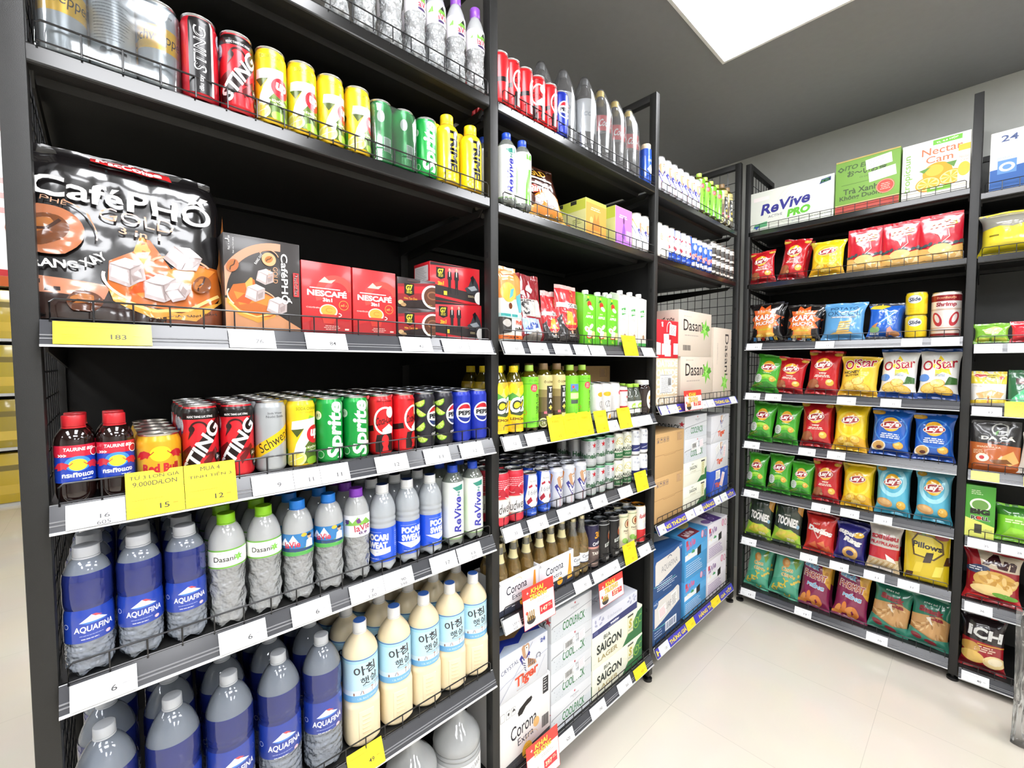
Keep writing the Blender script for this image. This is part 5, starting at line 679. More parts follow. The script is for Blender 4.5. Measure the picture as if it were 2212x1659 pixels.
bag('pillows', 172, 272, 50, '#d8bc1c', [P([(-60, 190), (-40, 226), (20, 224), (60, 200), (66, 150), (30, 110), (-50, 120)], '#5a4218'), P([(-54, 188), (-36, 220), (18, 218), (54, 196), (58, 152), (26, 116), (-44, 126)], '#f0d83a'), T('Pillows', 2, 172, 112, 28, '#26190e', -3, 0, .04), *[P([(-80+(i*37) % 150, 10+(i*53) % 110), (-50+(i*37) % 150, 16+(i*53) % 110), (-46+(i*37) % 150, 40+(i*53) % 110), (-74+(i*37) % 150, 36+(i*53) % 110)], ['#4a2c16', '#e6cc3a', '#3a2412', '#f0dc5a'][i % 4]) for i in range(16)], E(54, 226, 26, 14, '#b03a3a'), T('Oishi', -40, 232, 40, 12, '#a02f2c', 0, .1, .03), R(-86, 252, 86, 258, '#a8901a'), E(-14, 232, 10, 10, '#7a9a2c')], 'yellow chocolate snack pouch', seed=26, style='pouch', wr=.6, topw=.98)
bag('lemon', 188, 258, 60, '#63b898', [P([(-94, 0), (94, 0), (94, 70), (-20, 110), (-94, 80)], '#4fa888'), *[A(-60+(i*41) % 120, 24+(i*29) % 70, 18, 8, i*40, i*40+170, '#d9c24a') for i in range(8)], E(-10, 190, 26, 24, '#c98a3c'), E(-6, 194, 16, 12, '#d9a458'), P([(30, 210), (60, 250), (66, 200), (80, 220), (60, 170)], '#7fa83c'), T('Oishi', -54, 236, 40, 12, '#7a4a30', 0, .1, .04), T('Corn', 4, 158, 80, 26, '#f0ead0', 6, .1, .09), T('Corn', 4, 158, 76, 23, '#c9a83a', 6, .1, .03), T('Chips', 10, 126, 80, 26, '#f0ead0', 6, .1, .09), T('Chips', 10, 126, 76, 23, '#c9a83a', 6, .1, .03), *[E(50+(i*23) % 40, 90+(i*17) % 60, 9, 6, '#e0c85a', i*30) for i in range(6)]], 'mint green corn snack bag', seed=31)
bag('phomai', 176, 278, 60, '#8a2350', [P([(20, 278), (88, 278), (88, 120), (50, 160)], '#e0a83a'), E(62, 200, 10, 12, '#c98a2a'), E(72, 160, 7, 8, '#c98a2a'), *[E(-62+(i*31) % 124, 20+(i*19) % 50, 26, 13, '#dd7f34' if i % 2 else '#e89648', i*17) for i in range(8)], T('Oishi', 20, 258, 44, 12, '#6a1a2c', 0, .1, .03), T('Snack', -24, 226, 92, 30, '#eef2f4', -6, .15, .09), T('Snack', -24, 226, 88, 26, '#7ab4dc', -6, .15, .05), T('PHOMAT', -2, 178, 136, 40, '#f3e0d8', -4, 0, .09), T('PHOMAT', -2, 178, 130, 35, '#a83c2c', -4, 0, .03), T('MIẾNG', 6, 128, 104, 32, '#f3f4f4', -6, .1, .09), T('MIẾNG', 6, 128, 100, 28, '#7ab4dc', -6, .1, .04)], 'purple and orange cheese snack bag', seed=32)
bag('cua', 172, 254, 54, '#2a7a60', [P([(-86, 20), (86, 30), (86, 150), (40, 170), (-86, 150)], '#c99a62'), *[E(-74+(i*43) % 150, 50+(i*31) % 100, 13, 4, '#e0bc86' if i % 2 else '#a87a44', (i*50) % 180) for i in range(22)], P([(-86, 0), (86, 0), (86, 60), (20, 50), (-86, 80)], '#3a8a74'), E(-50, 44, 26, 13, '#8c2a34', -15), E(14, 32, 26, 12, '#8c2a34', -10), T('Snack', 0, 186, 108, 28, '#8c1f2a', -3, 0, .07), T('Cua', 24, 156, 62, 22, '#8c1f2a', -3, 0, .07), T('KINH ĐÔ', -6, 218, 60, 9, '#e6efe6', 0, .1, .03), P([(-20, 150), (10, 120), (2, 160)], '#eadfcc')], 'teal crab snack bag', seed=33)
bag('yellow_bread', 186, 196, 110, '#ecd93a', [P([(-93, 120), (-40, 128), (0, 118), (40, 130), (93, 124), (93, 196), (-93, 196)], '#8f8c80'), LN(-70, -30, 84, 1, 6, '#8a7a1c', 7), R(-93, 0, 93, 40, '#e0d02a')], 'yellow bread bag with clear top', seed=34, wr=1.4)
bag('green_small', 116, 96, 40, '#7fb83c', [P([(-30, 60), (10, 80), (40, 66), (20, 40), (-20, 44)], '#c9d88a'), R(-50, 6, -6, 26, '#dfe85a'), R(2, 6, 50, 26, '#dfe85a')], 'small lime green bag', seed=35)
bag('red_small', 110, 100, 40, '#d8303c', [R(-55, 84, 55, 100, '#e9e6e4'), T('Yo', 10, 92, 30, 9, '#4a3a3a'), R(-55, 0, 55, 20, '#e04a54')], 'small red and white bag', seed=36)
bag('egg_pack', 114, 172, 44, '#e6e2da', [R(-57, 110, 57, 172, '#e8cf3a'), E(-26, 150, 22, 9, '#c93a34'), LN(-10, 36, 150, 3, 10, '#7a6a2c', 4), P([(-40, 60), (10, 80), (50, 64), (40, 40), (-30, 36)], '#e0a868'), LN(-50, 50, 96, 1, 5, '#c9c4ba', 4), P([(-57, 10), (57, 18), (57, 34), (-57, 26)], '#e6c43a'), W([(0, 44), (0, 14)], 6, '#b5702c'), E(40, 140, 9, 8, '#d9584a')], 'yellow and white cookie pouch', seed=37, style='pouch', wr=.7)
bag('green_pouch', 106, 170, 44, '#2a6a40', [P([(-53, 10), (53, 10), (53, 84), (0, 90), (-40, 40)], '#5ac48a'), R(-30, 104, 50, 132, '#4a2a2c'), LN(-20, 44, 120, 2, 9, '#c9a8a0', 5), P([(0, 10), (40, 20), (20, 60)], '#e6e9e4')], 'dark green pouch', seed=38, style='pouch', wr=.7)
bag('daca', 168, 238, 50, '#2b2a2a', [P([(-84, 0), (84, 0), (84, 120), (-84, 132)], '#b8602c'), A(18, 196, 28, 6, 40, 330, '#d3d6d4'), R(12, 184, 46, 190, '#d3d6d4'), R(38, 176, 44, 214, '#d3d6d4'), P([(-8, 176), (14, 196), (6, 168)], '#5aa83c'), T('DA CÁ', 10, 156, 112, 22, '#ecebe6', 0, 0, .05), T('TRỨNG MUỐI', 12, 136, 70, 7, '#a84a2a'), T('SNACK DA CÁ', -20, 112, 80, 9, '#f0d0a8', 0, 0, .02), P([(10, 60), (60, 100), (80, 50), (50, 30)], '#d9a45a'), P([(-20, 50), (40, 60), (60, 40), (0, 36)], '#7a4a22'), E(-40, 60, 22, 19, '#e6dccb'), E(-42, 60, 9, 9, '#c4303a'), LN(-70, -30, 92, 3, 7, '#e6c49a', 3), R(-84, 0, 84, 26, '#a8521f')], 'black and orange fish skin bag', seed=39, style='pouch', wr=.8)
bag('dried_clear', 100, 190, 40, '#cfc9c0', [E(10, 70, 36, 50, '#d8d3a8'), E(-14, 160, 10, 14, '#8c2430')], 'clear bag of dried snacks', seed=40, wr=1.6)
bag('lime_bag', 134, 172, 60, '#7cc832', [P([(-67, 120), (67, 128), (67, 172), (-67, 172)], '#3a7a2c'), LN(-40, 50, 100, 2, 10, '#d9f0b0', 6), P([(-67, 0), (67, 0), (67, 60), (-20, 70)], '#98dc3a')], 'bright lime green bag', seed=41, wr=1.3)
bag('an', 188, 246, 60, '#9c1c26', [P([(-94, 0), (94, 0), (94, 40), (-20, 20), (-94, 50)], '#c4242c'), P([(-50, 244), (94, 230), (94, 160), (-40, 170)], '#cfc0a8'), T('An', 24, 202, 118, 56, '#3a1418', -6, .05, .07), E(-52, 154, 44, 20, '#3a4668', 8), LN(-84, -22, 158, 2, 10, '#dfe3ea', 5), E(10, 110, 78, 46, '#d9ab52'), *[E(-50+(i*37) % 130, 84+(i*23) % 66, 20, 9, '#e6c27a' if i % 2 else '#c08f3c', i*35) for i in range(14)], E(-6, 66, 70, 24, '#e8c884'), E(44, 50, 44, 12, '#6aa83c', -8), E(-50, 22, 40, 14, '#cf2f2c', 8)], 'maroon bread floss snack bag', seed=42)
bag('ich', 152, 268, 60, '#a01a24', [P([(-76, 150), (76, 140), (76, 268), (-76, 268)], '#241a1c'), T('ICH', 8, 186, 124, 50, '#ecebe8', -6, 0, .045), R(-20, 132, 76, 137, '#d9a83a'), LN(-30, 60, 120, 3, 10, '#e6c0a8', 6), E(-44, 110, 36, 26, '#c99a4a'), E(-34, 66, 44, 28, '#e6bd62', -8), E(42, 60, 40, 30, '#f0d79a', 10), E(46, 64, 26, 18, '#f6e7c4', 10), P([(-76, 0), (76, 0), (76, 26), (-76, 40)], '#6a0f18')], 'black and red potato snack bag', seed=43)
# ================================================================== the room
CZ, WX = 3.07, 3.6
def plane_box(name, x0, x1, y0, y1, z0, z1, m): return newobj(name, mesh(name, [(*boxg(x0, x1, y0, y1, z0, z1), m)], 0, 1))
def tiles():
    m, nt, b, o = nodes('cream polished floor tile'); L = nt.links.new
    tc = N(nt, 'ShaderNodeTexCoord'); mp = N(nt, 'ShaderNodeMapping'); mp.inputs['Location'].default_value = (-1.94+.65*8, .14+.65*10, 0)
    L(tc.outputs['Object'], mp.inputs['Vector'])
    br = N(nt, 'ShaderNodeTexBrick', offset=0.0, squash=1.0); br.inputs['Scale'].default_value = 1.0
    br.inputs['Color1'].default_value = lin('#dfd7c8'); br.inputs['Color2'].default_value = lin('#dcd4c5'); br.inputs['Mortar'].default_value = lin('#c9c2b4')
    br.inputs['Mortar Size'].default_value = .0011; br.inputs['Mortar Smooth'].default_value = .1; br.inputs['Brick Width'].default_value = .65; br.inputs['Row Height'].default_value = .65
    L(mp.outputs[0], br.inputs['Vector']); nz = N(nt, 'ShaderNodeTexNoise', Scale=3.0, Detail=5.0); L(tc.outputs['Object'], nz.inputs['Vector'])
    mx = N(nt, 'ShaderNodeMix', data_type='RGBA', blend_type='MULTIPLY'); mx.inputs[0].default_value = .12; L(br.outputs['Color'], mx.inputs[6]); L(nz.outputs['Color'], mx.inputs[7]); L(mx.outputs[2], b.inputs['Base Color'])
    b.inputs['Roughness'].default_value = .09; b.inputs['Specular IOR Level'].default_value = .5; return m
struct(plane_box('floor', -4, WX, -5, 7, -.05, 0, tiles()))
struct(plane_box('ceiling', -4, WX, -5, 7, CZ, CZ+.05, noisy('dark grey ceiling paint', '#8b8c8e', '#838486', 30, .55, .1, 300)))
GREYW = noisy('grey wall paint', '#c6c8c3', '#bdbfba', 20, .7, .15, 250)
WHITEW = noisy('white wall paint', '#d9d8d4', '#d1d0cc', 20, .7, .1, 250)
struct(plane_box('wall_back', WX, WX+.1, -5, 7, 0, CZ, GREYW))
struct(plane_box('wall_front', -4.1, -4, -5, 7, 0, CZ, WHITEW))
struct(plane_box('wall_left', -4, WX, 7, 7.1, 0, CZ, WHITEW))
struct(plane_box('wall_right', -4, WX, -5.1, -5, 0, CZ, WHITEW))

# lamps: recessed 0.6 x 1.2 m LED panels
def emis(name, c, s):
    m = bpy.data.materials.new(name); m.use_nodes = True; nt = m.node_tree
    for n in list(nt.nodes): nt.nodes.remove(n)
    e = N(nt, 'ShaderNodeEmission', Color=lin(c), Strength=s); o = N(nt, 'ShaderNodeOutputMaterial'); nt.links.new(e.outputs[0], o.inputs[0]); return m
LED = emis('LED diffuser', '#fbfcff', LED_POWER)
def frame(w, d, t, h): return [boxg(-w/2, w/2, -d/2, -d/2+t, -h, 0), boxg(-w/2, w/2, d/2-t, d/2, -h, 0), boxg(-w/2, -w/2+t, -d/2+t, d/2-t, -h, 0), boxg(w/2-t, w/2, -d/2+t, d/2-t, -h, 0)]
for x, y, w, d, lab in LAMPS:
    e = newobj('ceiling_light', None); e.location = (x, y, CZ)
    tag(e, lab, 'ceiling light', 'ceiling light panels')
    newobj('frame', mesh('frame', [(*g, M('#e6e6e4', 'plast')) for g in frame(w, d, .014, .014)], 0, 1), e)
    newobj('diffuser', mesh('diffuser', [(*boxg(-w/2+.013, w/2-.013, -d/2+.013, d/2-.013, -.010, -.002), LED)], 0, 1), e)

# ================================================================== shelving
STEEL = noisy('black powder coated steel', '#212120', '#1b1b1a', 60, .5, .25, 900)
STEELG = noisy('satin black steel lip', '#1d1d1d', '#171717', 60, .16, 0, 900, 0, .8)
BACK = noisy('black back panel', '#060606', '#040404', 40, .75, .1, 500)
GREYB = noisy('dark grey back panel', '#454644', '#3e3f3d', 40, .6, .1, 500)
WIRE = M('#17171a', 'gloss')
RAIL = noisy('grey price strip plastic', '#4a4b4f', '#424347', 25, .16, 0, 1)
RAILE = M('#d6d7d8', 'gloss')
def post(e, x, y, top=2.817):
    o = newobj('upright', mesh('upright', [(*rbox(-.016, .016, 0, .034, .03, top, .002), STEEL), *[(*boxg(-.0165, .0165, .012, .022, z, z+.018), M('#060606', 'rough')) for z in [.35+.31*i for i in range(7)]]], 30, 1), e); o.location = (x, y, 0)
    f = newobj('foot', mesh('foot', [(*lathe([(0, 0), (.022, 0), (.022, .012), (.008, .018), (.008, .034), (0, .034)], 20), M('#0d0d0d', 'plast'))], 40, 1), o); f.location = (0, .017, 0)
def side(e, x, y0, y1, grid, top=2.817):
    for a, b in ((top-.034, top), (.06, .09)):
        o = newobj('side_rail', mesh('side_rail', [(*rbox(-.016, .016, y0, y1, a, b, .002), STEEL)], 30, 1), e); o.location = (x, 0, 0)
    if grid == 'panel': o = newobj('side_panel', mesh('side_panel', [(*boxg(-.004, .004, y0, y1, .09, 2.06), BACK)], 0, 1), e); o.location = (x, 0, 0); return
    if grid:
        w = [(*tubeg([(0, y0+.05*i, .09), (0, y0+.05*i, top-.03)], .0022, 5), WIRE) for i in range(1, int((y1-y0)/.05)+1)]+[(*tubeg([(0, y0, .12+.055*i), (0, y1, .12+.055*i)], .0022, 5), WIRE) for i in range(48)]
        q = newobj('side_grid', mesh('side_grid', w, 30, 1), e); q.location = (x, 0, 0)
def shelf(e, x0, x1, z, rail, dep=.57, guard=True, railm=None):
    a, b = x0+.002, x1-.002; w = b-a
    pr = [(0, -.003), (.001, -.0008), (.004, 0), (dep, 0), (dep, -.03), (dep-.03, -.03), (dep-.03, -.012), (.16, -.012), (.155, -.026), (.09, -.026), (.085, -.012), (.03, -.012), (.026, -.032), (.004, -.032), (.0008, -.030), (0, -.027)]
    V = [(a, y, q) for y, q in pr]+[(b, y, q) for y, q in pr]; n = len(pr); F = [(i, i+n, (i+1) % n+n, (i+1) % n) for i in range(n)]+[tuple(range(n)), tuple(range(2*n-1, n-1, -1))]
    fm = [STEEL]*len(F)
    for i in (0, 1, n-1, n-2): fm[i] = STEELG
    o = newobj('shelf', mesh('shelf', [(V, F, fm)], 0, 1), e); o.location = (0, 0, z)
    for bx in (a+.001, b-.005):
        bk = newobj('bracket', mesh('bracket', [([(bx, .03, -.030), (bx+.004, .03, -.030), (bx+.004, dep, -.030), (bx, dep, -.030), (bx, .05, -.05), (bx+.004, .05, -.05), (bx+.004, dep, -.082), (bx, dep, -.082)], [(0, 1, 2, 3), (4, 7, 6, 5), (0, 4, 5, 1), (1, 5, 6, 2), (2, 6, 7, 3), (3, 7, 4, 0)], STEEL)], 0, 1), o)
    if rail:
        # tilted plastic strip: profile in (y, z)
        rp = [(-.003, .001), (-.006, .001), (-.0255, -.040), (-.029, -.0405), (-.029, -.044), (-.024, -.044), (-.003, -.004)]
        V = [(a, y, q) for y, q in rp]+[(b, y, q) for y, q in rp]; n = len(rp); F = [(i, i+n, (i+1) % n+n, (i+1) % n) for i in range(n)]+[tuple(range(n)), tuple(range(2*n-1, n-1, -1))]
        ms = [RAILE]*len(F); ms[1] = railm or RAIL; ms[5] = STEEL
        rb = []
        for t in (.62, .76): 
            y = -.006-.0195*t; q = .001-.041*t; rb.append((*boxg(a, b, y-.0016, y+.001, q-.0012, q+.0008), M('#8b8c90', 'gloss')))  # two lighter lines, painted highlights along the strip
        newobj('price_rail', mesh('price_rail', [(V, F, ms)]+rb, 0, 1), o)
    if guard:
        g0, g1 = a+.012, b-.012; k = max(2, round((g1-g0)/.0525)); y = -.0075; h = .036
        g = [(*tubeg([(g0, y, -.002), (g0, y, h-.006), (g0+.006, y, h), (g1-.006, y, h), (g1, y, h-.006), (g1, y, -.002)], .0018, 6), WIRE), (*tubeg([(g0, y, .0035), (g1, y, .0035)], .0015, 5), WIRE)]
        g += [(*tubeg([(g0+(g1-g0)*i/k, y, -.002), (g0+(g1-g0)*i/k, y, h)], .0016, 5), WIRE) for i in range(1, k)]
        newobj('wire_guard', mesh('wire_guard', g, 40, 1), o)
def bay(lab, x0, levels, posts, sides, back, rz=0, at=(0, 0, 0), backtop=2.40, gridback=False, first_rail=2, dep=.57):
    e = newobj('shelving_bay', None); e.location = at; e.rotation_euler = (0, 0, math.radians(rz)); tag(e, lab, 'shelving', 'black shelving bays')
    for x in posts: post(e, x, 0); post(e, x, dep-.004)
    for x, g in sides: side(e, x, .034, dep-.004, g)
    for i, z in enumerate(levels): shelf(e, x0+.018, x0+.988, z, i >= first_rail, dep)
    if back: newobj('back_panel', mesh('back_panel', [(*boxg(x0+.017, x0+.99, dep+.005, dep+.015, .05, backtop), back)], 0, 1), e)
    if gridback:
        w = [(*tubeg([(x0+.02+.0485*i, dep, .1), (x0+.02+.0485*i, dep, 2.45)], .002, 5), WIRE) for i in range(21)]+[(*tubeg([(x0+.02, dep, .12+.05*i), (x0+.99, dep, .12+.05*i)], .002, 5), WIRE) for i in range(47)]
        newobj('back_grid', mesh('back_grid', w, 30, 1), e)
    tb = newobj('top_bar', mesh('top_bar', [(*rbox(x0+.017, x0+.99, dep-.002, dep+.03, backtop, backtop+.03, .002), STEEL)], 30, 1), e)
    return e
bay('black shelving bay with coffee, soda cans and bottled water, near end of the long run', 0, (2.388, 2.082, 1.638, 1.328, 1.016, .568, .09), (.004, 1.006), ((.004, True), (1.006, False)), BACK)
bay('black shelving bay with beer, tea and coffee pouches, middle of the long run', 1.003, (2.388, 2.074, 1.638, 1.328, 1.028, .720, .150), (2.008,), ((2.008, 'panel'),), BACK)
bay('black shelving bay with cartons and blue price strips, corner end of the run', 2.005, (2.384, 2.074, 1.360, .774, .158), (3.05,), ((3.05, True),), BACK)
RX = 3.1
bay('black shelving bay full of chip bags against the grey wall', .01, (2.390, 2.064, 1.690, 1.378, 1.068, .755, .442, .105), (.022, 1.013), ((.022, True), (1.013, False)), BACK, -90, (RX, 0, 0), 2.42, dep=.42)
bay('black shelving bay with a dark grey back, cut off past the chip bags', 1.013, (2.353, 2.062, 1.653, 1.361, 1.056, .734, .422, .080), (2.016,), ((2.016, False),), GREYB, -90, (RX, 0, 0), 2.62, dep=.42)

# ================================================================== goods
def desc(k): return KINDS[k][2]
def run(keys, xs, y, z, shelf, frm='from near post', wall=False, grp=None, **kw):
    """a front row; labels count look-alikes along the shelf"""
    tot = {}
    for k in keys: tot[desc(k)] = tot.get(desc(k), 0)+1
    seen = {}; out = []
    for i, (k, x) in enumerate(zip(keys, xs)):
        d = desc(k); seen[d] = seen.get(d, 0)+1
        lab = d+(', %s of %s %s' % (ORD[seen[d]], NUM[tot[d]], frm) if tot[d] > 1 else '')+', '+shelf
        a = dict(kw)
        for q, v in a.items():
            if isinstance(v, (list, tuple)) and q != 'sc': a[q] = v[i]
        if isinstance(a.get('sc'), list): a['sc'] = a['sc'][i]
        yy = y[i] if isinstance(y, (list, tuple)) else y
        zz = z[i] if isinstance(z, (list, tuple)) else z
        jz = a.pop('rz', 0)
        o = put(k, *((RX+yy, x, zz) if wall else (x, yy, zz)), lab, (grp or KINDS[k][1]+'s on the '+shelf) , rz=jz+(-90 if wall else 0), **a); out.append((k, x, yy, zz, seen[d], tot[d], a))
    return out
def behind(front, n, dy, shelf, wall=False, what=None, dx=0):
    for k, x, y, z, i, t, a in front:
        nn = n.get(k, n.get('*', 0)) if isinstance(n, dict) else n
        for r in range(1, nn+1):
            lab = '%s, %s deep behind the %s, %s' % (desc(k), NUM[r], ORD[i] if t > 1 else 'front one', shelf)
            j = rnd.uniform(-.0015, .0015); rr = rnd.uniform(-25, 25) if what != 'bag' else rnd.uniform(-3, 3)
            aa = {q: v for q, v in a.items()}
            put(k, *((RX+y+dy*r, x+j+dx*r, z) if wall else (x+j+dx*r, y+dy*r, z)), lab, KINDS[k][1]+'s on the '+shelf, rz=rr+(-90 if wall else 0), **aa)

# ---- near bay
run(['clear_tall', 'clear_tall', 'lavie_tall', 'lavie_tall', 'lavie_tall', 'lavie_tall', 'lavie_tall'], [.532, .602, .674, .746, .812, .882, .954], .028, 2.3885, 'near top shelf', rz=[10, -20, 14, 8, -6, -4, 4])
f = run(['lavie_tall']*4, [.70, .775, .85, .925], .095, 2.3885, 'near top shelf back row'); 
def film_hull(hx, hy, h, seed, n=56):
    V, F = [], []; lv = [0, 8, 30, 60, 90, 120, h-14, h-5, h, h+1, h+1]; sc = [1, 1, 1, 1, 1, 1, 1, .97, .86, .5, 0.01]
    for q, s in zip(lv, sc):
        for i in range(n):
            a = 2*PI*i/n; c, d = math.cos(a), math.sin(a); x = hx*abs(c)**.3*(1 if c > 0 else -1)*s; y = hy*abs(d)**.3*(1 if d > 0 else -1)*s
            k = 1.6*noise.noise(Vector((a*5, q*.03, seed))); V.append((x+k*c, y+k*d, q+(k if 20 < q < h else 0)))
    for j in range(len(lv)-1):
        for i in range(n): F.append((j*n+i, j*n+(i+1) % n, (j+1)*n+(i+1) % n, (j+1)*n+i))
    return V, F
def wrapped(key, desc_, name, members, hull, film=None):
    film = film or FILM
    ps = [(name, mesh(name, [(*g, film) for g in hull], 70), 0)]
    for k, x, y in members:
        b = len(ps); nm = KINDS[k][0]
        for j, (n, me, par, *at) in enumerate(KINDS[k][3]): ps.append((n if j else nm, me, 0 if j == 0 else b+par, (x, y, 0) if j == 0 else None))
    kind(key, name, 'multipack', desc_, ps)
wrapped('tonic_pack', 'film-wrapped pack of silver tonic cans', 'wrapped_can_pack', [('tonic_flat', -.0645, 0), ('tonic_back', 0, 0), ('tonic_flat', .0645, 0), ('tonic_back', -.0645, .062), ('tonic_flat', 0, .062), ('tonic_flat', .0645, .062)], [tuple([[(x, y+31, z) for x, y, z in g[0]], g[1]]) for g in [film_hull(98, 65, 151, 1)]])
wrapped('sprite_pack', 'film-wrapped pack of green soda cans', 'wrapped_can_pack', [('sprite_back', -.032, 0), ('sprite_back', .032, 0), ('sprite', -.032, .062), ('sprite', .032, .062)], [tuple([[(x, y+31, z) for x, y, z in g[0]], g[1]]) for g in [film_hull(66, 65, 151, 2)]])
put('tonic_pack', .126, .032, 2.0825, 'film-wrapped pack of silver tonic cans with yellow bands, upper can shelf', 'wrapped packs')
put('sprite_pack', .673, .032, 2.0825, 'film-wrapped pack of green soda cans, upper can shelf', 'wrapped packs', rz=-2)
f = run(['sting_gold', 'sting', 'seven', 'seven', 'seven', 'seven', 'sprite_b', 'prime', 'prime'], [.253, .317, .381, .445, .509, .575, .772, .847, .933], [.022, .022, .022, .022, .022, .022, .022, .028, .028], 2.0825, 'upper can shelf', rz=[-6, -4, -20, -12, 4, 10, -6, -4, -8])
behind(f, {'*': 2, 'prime': 1}, .065, 'upper can shelf')
# coffee shelf
SHC = 'coffee shelf'
put('cafe_bag', .137, .045, 1.639, 'big black coffee bag with iced coffee picture, coffee shelf by near post', rx=-7, rz=3)
run(['cafe_box', 'nes_box', 'nes_box'], [.353, .487, .6065], [.006, .006, .006], 1.639, SHC, sc=[(1.0, 1, 1.02), (1, 1, 1.0), (1, 1, 1.0)])
run(['g7_small', 'g7_small'], [.729, .729], .006, [1.639, 1.7185], SHC, frm='up the stack')
run(['g7_big', 'g7_big'], [.908, .900], .062, [1.639, 1.7545], SHC, frm='up the stack', sc=(1.0, 1, 1.0), rz=[0, 0])
# lower can shelf
SHD = 'lower can shelf'
f = run(['redbull_glass', 'redbull_glass', 'redbull_can', 'sting', 'sting', 'tonic', 'seven', 'sprite', 'sprite_b', 'coke', 'coke_b', 'pepsi_lime', 'pepsi_lime', 'pepsi', 'pepsi'], [.052, .105, .167, .233, .297, .361, .425, .490, .556, .624, .690, .756, .820, .884, .948], .022, 1.329, SHD, rz=[10, 4, -8, -8, -12, -2, 0, 0, 4, -4, -16, -8, -8, -16, -12])
behind(f, {'*': 5, 'redbull_glass': 1, 'redbull_can': 4, 'sting': 3, 'tonic': 4}, .0605, SHD)
# small water bottles
SHE = 'small bottle shelf'
f = run(['aqua', 'aqua', 'aqua', 'dasani', 'dasani', 'lavie', 'lavie', 'lavie_p', 'pocari_s', 'pocari', 'pocari', 'revive', 'revive'], [.060, .131, .2015, .273, .344, .4145, .486, .556, .628, .702, .776, .857, .933], .028, 1.017, SHE, rz=[10, 4, 2, -4, -8, -12, -16, -10, -26, -14, 10, -14, -14], sc=[1.015, 1.015, 1.015, 1.07, 1.07, 1.05, 1.05, 1.05, 1.05, 1.05, 1.05, 1.07, 1.07])
behind(f, {'*': 2, 'aqua': 3, 'dasani': 3}, .073, SHE, dx=.002)
# large bottles
SHF = 'large bottle shelf'
f = run(['aqua_big']*5+['rice']*5, [.072, .173, .271, .370, .468, .567, .666, .762, .855, .946], .046, .569, SHF, rz=[14, 8, 2, -4, -6, -6, -8, -12, -16, -20], sc=[1.0]*5+[1.0]*5)
behind(f, {'*': 2}, .099, SHF, dx=.004)
f = run(['jug_plain']*4+['jug'], [.10, .27, .44, .735, .903], .082, .091, 'near bay floor shelf', frm='from near post', rz=[0, 0, 0, 0, -6])
# ---- middle bay
SA2 = 'middle top shelf'
f = run(['coke_b', 'coke', 'coke_b', 'coke', 'coke', 'pepsi'], [1.046, 1.098, 1.158, 1.219, 1.281, 1.342], .022, 2.3885, SA2, rz=[20, 24, 0, -30, 20, -20])
behind(f[:3], 2, .063, SA2)
lobe = lambda cx, cy, s: ([(x*(1+.05*noise.noise(Vector((x*.05, y*.05, z*.02+s))))+cx, y*(1+.06*noise.noise(Vector((x*.05, y*.05, z*.03+s))))+cy, z) for x, y, z in lathe([(50, 0), (50.5, 20), (51, 120), (50, 190), (44, 232), (31, 268), (19, 296), (15, 306), (0, 307)], 32)[0]], lathe([(50, 0), (50.5, 20), (51, 120), (50, 190), (44, 232), (31, 268), (19, 296), (15, 306), (0, 307)], 32)[1])
P3 = [-.100, 0, .100]
wrapped('dark_pack', 'film-wrapped pack of dark cola bottles', 'wrapped_bottle_pack', [('cola_dark', x, y) for y in (0, .098) for x in P3], [lobe(x*1000, y*1000, i) for i, (x, y) in enumerate((x, y) for y in (0, .098) for x in P3)], FILMH)
wrapped('red_pack', 'film-wrapped pack of red label colas', 'wrapped_bottle_pack', [('cola_red', x, y) for y in (0, .098) for x in P3], [lobe(x*1000, y*1000, 9+i) for i, (x, y) in enumerate((x, y) for y in (0, .098) for x in P3)], FILMH)
put('dark_pack', 1.424, .078, 2.3885, 'film-wrapped pack of dark cola bottles under a paper sticker, middle top shelf', 'wrapped packs', rz=-16, sc=(1, 1, .985))
put('red_pack', 1.735, .052, 2.3885, 'film-wrapped pack of yellow-capped red label colas, middle top shelf', 'wrapped packs', sc=(1.06, 1, .985))
put('spray', 1.945, .024, 2.3885, 'blue slim bottle with cream cap, far end of middle top shelf')
SB2 = 'middle bay second shelf'
f = run(['revive', 'revive', 'revive_g'], [1.040, 1.078, 1.149], [.095, .024, .024], 2.075, SB2, rz=[-10, -24, -12], sc=1.05)
put('gold_bag', 1.293, .05, 2.075, 'brown and gold coffee bag leaning back, middle bay second shelf', rx=-16, ry=-5, rz=-4, sc=1.1)
put('tea_pack', 1.548, .008, 2.075, 'green drink box with orange end, middle bay second shelf', 'drink boxes', sc=(1.05, 1, .93))
put('tea_pack_p', 1.745, .008, 2.075, 'green drink box with purple end, middle bay second shelf', 'drink boxes', sc=(1.0, 1, 1.06))
run(['white_gold', 'white_blue_mark', 'white_blue_mark'], [1.852, 1.852, 1.916], [.085, .022, .022], 2.075, SB2, rz=[-20, -16, -24])
SC2 = 'coffee pouch shelf'
run(['phin_pouch', 's_pouch', 'trung_s', 'trung'], [1.088, 1.208, 1.318, 1.400], [.035, .045, .04, .03], 1.639, SC2, rx=[-3, -8, -5, -4], rz=[4, 0, -4, 0], sc=[1.0, (.95, 1, 1.0), (.9, 1, 1), (.95, 1, 1.0)])
f = run(['apple_ctn']*3+['vico_ctn']*3, [1.507, 1.588, 1.669, 1.752, 1.829, 1.905], .008, 1.639, SC2, sc=[(1.06, 1, 1.0)]*3+[(1.0, 1, 1.12)]*3)
behind(f, 1, .078, SC2)
SD2 = 'bottled tea shelf'
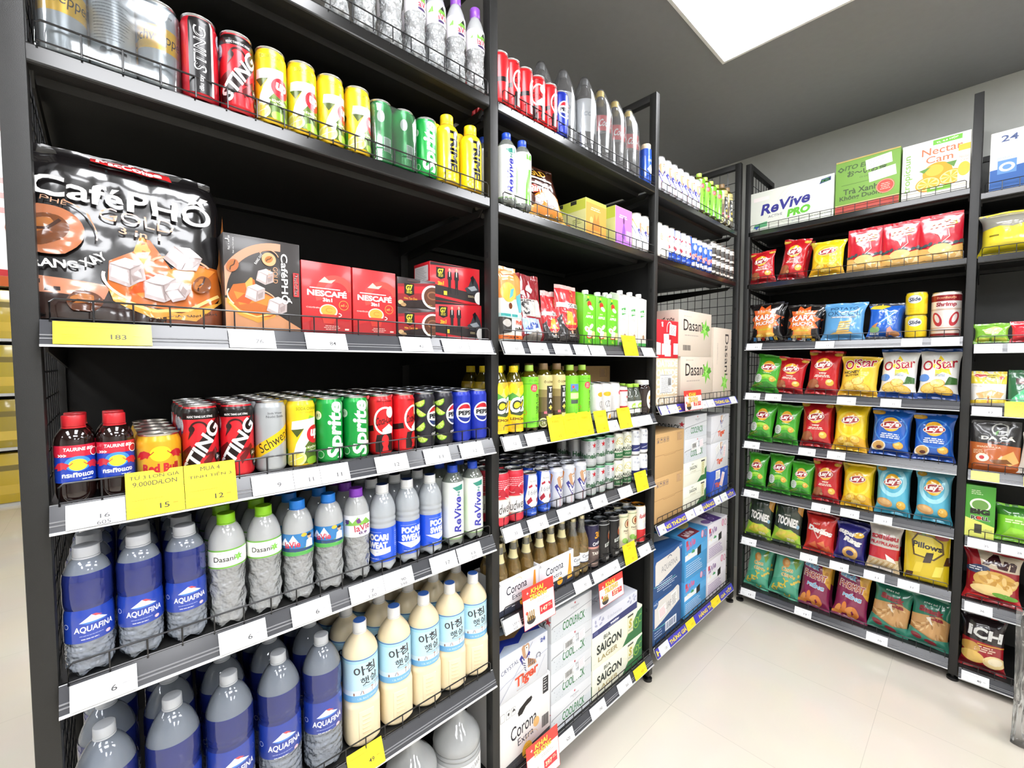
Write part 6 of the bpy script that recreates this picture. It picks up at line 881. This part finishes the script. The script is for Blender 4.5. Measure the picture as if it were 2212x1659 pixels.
f = run(['c2', 'c2', 'greentea', 'teaplus', 'teaplus', 'greentea_b', 'greentea'], [1.040, 1.110, 1.185, 1.259, 1.332, 1.408, 1.484], .026, 1.329, SD2, rz=[-6, -12, -26, -24, -22, -18, -24], sc=[1.03, 1.03, 1.07, 1.06, 1.06, 1.07, 1.07])
behind(f, 2, .073, SD2)
f = run(['milk_white', 'milk_white', 'milk_pink', 'star_red'], [1.563, 1.630, 1.693, 1.757], .022, 1.329, SD2, rz=[-10, -40, -20, 0], sc=[1.0, 1.0, 1.0, (1, 1, 1.1)])
behind(f, 1, .064, SD2)
run(['green_mini', 'green_mini', 'green_mini', 'brown_jar'], [1.822, 1.872, 1.847, 1.937], [.022, .022, .075, .026], 1.329, SD2, sc=[1.2, 1.2, 1.2, 1.18])
put('kraft', 1.77, .215, 1.329, 'brown carton lying behind the small bottles, bottled tea shelf', sc=(1.2, 1, .95))
SE2 = 'beer can shelf'
f = run(['budweiser', 'budweiser', 'blanc', 'blanc', 'tiger', 'tiger', 'tiger'], [1.042, 1.110, 1.181, 1.250, 1.319, 1.390, 1.462], [.027, .027, .022, .022, .022, .022, .022], 1.029, SE2, rz=[-8, -12, -16, -20, -24, -30, -34], sc=[1.07, 1.07, .98, .98, .98, .98, .98])
behind(f, {'*': 4}, .068, SE2)
for lv, zz in (('lower level', 1.029), ('upper level', 1.1465)):
    f = run(['heineken', 'heineken', 'heineken', 'saigon', 'saigon', 'white_blue', 'white_blue'], [1.530, 1.594, 1.660, 1.727, 1.796, 1.866, 1.934], .025, zz, SE2+' '+lv, rz=[-40, -44, -36, -30, -34, -18, -14])
    behind(f, 2, .066, SE2+' '+lv)
run(['heineken', 'heineken'], [1.40, 1.46], .30, 1.181, SE2+' back stack')
SF2 = 'beer bottle shelf'
pack('beer_pack')
put('beer_pack', 1.117, .004, .7215, 'white six-bottle beer carrier next to the middle post, beer bottle shelf', 'beer carriers', sc=(.93, 1, 1.02))
put('beer_pack', 1.313, .004, .7215, 'white six-bottle beer carrier by the loose bottles, beer bottle shelf', 'beer carriers', sc=(.93, 1, 1.02))
f = run(['corona_bottle']*2, [1.437, 1.492], .031, .7215, SF2); behind(f, 2, .064, SF2)
f = run(['dark_num', 'dark_crest', 'dark_crest', 'paulaner', 'paulaner', 'red_script'], [1.555, 1.629, 1.706, 1.780, 1.851, 1.927], .032, .7215, SF2, rz=[-6, 0, -6, 0, -10, 0], sc=[1.08, 1.08, 1.08, 1.04, 1.04, 1.06])
behind(f, {'*': 2}, .071, SF2)
SG2 = 'beer case shelf'
put('corona_case', 1.150, .006, .1515, 'white beer case with hand hole, under the tiger case, beer case shelf', 'beer cases', sc=(.97, 1.4, 1.13))
put('tiger_case', 1.143, .006, .4145, 'white lager case with striped tiger, standing on the hand-hole case', 'beer cases', sc=(1, 1.4, 1))
for i, (z, k) in enumerate(((.1515, 'cool_case'), (.2715, 'cool_case_s'), (.3915, 'cool_case_s'), (.5115, 'cool_case'))):
    put(k, 1.408, .006, z, desc(k)+', %s from the floor in a stack of four' % ORD[i+1], 'beer cases', sc=(.985, 1, .951))
put('saigon_case', 1.737, .006, .1515, 'cream lager case with green corner, bottom of the pair under pale case', 'beer cases', sc=(.972, 1, 1.0))
put('saigon_case', 1.734, .006, .2800, 'cream lager case with green corner, directly under the navy-striped pale case', 'beer cases', sc=(.972, 1, 1.08))
put('edel_case', 1.712, .006, .4185, 'pale case with navy stripe on top of the cream lager cases', 'beer cases', sc=(.985, 1, .8))
# ---- corner bay
SA3 = 'corner top shelf'
f = run(['tiger']*7, [2.060, 2.123, 2.186, 2.250, 2.312, 2.376, 2.440], .022, 2.3845, SA3, rz=[-50, -30, -40, -36, -30, -44, -40]); behind(f, 1, .065, SA3)
f = run(['greentea']*4+['teaplus']*2, [2.508, 2.583, 2.660, 2.737, 2.815, 2.893], .028, 2.3845, SA3, sc=[1.0]*4+[1.08]*2, rz=[-42, -44, -40, -44, -40, -40]); behind(f, 1, .07, SA3)
SB3 = 'corner second shelf'
f = run(['white_gold']*2+['blanc']*4+['tiger_blue']*4, [2.042, 2.104, 2.167, 2.229, 2.291, 2.353, 2.416, 2.478, 2.541, 2.604], .022, 2.0745, SB3, rz=[-30, -20, -40, -36, -34, -56, -40, -40, -36, -30]); behind(f, 1, .063, SB3)
for lv, zz in (('below', 2.0745), ('above', 2.167)):
    run(['dark_stack']*5, [2.668, 2.733, 2.798, 2.863, 2.929], .022, zz, SB3+' '+lv)
SC3 = 'carton shelf'
put('oat_case', 2.137, .006, 1.3615, 'tan carton with repeated lettering, under the red carton', 'cartons', sc=(1, 1, 1.06))
put('coke_case', 2.135, .006, 1.5905, 'red carton with white panels standing on the tan carton', 'cartons', sc=(1, 1, .945))
put('dasani_case_b', 2.484, .006, 1.3615, 'cream carton with green star, under a second cream carton', 'cartons', sc=(1, 1, 1.06))
put('dasani_case', 2.455, .006, 1.6015, 'cream carton with green star and barcode, on top of its twin', 'cartons', sc=(1, 1, .945))
put('dasani_tall', 2.822, .006, 1.3615, 'upright cream carton with sideways lettering beside the corner post', 'cartons', sc=(.91, 1, 1.045))
SD3 = 'case shelf'
put('kraft', 2.180, .006, .7755, 'plain brown cardboard carton, bottom of its pair', 'cartons', sc=(1, 1, .95))
put('kraft', 2.180, .006, 1.0, 'plain brown cardboard carton, top of its pair', 'cartons', sc=(1, 1, .925))
put('saigon_case_s', 2.482, .006, .7755, 'small cream lager case at the bottom of the stack between brown and white', 'beer cases', sc=(.95, 1, .82))
put('saigon_case_s', 2.482, .006, .8972, 'small cream lager case, second up the stack, below silver cases', 'beer cases', sc=(.95, 1, .87))
put('cool_case_s', 2.482, .006, 1.0265, 'silver cool pack case resting on the small cream cases', 'beer cases', sc=(1.08, 1, 1.01))
put('cool_case', 2.480, .006, 1.1545, 'silver cool pack case on top, beside the brown carton', 'beer cases', sc=(1.08, 1, .99))
put('tiger_case_b', 2.812, .006, .7755, 'blue lager case under two white lager cases', 'beer cases', sc=(.97, 1, .82))
put('tiger_case_x', 2.812, .006, .9235, 'white lager case with stickers, between a blue and a white one', 'beer cases', sc=(.97, 1, .945))
put('tiger_case_w', 2.812, .006, 1.0905, 'white lager case at the top of the stack by the corner', 'beer cases', sc=(.95, 1, .92))
put('aqua_case_s', 2.180, .006, .1595, 'blue water carton with paper stickers, lower of two', 'cartons', sc=(1, 1, .868))
put('aqua_case', 2.182, .006, .3875, 'blue water carton with white badge, upper of two', 'cartons', sc=(1, 1, .815))
put('lavie_case', 2.510, .006, .1595, 'sky-blue water carton, lower of two', 'cartons', sc=(.96, 1, .94))
put('lavie_case', 2.514, .006, .363, 'sky-blue water carton with leaf picture on top, upper of two', 'cartons', sc=(.98, 1, 1.12))
put('lavie_case_p', 2.804, .006, .1595, 'white and purple water carton, lower of two', 'cartons', sc=(.96, 1, .965))
put('lavie_case_p', 2.808, .006, .380, 'white and purple water carton with purple top, upper of two', 'cartons', sc=(.96, 1, .99))
# ---- snack wall (faces the other way: front looks along -x)
FC = 'from the corner'
put('revive_case', RX+.006, -.2505, 2.3905, 'white carton with purple and green lettering, snack wall top shelf', 'cartons', rz=-90, sc=(.98, 1, .98))
put('itoen_case', RX+.006, -.609, 2.3905, 'green carton with red bottom band, snack wall top shelf', 'cartons', rz=-90, sc=(.98, 1, 1.0))
put('nectar_case', RX+.006, -.8725, 2.3905, 'white carton with oranges, snack wall top shelf', 'cartons', rz=-90, sc=(.95, 1, .965))
def bags(keys, ys, z, shelf, hs, ws, ry=0, rx=-6, y=.04, bk=None):
    sc = []
    for k, h, w in zip(keys, hs, ws):
        V = KINDS[k][3][0][1].vertices; hh = max(v.co.z for v in V); ww = max(v.co.x for v in V)-min(v.co.x for v in V); sc.append((w/ww, (w/ww+h/hh)/2, h/hh))
    f = run(keys, ys, y, z, shelf, FC, True, ry=ry, rx=rx, sc=sc)
    if bk: behind([f[i] for i in bk], 1, .075, shelf, True, 'bag')
bags(['lay_red', 'lay_red', 'lay_yellow', 'taro', 'taro', 'taro'], [-.108, -.258, -.438, -.606, -.753, -.902], 2.065, 'snack wall second shelf', [.205, .25, .20, .235, .235, .24], [.15, .145, .17, .152, .150, .160], [-3, 7, 2, 0, 0, 0], [-6, -8, -4, -4, -4, -4], .035, (1, 5))
bags(['kara', 'kara_b', 'okoci', 'xbag'], [-.133, -.324, -.521, -.698], 1.691, 'snack wall third shelf', [.255, .225, .215, .195], [.195, .195, .205, .15], [-2, 4, 2, 3], -7, .04, (0, 1, 3))
put('slide', RX+.045, -.824, 1.691, 'yellow crisp tub, lower of two stacked, snack wall third shelf', 'crisp tubs', rz=-96)
put('slide', RX+.045, -.824, 1.8075, 'yellow crisp tub, upper of two stacked, snack wall third shelf', 'crisp tubs', rz=-100)
put('lobster', RX+.058, -.932, 1.691, 'tall red and white prawn cracker tin, snack wall third shelf', rz=-92)
bags(['lay_green', 'lay_red', 'lay_red', 'ostar_yellow', 'ostar_white', 'ostar_white_b'], [-.130, -.258, -.430, -.597, -.762, -.914], 1.379, 'snack wall fourth shelf', [.245, .225, .262, .225, .262, .262], [.165, .165, .165, .180, .160, .160], [9, 7, 3, 3, 2, 2], -8, .04, (2,))
bags(['lay_green', 'lay_green', 'lay_red', 'lay_yellow', 'lay_blue', 'lay_blue'], [-.110, -.250, -.410, -.568, -.738, -.909], 1.069, 'snack wall fifth shelf', [.255, .245, .272, .268, .250, .240], [.145, .145, .160, .160, .168, .162], [6, 4, 0, 1, 2, 0], -8, .04, (2, 3, 4))
bags(['lay_green', 'lay_green', 'lay_green', 'lay_red', 'lay_yellow', 'lay_cyan', 'lay_cyan'], [-.092, -.223, -.338, -.465, -.609, -.760, -.917], .756, 'snack wall sixth shelf', [.235, .245, .215, .245, .245, .265, .265], [.125, .135, .125, .138, .145, .148, .145], [3, 2, 3, 0, 1, 0, 0], -8, .04, (2, 3, 4, 5))
bags(['toon', 'toon', 'doritos', 'ring', 'pilay', 'pillows'], [-.112, -.270, -.441, -.582, -.730, -.900], .443, 'snack wall seventh shelf', [.285, .30, .238, .215, .248, .285], [.158, .165, .158, .148, .142, .172], [4, 3, 2, 4, 2, 0], -8, .04, (2, 3, 4))
bags(['lemon', 'lemon', 'phomai', 'phomai', 'cua', 'cua'], [-.106, -.262, -.421, -.592, -.758, -.915], .106, 'snack wall bottom shelf', [.28, .30, .305, .305, .265, .255], [.148, .170, .165, .168, .172, .165], [5, 6, 3, 4, 6, 4], -9, .045, (0, 2, 4))
SX = 'last bay '
put('milk_case', RX+.01, -1.176, 2.354, 'white and blue milk carton behind the last post, top shelf', 'cartons', rz=-90)
put('yellow_bread', RX+.06, -1.135, 2.063, 'yellow bread bag with clear top, shelf under the milk carton', rz=-90, sc=(1.1, 1, 1.0))
put('green_small', RX+.03, -1.087, 1.654, 'small lime green bag lying low beside a red one', rz=-90, rx=-10)
put('red_small', RX+.03, -1.200, 1.654, 'small red and white bag beside a lime green one', rz=-90, rx=-8)
put('egg_pack', RX+.03, -1.086, 1.362, 'yellow and white cookie pouch behind the last post', rz=-90, rx=-6, sc=(1, 1, .95))
put('green_pouch', RX+.03, -1.200, 1.362, 'dark green pouch cut off beside the yellow cookie pouch', rz=-90, rx=-6)
put('daca', RX+.035, -1.115, 1.057, 'black and orange fish skin bag behind the last post', rz=-90, rx=-6, sc=(.97, 1, .99))
put('dried_clear', RX+.03, -1.235, 1.057, 'clear bag of dried snacks leaning by the black and orange bag', rz=-84, rx=-8, ry=6)
put('bigroll_box', RX+.006, -1.078, .735, 'green seaweed roll box behind the last post', rz=-90)
put('lime_bag', RX+.04, -1.195, .735, 'bright lime green bag beside the seaweed roll box', rz=-90, rx=-8)
put('an', RX+.035, -1.128, .423, 'maroon bread floss snack bag behind the last post', rz=-90, rx=-8)
put('ich', RX+.04, -1.108, .081, 'black and red potato snack bag on the lowest shelf behind the last post', rz=-90, rx=-8, sc=(1, 1, .98))

# ================================================================== price cards
YEL = '#f4dc2a'
def card(w, h, num, yel=False, x0=0, num2=None, text=None, th=.3, kindname='price_card'):
    W_, H_ = w*1000, h*1000; ink = ('#c08e1c' if x0 > .98 else '#3c3a30') if yel else '#4a4a4c'; lt = '#b59a1c' if yel else '#a9abad'
    it = [LN(-W_*.42, W_*.3, H_*.76 if not text else 30, 1, 3, lt, .9, cen=False)]
    top = 33 if text else H_*.8
    k = min(1, W_/85)
    it += [LN(-W_*.42, -W_*.2, top*.52, 4, 3.2, lt, .6), LN(-W_*.3, 0, 4, 1, 3, lt, .6)]
    if num: it.append(T(num, W_*.14, top*.46, 6.2*len(num)*k+2, 9.5 if not num2 else 7.5, ink, 0, 0, .01))
    if num: it.append(LN(W_*.24+3*len(num)*k*.7, W_*.42, top*.5, 1, 3, lt, 1.6))
    if num2: it.append(T(num2, W_*.12, top*.46-11, 6*len(num2)*k+2, 7, ink))
    if text and 'Đ' in text[-1] and x0 < .98: it.append(W([(W_*.043, H_-23.4), (W_*.108, H_-23.4)], 1.1, ink))
    for i, t in enumerate(text or ()): it.append(T(t, 0, H_-10-i*13, min(W_*.86, 6.4*len(t)), 8.5, ink))
    return mesh(kindname, [(*boxg(-W_/2, W_/2, -.5, 0, 0, H_), M(YEL if yel else '#eceded', 'gloss')), art(it, lambda u, v, l: (u, -.62-.05*l, v), 'gloss')], 0)
TILT = -25
def cards(spec, z, rail, wall=False):
    """spec: (x0, x1, number, yellow, second number, text lines, height)"""
    cnt = {}
    for sp in spec:
        key = ('yellow ' if sp[3] else 'white ', sp[2]); cnt[key] = cnt.get(key, 0)+1
    seen = {}; nth = 0
    for x0, x1, num, yel, num2, text, h in spec:
        nth += 1; h = h or .042; key = ('yellow ' if yel else 'white ', num); seen[key] = seen.get(key, 0)+1
        me = card(abs(x1-x0), h, num, yel, abs(x0), num2, text); x = (x0+x1)/2
        o = newobj('price_card', me); y, zz = -.0295, z-.0395
        tl = TILT if h < .06 else -14
        o.location = (RX+y, x, zz) if wall else (x, y, zz)
        o.rotation_euler = (Matrix.Rotation(math.radians(-90 if wall else 0), 3, 'Z') @ Matrix.Rotation(math.radians(tl), 3, 'X')).to_euler()
        c = 'yellow' if yel else 'white'
        lab = '%s price card%s, %s card along the %s rail' % (c, (' reading '+num) if num else '', ORD[nth], rail)
        LABELS.setdefault(lab, []).append(o.name); tag(o, lab, 'price card', 'price cards on the %s rail' % rail)
def c_(x0, x1, n='', y=0, n2=None, t=None, h=None): return (x0, x1, n, y, n2, t, h)
cards([c_(.035, .160, '183', 1), c_(.28, .365, '76'), c_(.427, .52, '84'), c_(.662, .757, '42'), c_(.793, .885, '87'), c_(.887, .975)], 1.638, 'coffee shelf')
cards([c_(.039, .114, '16', 0, '605'), c_(.115, .199, '15', 1, None, ['TỪ 3 LON GIÁ', '9.000Đ/LON'], .082), c_(.200, .285, '12', 1, None, ['MUA 4', 'TÍNH TIỀN 3'], .082), c_(.313, .394, '9'), c_(.395, .452, '11'), c_(.453, .52, '11'), c_(.588, .679, '12'), c_(.73, .814, '11'), c_(.851, .936, '12')], 1.328, 'lower can shelf')
cards([c_(.033, .12, '6'), c_(.246, .332, '6'), c_(.383, .469, '6'), c_(.516, .605, '7', 0, '130'), c_(.606, .69, '90', 0, '348'), c_(.746, .835, '17'), c_(.839, .928, '13', 0, '209')], 1.016, 'small bottle shelf')
cards([c_(.504, .598, '49', 1, None, None, .058)], .568, 'large bottle shelf')
cards([c_(1.024, 1.111, '87'), c_(1.14, 1.232, '94'), c_(1.264, 1.359, '188'), c_(1.379, 1.467, '97'), c_(1.474, 1.572, '51'), c_(1.706, 1.816, '41', 1, None, ['MUA 3 TÍNH', 'TIỀN 2'], .09), c_(1.859, 1.96, '39')], 1.638, 'coffee pouch shelf')
cards([c_(1.022, 1.098, '12'), c_(1.124, 1.221, '25'), c_(1.24, 1.325, '15', 1, None, ['TỪ 2 CHAI', '9.000Đ'], .092), c_(1.326, 1.410, '15', 1, None, ['TỪ 2 CHAI', 'GIẢM 10%'], .092), c_(1.411, 1.495, '42', 1, None, ['TỪ 2 CHAI', '9.000Đ'], .092), c_(1.513, 1.598, '42', 1, None, ['TỪ 2 LON', '9.000Đ'], .088), c_(1.599, 1.675, '30'), c_(1.677, 1.773, '30', 1, None, ['MUA 6'], .088), c_(1.777, 1.86, '35'), c_(1.861, 1.947, '35')], 1.328, 'bottled tea shelf')
cards([c_(1.022, 1.104, '33'), c_(1.135, 1.231, '21'), c_(1.289, 1.384, '19'), c_(1.385, 1.474, '20'), c_(1.493, 1.593, '18'), c_(1.685, 1.783, '17'), c_(1.818, 1.918, '15', 1, None, ['MUA 6', 'LON'], .085)], 1.028, 'beer can shelf')
cards([c_(1.022, 1.097, '177', 0, '620'), c_(1.386, 1.487, '30'), c_(1.505, 1.596, '59'), c_(1.597, 1.69, '59'), c_(1.73, 1.828, '55', 1, None, ['MUA 6', 'LON'], .085), c_(1.852, 1.95, '60')], .720, 'beer bottle shelf')
cards([c_(1.287, 1.386, '620'), c_(1.496, 1.598, '390'), c_(1.693, 1.797, '365'), c_(1.825, 1.926, '420', 1)], .150, 'beer case shelf')
cards([c_(2.03, 2.10, '92'), c_(2.112, 2.205, '120'), c_(2.45, 2.55, '130'), c_(2.555, 2.65, '130'), c_(2.885, 2.975, '110')], 1.360, 'carton shelf')
cards([c_(2.03, 2.096, '385'), c_(2.32, 2.416, '390'), c_(2.424, 2.521, '395'), c_(2.681, 2.764, '360'), c_(2.774, 2.866, '370')], .774, 'case shelf')
cards([c_(2.056, 2.151, '120'), c_(2.346, 2.443, '115', 1), c_(2.671, 2.785, '118', 1)], .158, 'corner bay bottom shelf')
cards([c_(-.04, -.129, '31'), c_(-.408, -.496, '31'), c_(-.777, -.855, '29'), c_(-.888, -.985, '59')], 1.690, 'snack wall third shelf', True)
cards([c_(-.04, -.126, '23'), c_(-.155, -.243, '23'), c_(-.517, -.601, '23'), c_(-.704, -.786, '22')], 1.378, 'snack wall fourth shelf', True)
cards([c_(-.04, -.13, '23'), c_(-.34, -.424, '23'), c_(-.48, -.563, '23')], 1.068, 'snack wall fifth shelf', True)
cards([c_(-.045, -.132, '13'), c_(-.413, -.504, '13'), c_(-.549, -.633, '13'), c_(-.695, -.769, '13')], .755, 'snack wall sixth shelf', True)
cards([c_(-.038, -.125, '19'), c_(-.363, -.45, '12'), c_(-.508, -.595, '26'), c_(-.661, -.748, '11'), c_(-.8, -.883, '31')], .442, 'snack wall seventh shelf', True)
cards([c_(-.039, -.127, '13'), c_(-.343, -.429, '13'), c_(-.681, -.77, '10')], .105, 'snack wall bottom shelf', True)
cards([c_(-1.034, -1.122, '79'), c_(-1.138, -1.225, '69')], 1.653, 'last bay third shelf', True)
cards([c_(-1.036, -1.131, '12'), c_(-1.138, -1.225, '25', 1, None, ['MUA 2', 'GIẢM 10%'], .07)], 1.361, 'last bay fourth shelf', True)
cards([c_(-1.043, -1.133, '39', 1), c_(-1.205, -1.285, '45', 1)], 1.056, 'last bay fifth shelf', True)
cards([c_(-1.042, -1.138, '35'), c_(-1.149, -1.235, '28')], .734, 'last bay sixth shelf', True)
cards([c_(-1.042, -1.133, '36')], .422, 'last bay seventh shelf', True)
cards([c_(-1.043, -1.134, '40')], .080, 'last bay bottom shelf', True)
# red opening promo cards, hung over the rails
def promo(x0, x1, z0, z1, num, lab, y=-.040, pic='#a9864a'):
    W_, H_ = (x1-x0)*1000, (z1-z0)*1000; k = W_/165
    it = [R(-W_/2+2*k, 2*k, W_/2-2*k, H_*.72, '#f1eeec'), T('KHAI', -6*k, H_-18*k, 66*k, 19*k, '#9c2418', 0, .1, .08), T('TRUONG', -2*k, H_-40*k, 92*k, 22*k, '#9c2418', 0, .1, .08), T('KHAI', -6*k, H_-18*k, 64*k, 17.5*k, '#f8da4a', 0, .1, .03), T('TRUONG', -2*k, H_-40*k, 90*k, 20*k, '#f8da4a', 0, .1, .03), ST(-W_*.34, H_-20*k, 7*k, '#fff', 4, .3), LN(-10*k, 60*k, H_*.58, 2, 6*k, '#b9b3ae', 2*k), R(0, H_*.2, W_*.42, H_*.42, '#d8303a'), T(num, W_*.15, H_*.31, 36*k, 16*k, '#fbeec2', 0, 0, .03), LN(W_*.28, W_*.4, H_*.35, 2, 6*k, '#f6c9a8', 3*k), E(-W_*.28, H_*.2, 22*k, 14*k, '#2d2a2c'), *[R(-W_*.28+(i-1.5)*10*k-3*k, H_*.2, -W_*.28+(i-1.5)*10*k+3*k, H_*.42, pic) for i in range(4)], E(-W_*.4, H_*.4, 6*k, 6*k, '#e05a4a'), LN(0, 50*k, H_*.12, 1, 5, '#c9c4c0', 2*k)]
    o = newobj('promo_card', mesh('promo_card', [(*boxg(-W_/2, W_/2, -.5, 0, 0, H_), M('#dd3d36', 'gloss')), art(it, lambda u, v, l: (u, -.62-.05*l, v), 'gloss')], 0))
    o.location = ((x0+x1)/2, y, z0); o.rotation_euler = (math.radians(-6), 0, 0); LABELS.setdefault(lab, []).append(o.name); tag(o, lab, 'promo card', 'red promo cards')
promo(1.092, 1.248, .668, .805, '147', 'red promo card reading 147 below the white beer carriers', -.046)
promo(1.528, 1.700, .572, .670, '372', 'red promo card reading 372 hung over the pale navy-striped case', -.040, '#c9a23a')
promo(1.112, 1.276, .085, .235, '397', 'red promo card reading 397 in front of the hand-hole case', -.046, '#c9c4c0')
promo(2.236, 2.436, 1.322, 1.425, '75', 'red promo card in front of the cream star cartons', -.046, '#d9a24a')
# blue printed strips in the corner bay rails
def strip(z, words, lab):
    it = []
    for x0, x1, w in words: it += [T(w, (x0+x1)/2*1000, 20, (x1-x0)*1000, 25, '#3a2f7c', 0, 0, .06), T(w, (x0+x1)/2*1000, 20.6, (x1-x0)*1000-2, 23.5, '#f6dd4a', 0, 0, .03)]
    o = newobj('promo_strip', mesh('promo_strip', [(*boxg(2026, 2990, -.4, 0, 0, 41), M('#4540b4', 'gloss')), art(it, lambda u, v, l: (u, -.5-.05*l, v), 'gloss', (), (), (2028, .5, 2988, 40.5))], 0))
    o.location = (0, -.0282, z-.0395); o.rotation_euler = (math.radians(TILT), 0, 0); LABELS.setdefault(lab, []).append(o.name); tag(o, lab, 'promo strip', 'blue printed price strips')
strip(1.360, [(2.09, 2.24, 'HÀNG'), (2.40, 2.50, 'GIÁ'), (2.66, 2.87, 'THÙNG GIÁ')], 'blue strip with yellow words on the carton shelf rail')
strip(.774, [(2.09, 2.315, 'NG THÙNG'), (2.53, 2.672, 'HÀNG'), (2.875, 2.97, 'TỐT')], 'blue strip with yellow words on the case shelf rail')
strip(.158, [(2.03, 2.075, 'H'), (2.16, 2.345, 'THÙNG GIÁ'), (2.50, 2.67, 'HÀNG TH'), (2.80, 2.97, 'GIÁ TỐT')], 'blue strip with yellow words on the lowest rail by the floor')

# ================================================================== things past the near post and at the cut edge
def simple(name, lab, cat, parts, loc=(0, 0, 0), rz=0, sm=30):
    o = newobj(name, mesh(name, parts, sm, 1)); o.location = loc; o.rotation_euler = (0, 0, math.radians(rz)); LABELS.setdefault(lab, []).append(o.name); tag(o, lab, cat); return o
e = newobj('display_rack', None); e.location = (-.55, 6.3, 0); tag(e, 'grey display rack far behind the near post, stacked with yellow cartons', 'display rack')
newobj('back_panel', mesh('back_panel', [(*boxg(-.75, .75, .35, .38, 0, 2.75), GREYB)], 0, 1), e)
for z in (.0, .62, 1.22, 1.82, 2.42): newobj('shelf', mesh('shelf', [(*boxg(-.75, .75, -.1, .35, z, z+.03), M('#c9c9c5', 'plast'))], 0, 1), e)
YC = ['#b8a21c', '#c9ac24', '#a8921a']
for r in range(4):
    for i in range(4):
        lab = 'yellow oil carton on the far rack, %s row up, %s across' % (ORD[r+1], ORD[i+1])
        simple('oil_carton', lab, 'carton', [(*rbox(-.17, .17, 0, .3, 0, .55, .01), M(YC[(r+i) % 3], 'film')), (*boxg(-.15, .15, -.002, 0, .1, .2), M('#d8b83a', 'film')), (*boxg(-.15, .15, -.002, 0, .36, .42), M('#7a6a1c', 'film'))], (-1.1+.36*i, 6.24, .031+.6*r if r else .031))['group'] = 'oil cartons'
simple('hanging_poster', 'white poster with red edges hanging beyond the near post', 'poster', [(*boxg(-.35, .35, 0, .004, 0, .95), M('#eceae8', 'paper')), (*boxg(-.35, .35, -.001, 0, 0, .035), M('#c4282e', 'paper')), (*boxg(-.35, .35, -.001, 0, .78, .95), M('#c4282e', 'paper')), *[(*boxg(-.3, .3, -.001, 0, .5-.08*i, .53-.08*i), M('#d8a09c', 'paper')) for i in range(3)]], (-.56, 2.6, 2.05))
simple('orange_sign', 'small orange sign strip beyond the near post', 'sign', [(*boxg(-.09, .0, 0, .004, 0, .19), M('#e8753a', 'paper')), (*boxg(-.012, -.002, -.001, 0, .02, .17), M('#f0b898', 'paper'))], (-.262, 2.9, 2.03))
# clear carrier bag with red packs and a grey cloth form standing for a garment at the cut edge
bag('carrier', 150, 560, 90, '#d8d8d8', [], 'clear bag', seed=51, wr=5, style='pouch')
KINDS['carrier'][3][0][1].materials.clear(); KINDS['carrier'][3][0][1].materials.append(FILM)
put('carrier', 2.80, -1.262, .0, 'clear plastic bag at the cut edge, in front of the snack shelves', rz=-75)
V, F = lathe([(0, 0), (.10, 0), (.135, .03), (.14, .12), (.12, .20), (.07, .25), (.02, .262), (0, .26)], 40)
V = [(x*(1+.07*noise.noise(Vector((x*9, y*9, z*8)))), y*.62*(1+.07*noise.noise(Vector((y*9, x*9, z*8)))), z*(1+.05*noise.noise(Vector((x*12, y*12, 3))))) for x, y, z in V]
simple('cloth_form', 'soft grey cloth form standing for a garment, on the floor at the cut-off corner', 'bag', [(V, F, noisy('grey woven cloth', '#8e9096', '#7f8187', 200, .9, .4, 900))], (2.26, -1.285, 0), 20, 80)
# ================================================================== camera and view
cam = bpy.data.cameras.new('camera'); co = newobj('camera', cam)
FPX = 940.1
cam.sensor_fit = 'HORIZONTAL'; cam.sensor_width = 36; cam.lens = 36*FPX/2212; cam.clip_start = .02; cam.clip_end = 60
yaw, pit, rol = math.radians(42.96), math.radians(-2.67), math.radians(-.11)
F_ = Vector((math.sin(yaw)*math.cos(pit), math.cos(yaw)*math.cos(pit), math.sin(pit))); R_ = Vector((math.cos(yaw), -math.sin(yaw), 0)); U_ = R_.cross(F_)
c, s = math.cos(rol), math.sin(rol); X_ = R_*c+U_*s; Y_ = -R_*s+U_*c
co.matrix_world = Matrix(((X_.x, Y_.x, -F_.x, .0974), (X_.y, Y_.y, -F_.y, -1.0545), (X_.z, Y_.z, -F_.z, 1.565), (0, 0, 0, 1)))
S.camera = co
w = bpy.data.worlds.new('world'); S.world = w; w.use_nodes = True; w.node_tree.nodes['Background'].inputs[0].default_value = (.6, .6, .62, 1); w.node_tree.nodes['Background'].inputs[1].default_value = .2
S.view_settings.view_transform = 'Standard'; S.view_settings.look = 'None'; S.view_settings.gamma = 1; S.view_settings.use_curve_mapping = False
S.view_settings.exposure = EXPO
cy = S.cycles; cy.max_bounces = 10; cy.diffuse_bounces = 4; cy.glossy_bounces = 4; cy.transmission_bounces = 8; cy.transparent_max_bounces = 16; cy.caustics_reflective = False; cy.caustics_refractive = False; cy.sample_clamp_indirect = 8; cy.use_denoising = True
for k, v in LABELS.items():
    if len(v) > 1: print('SAME LABEL', k, v)
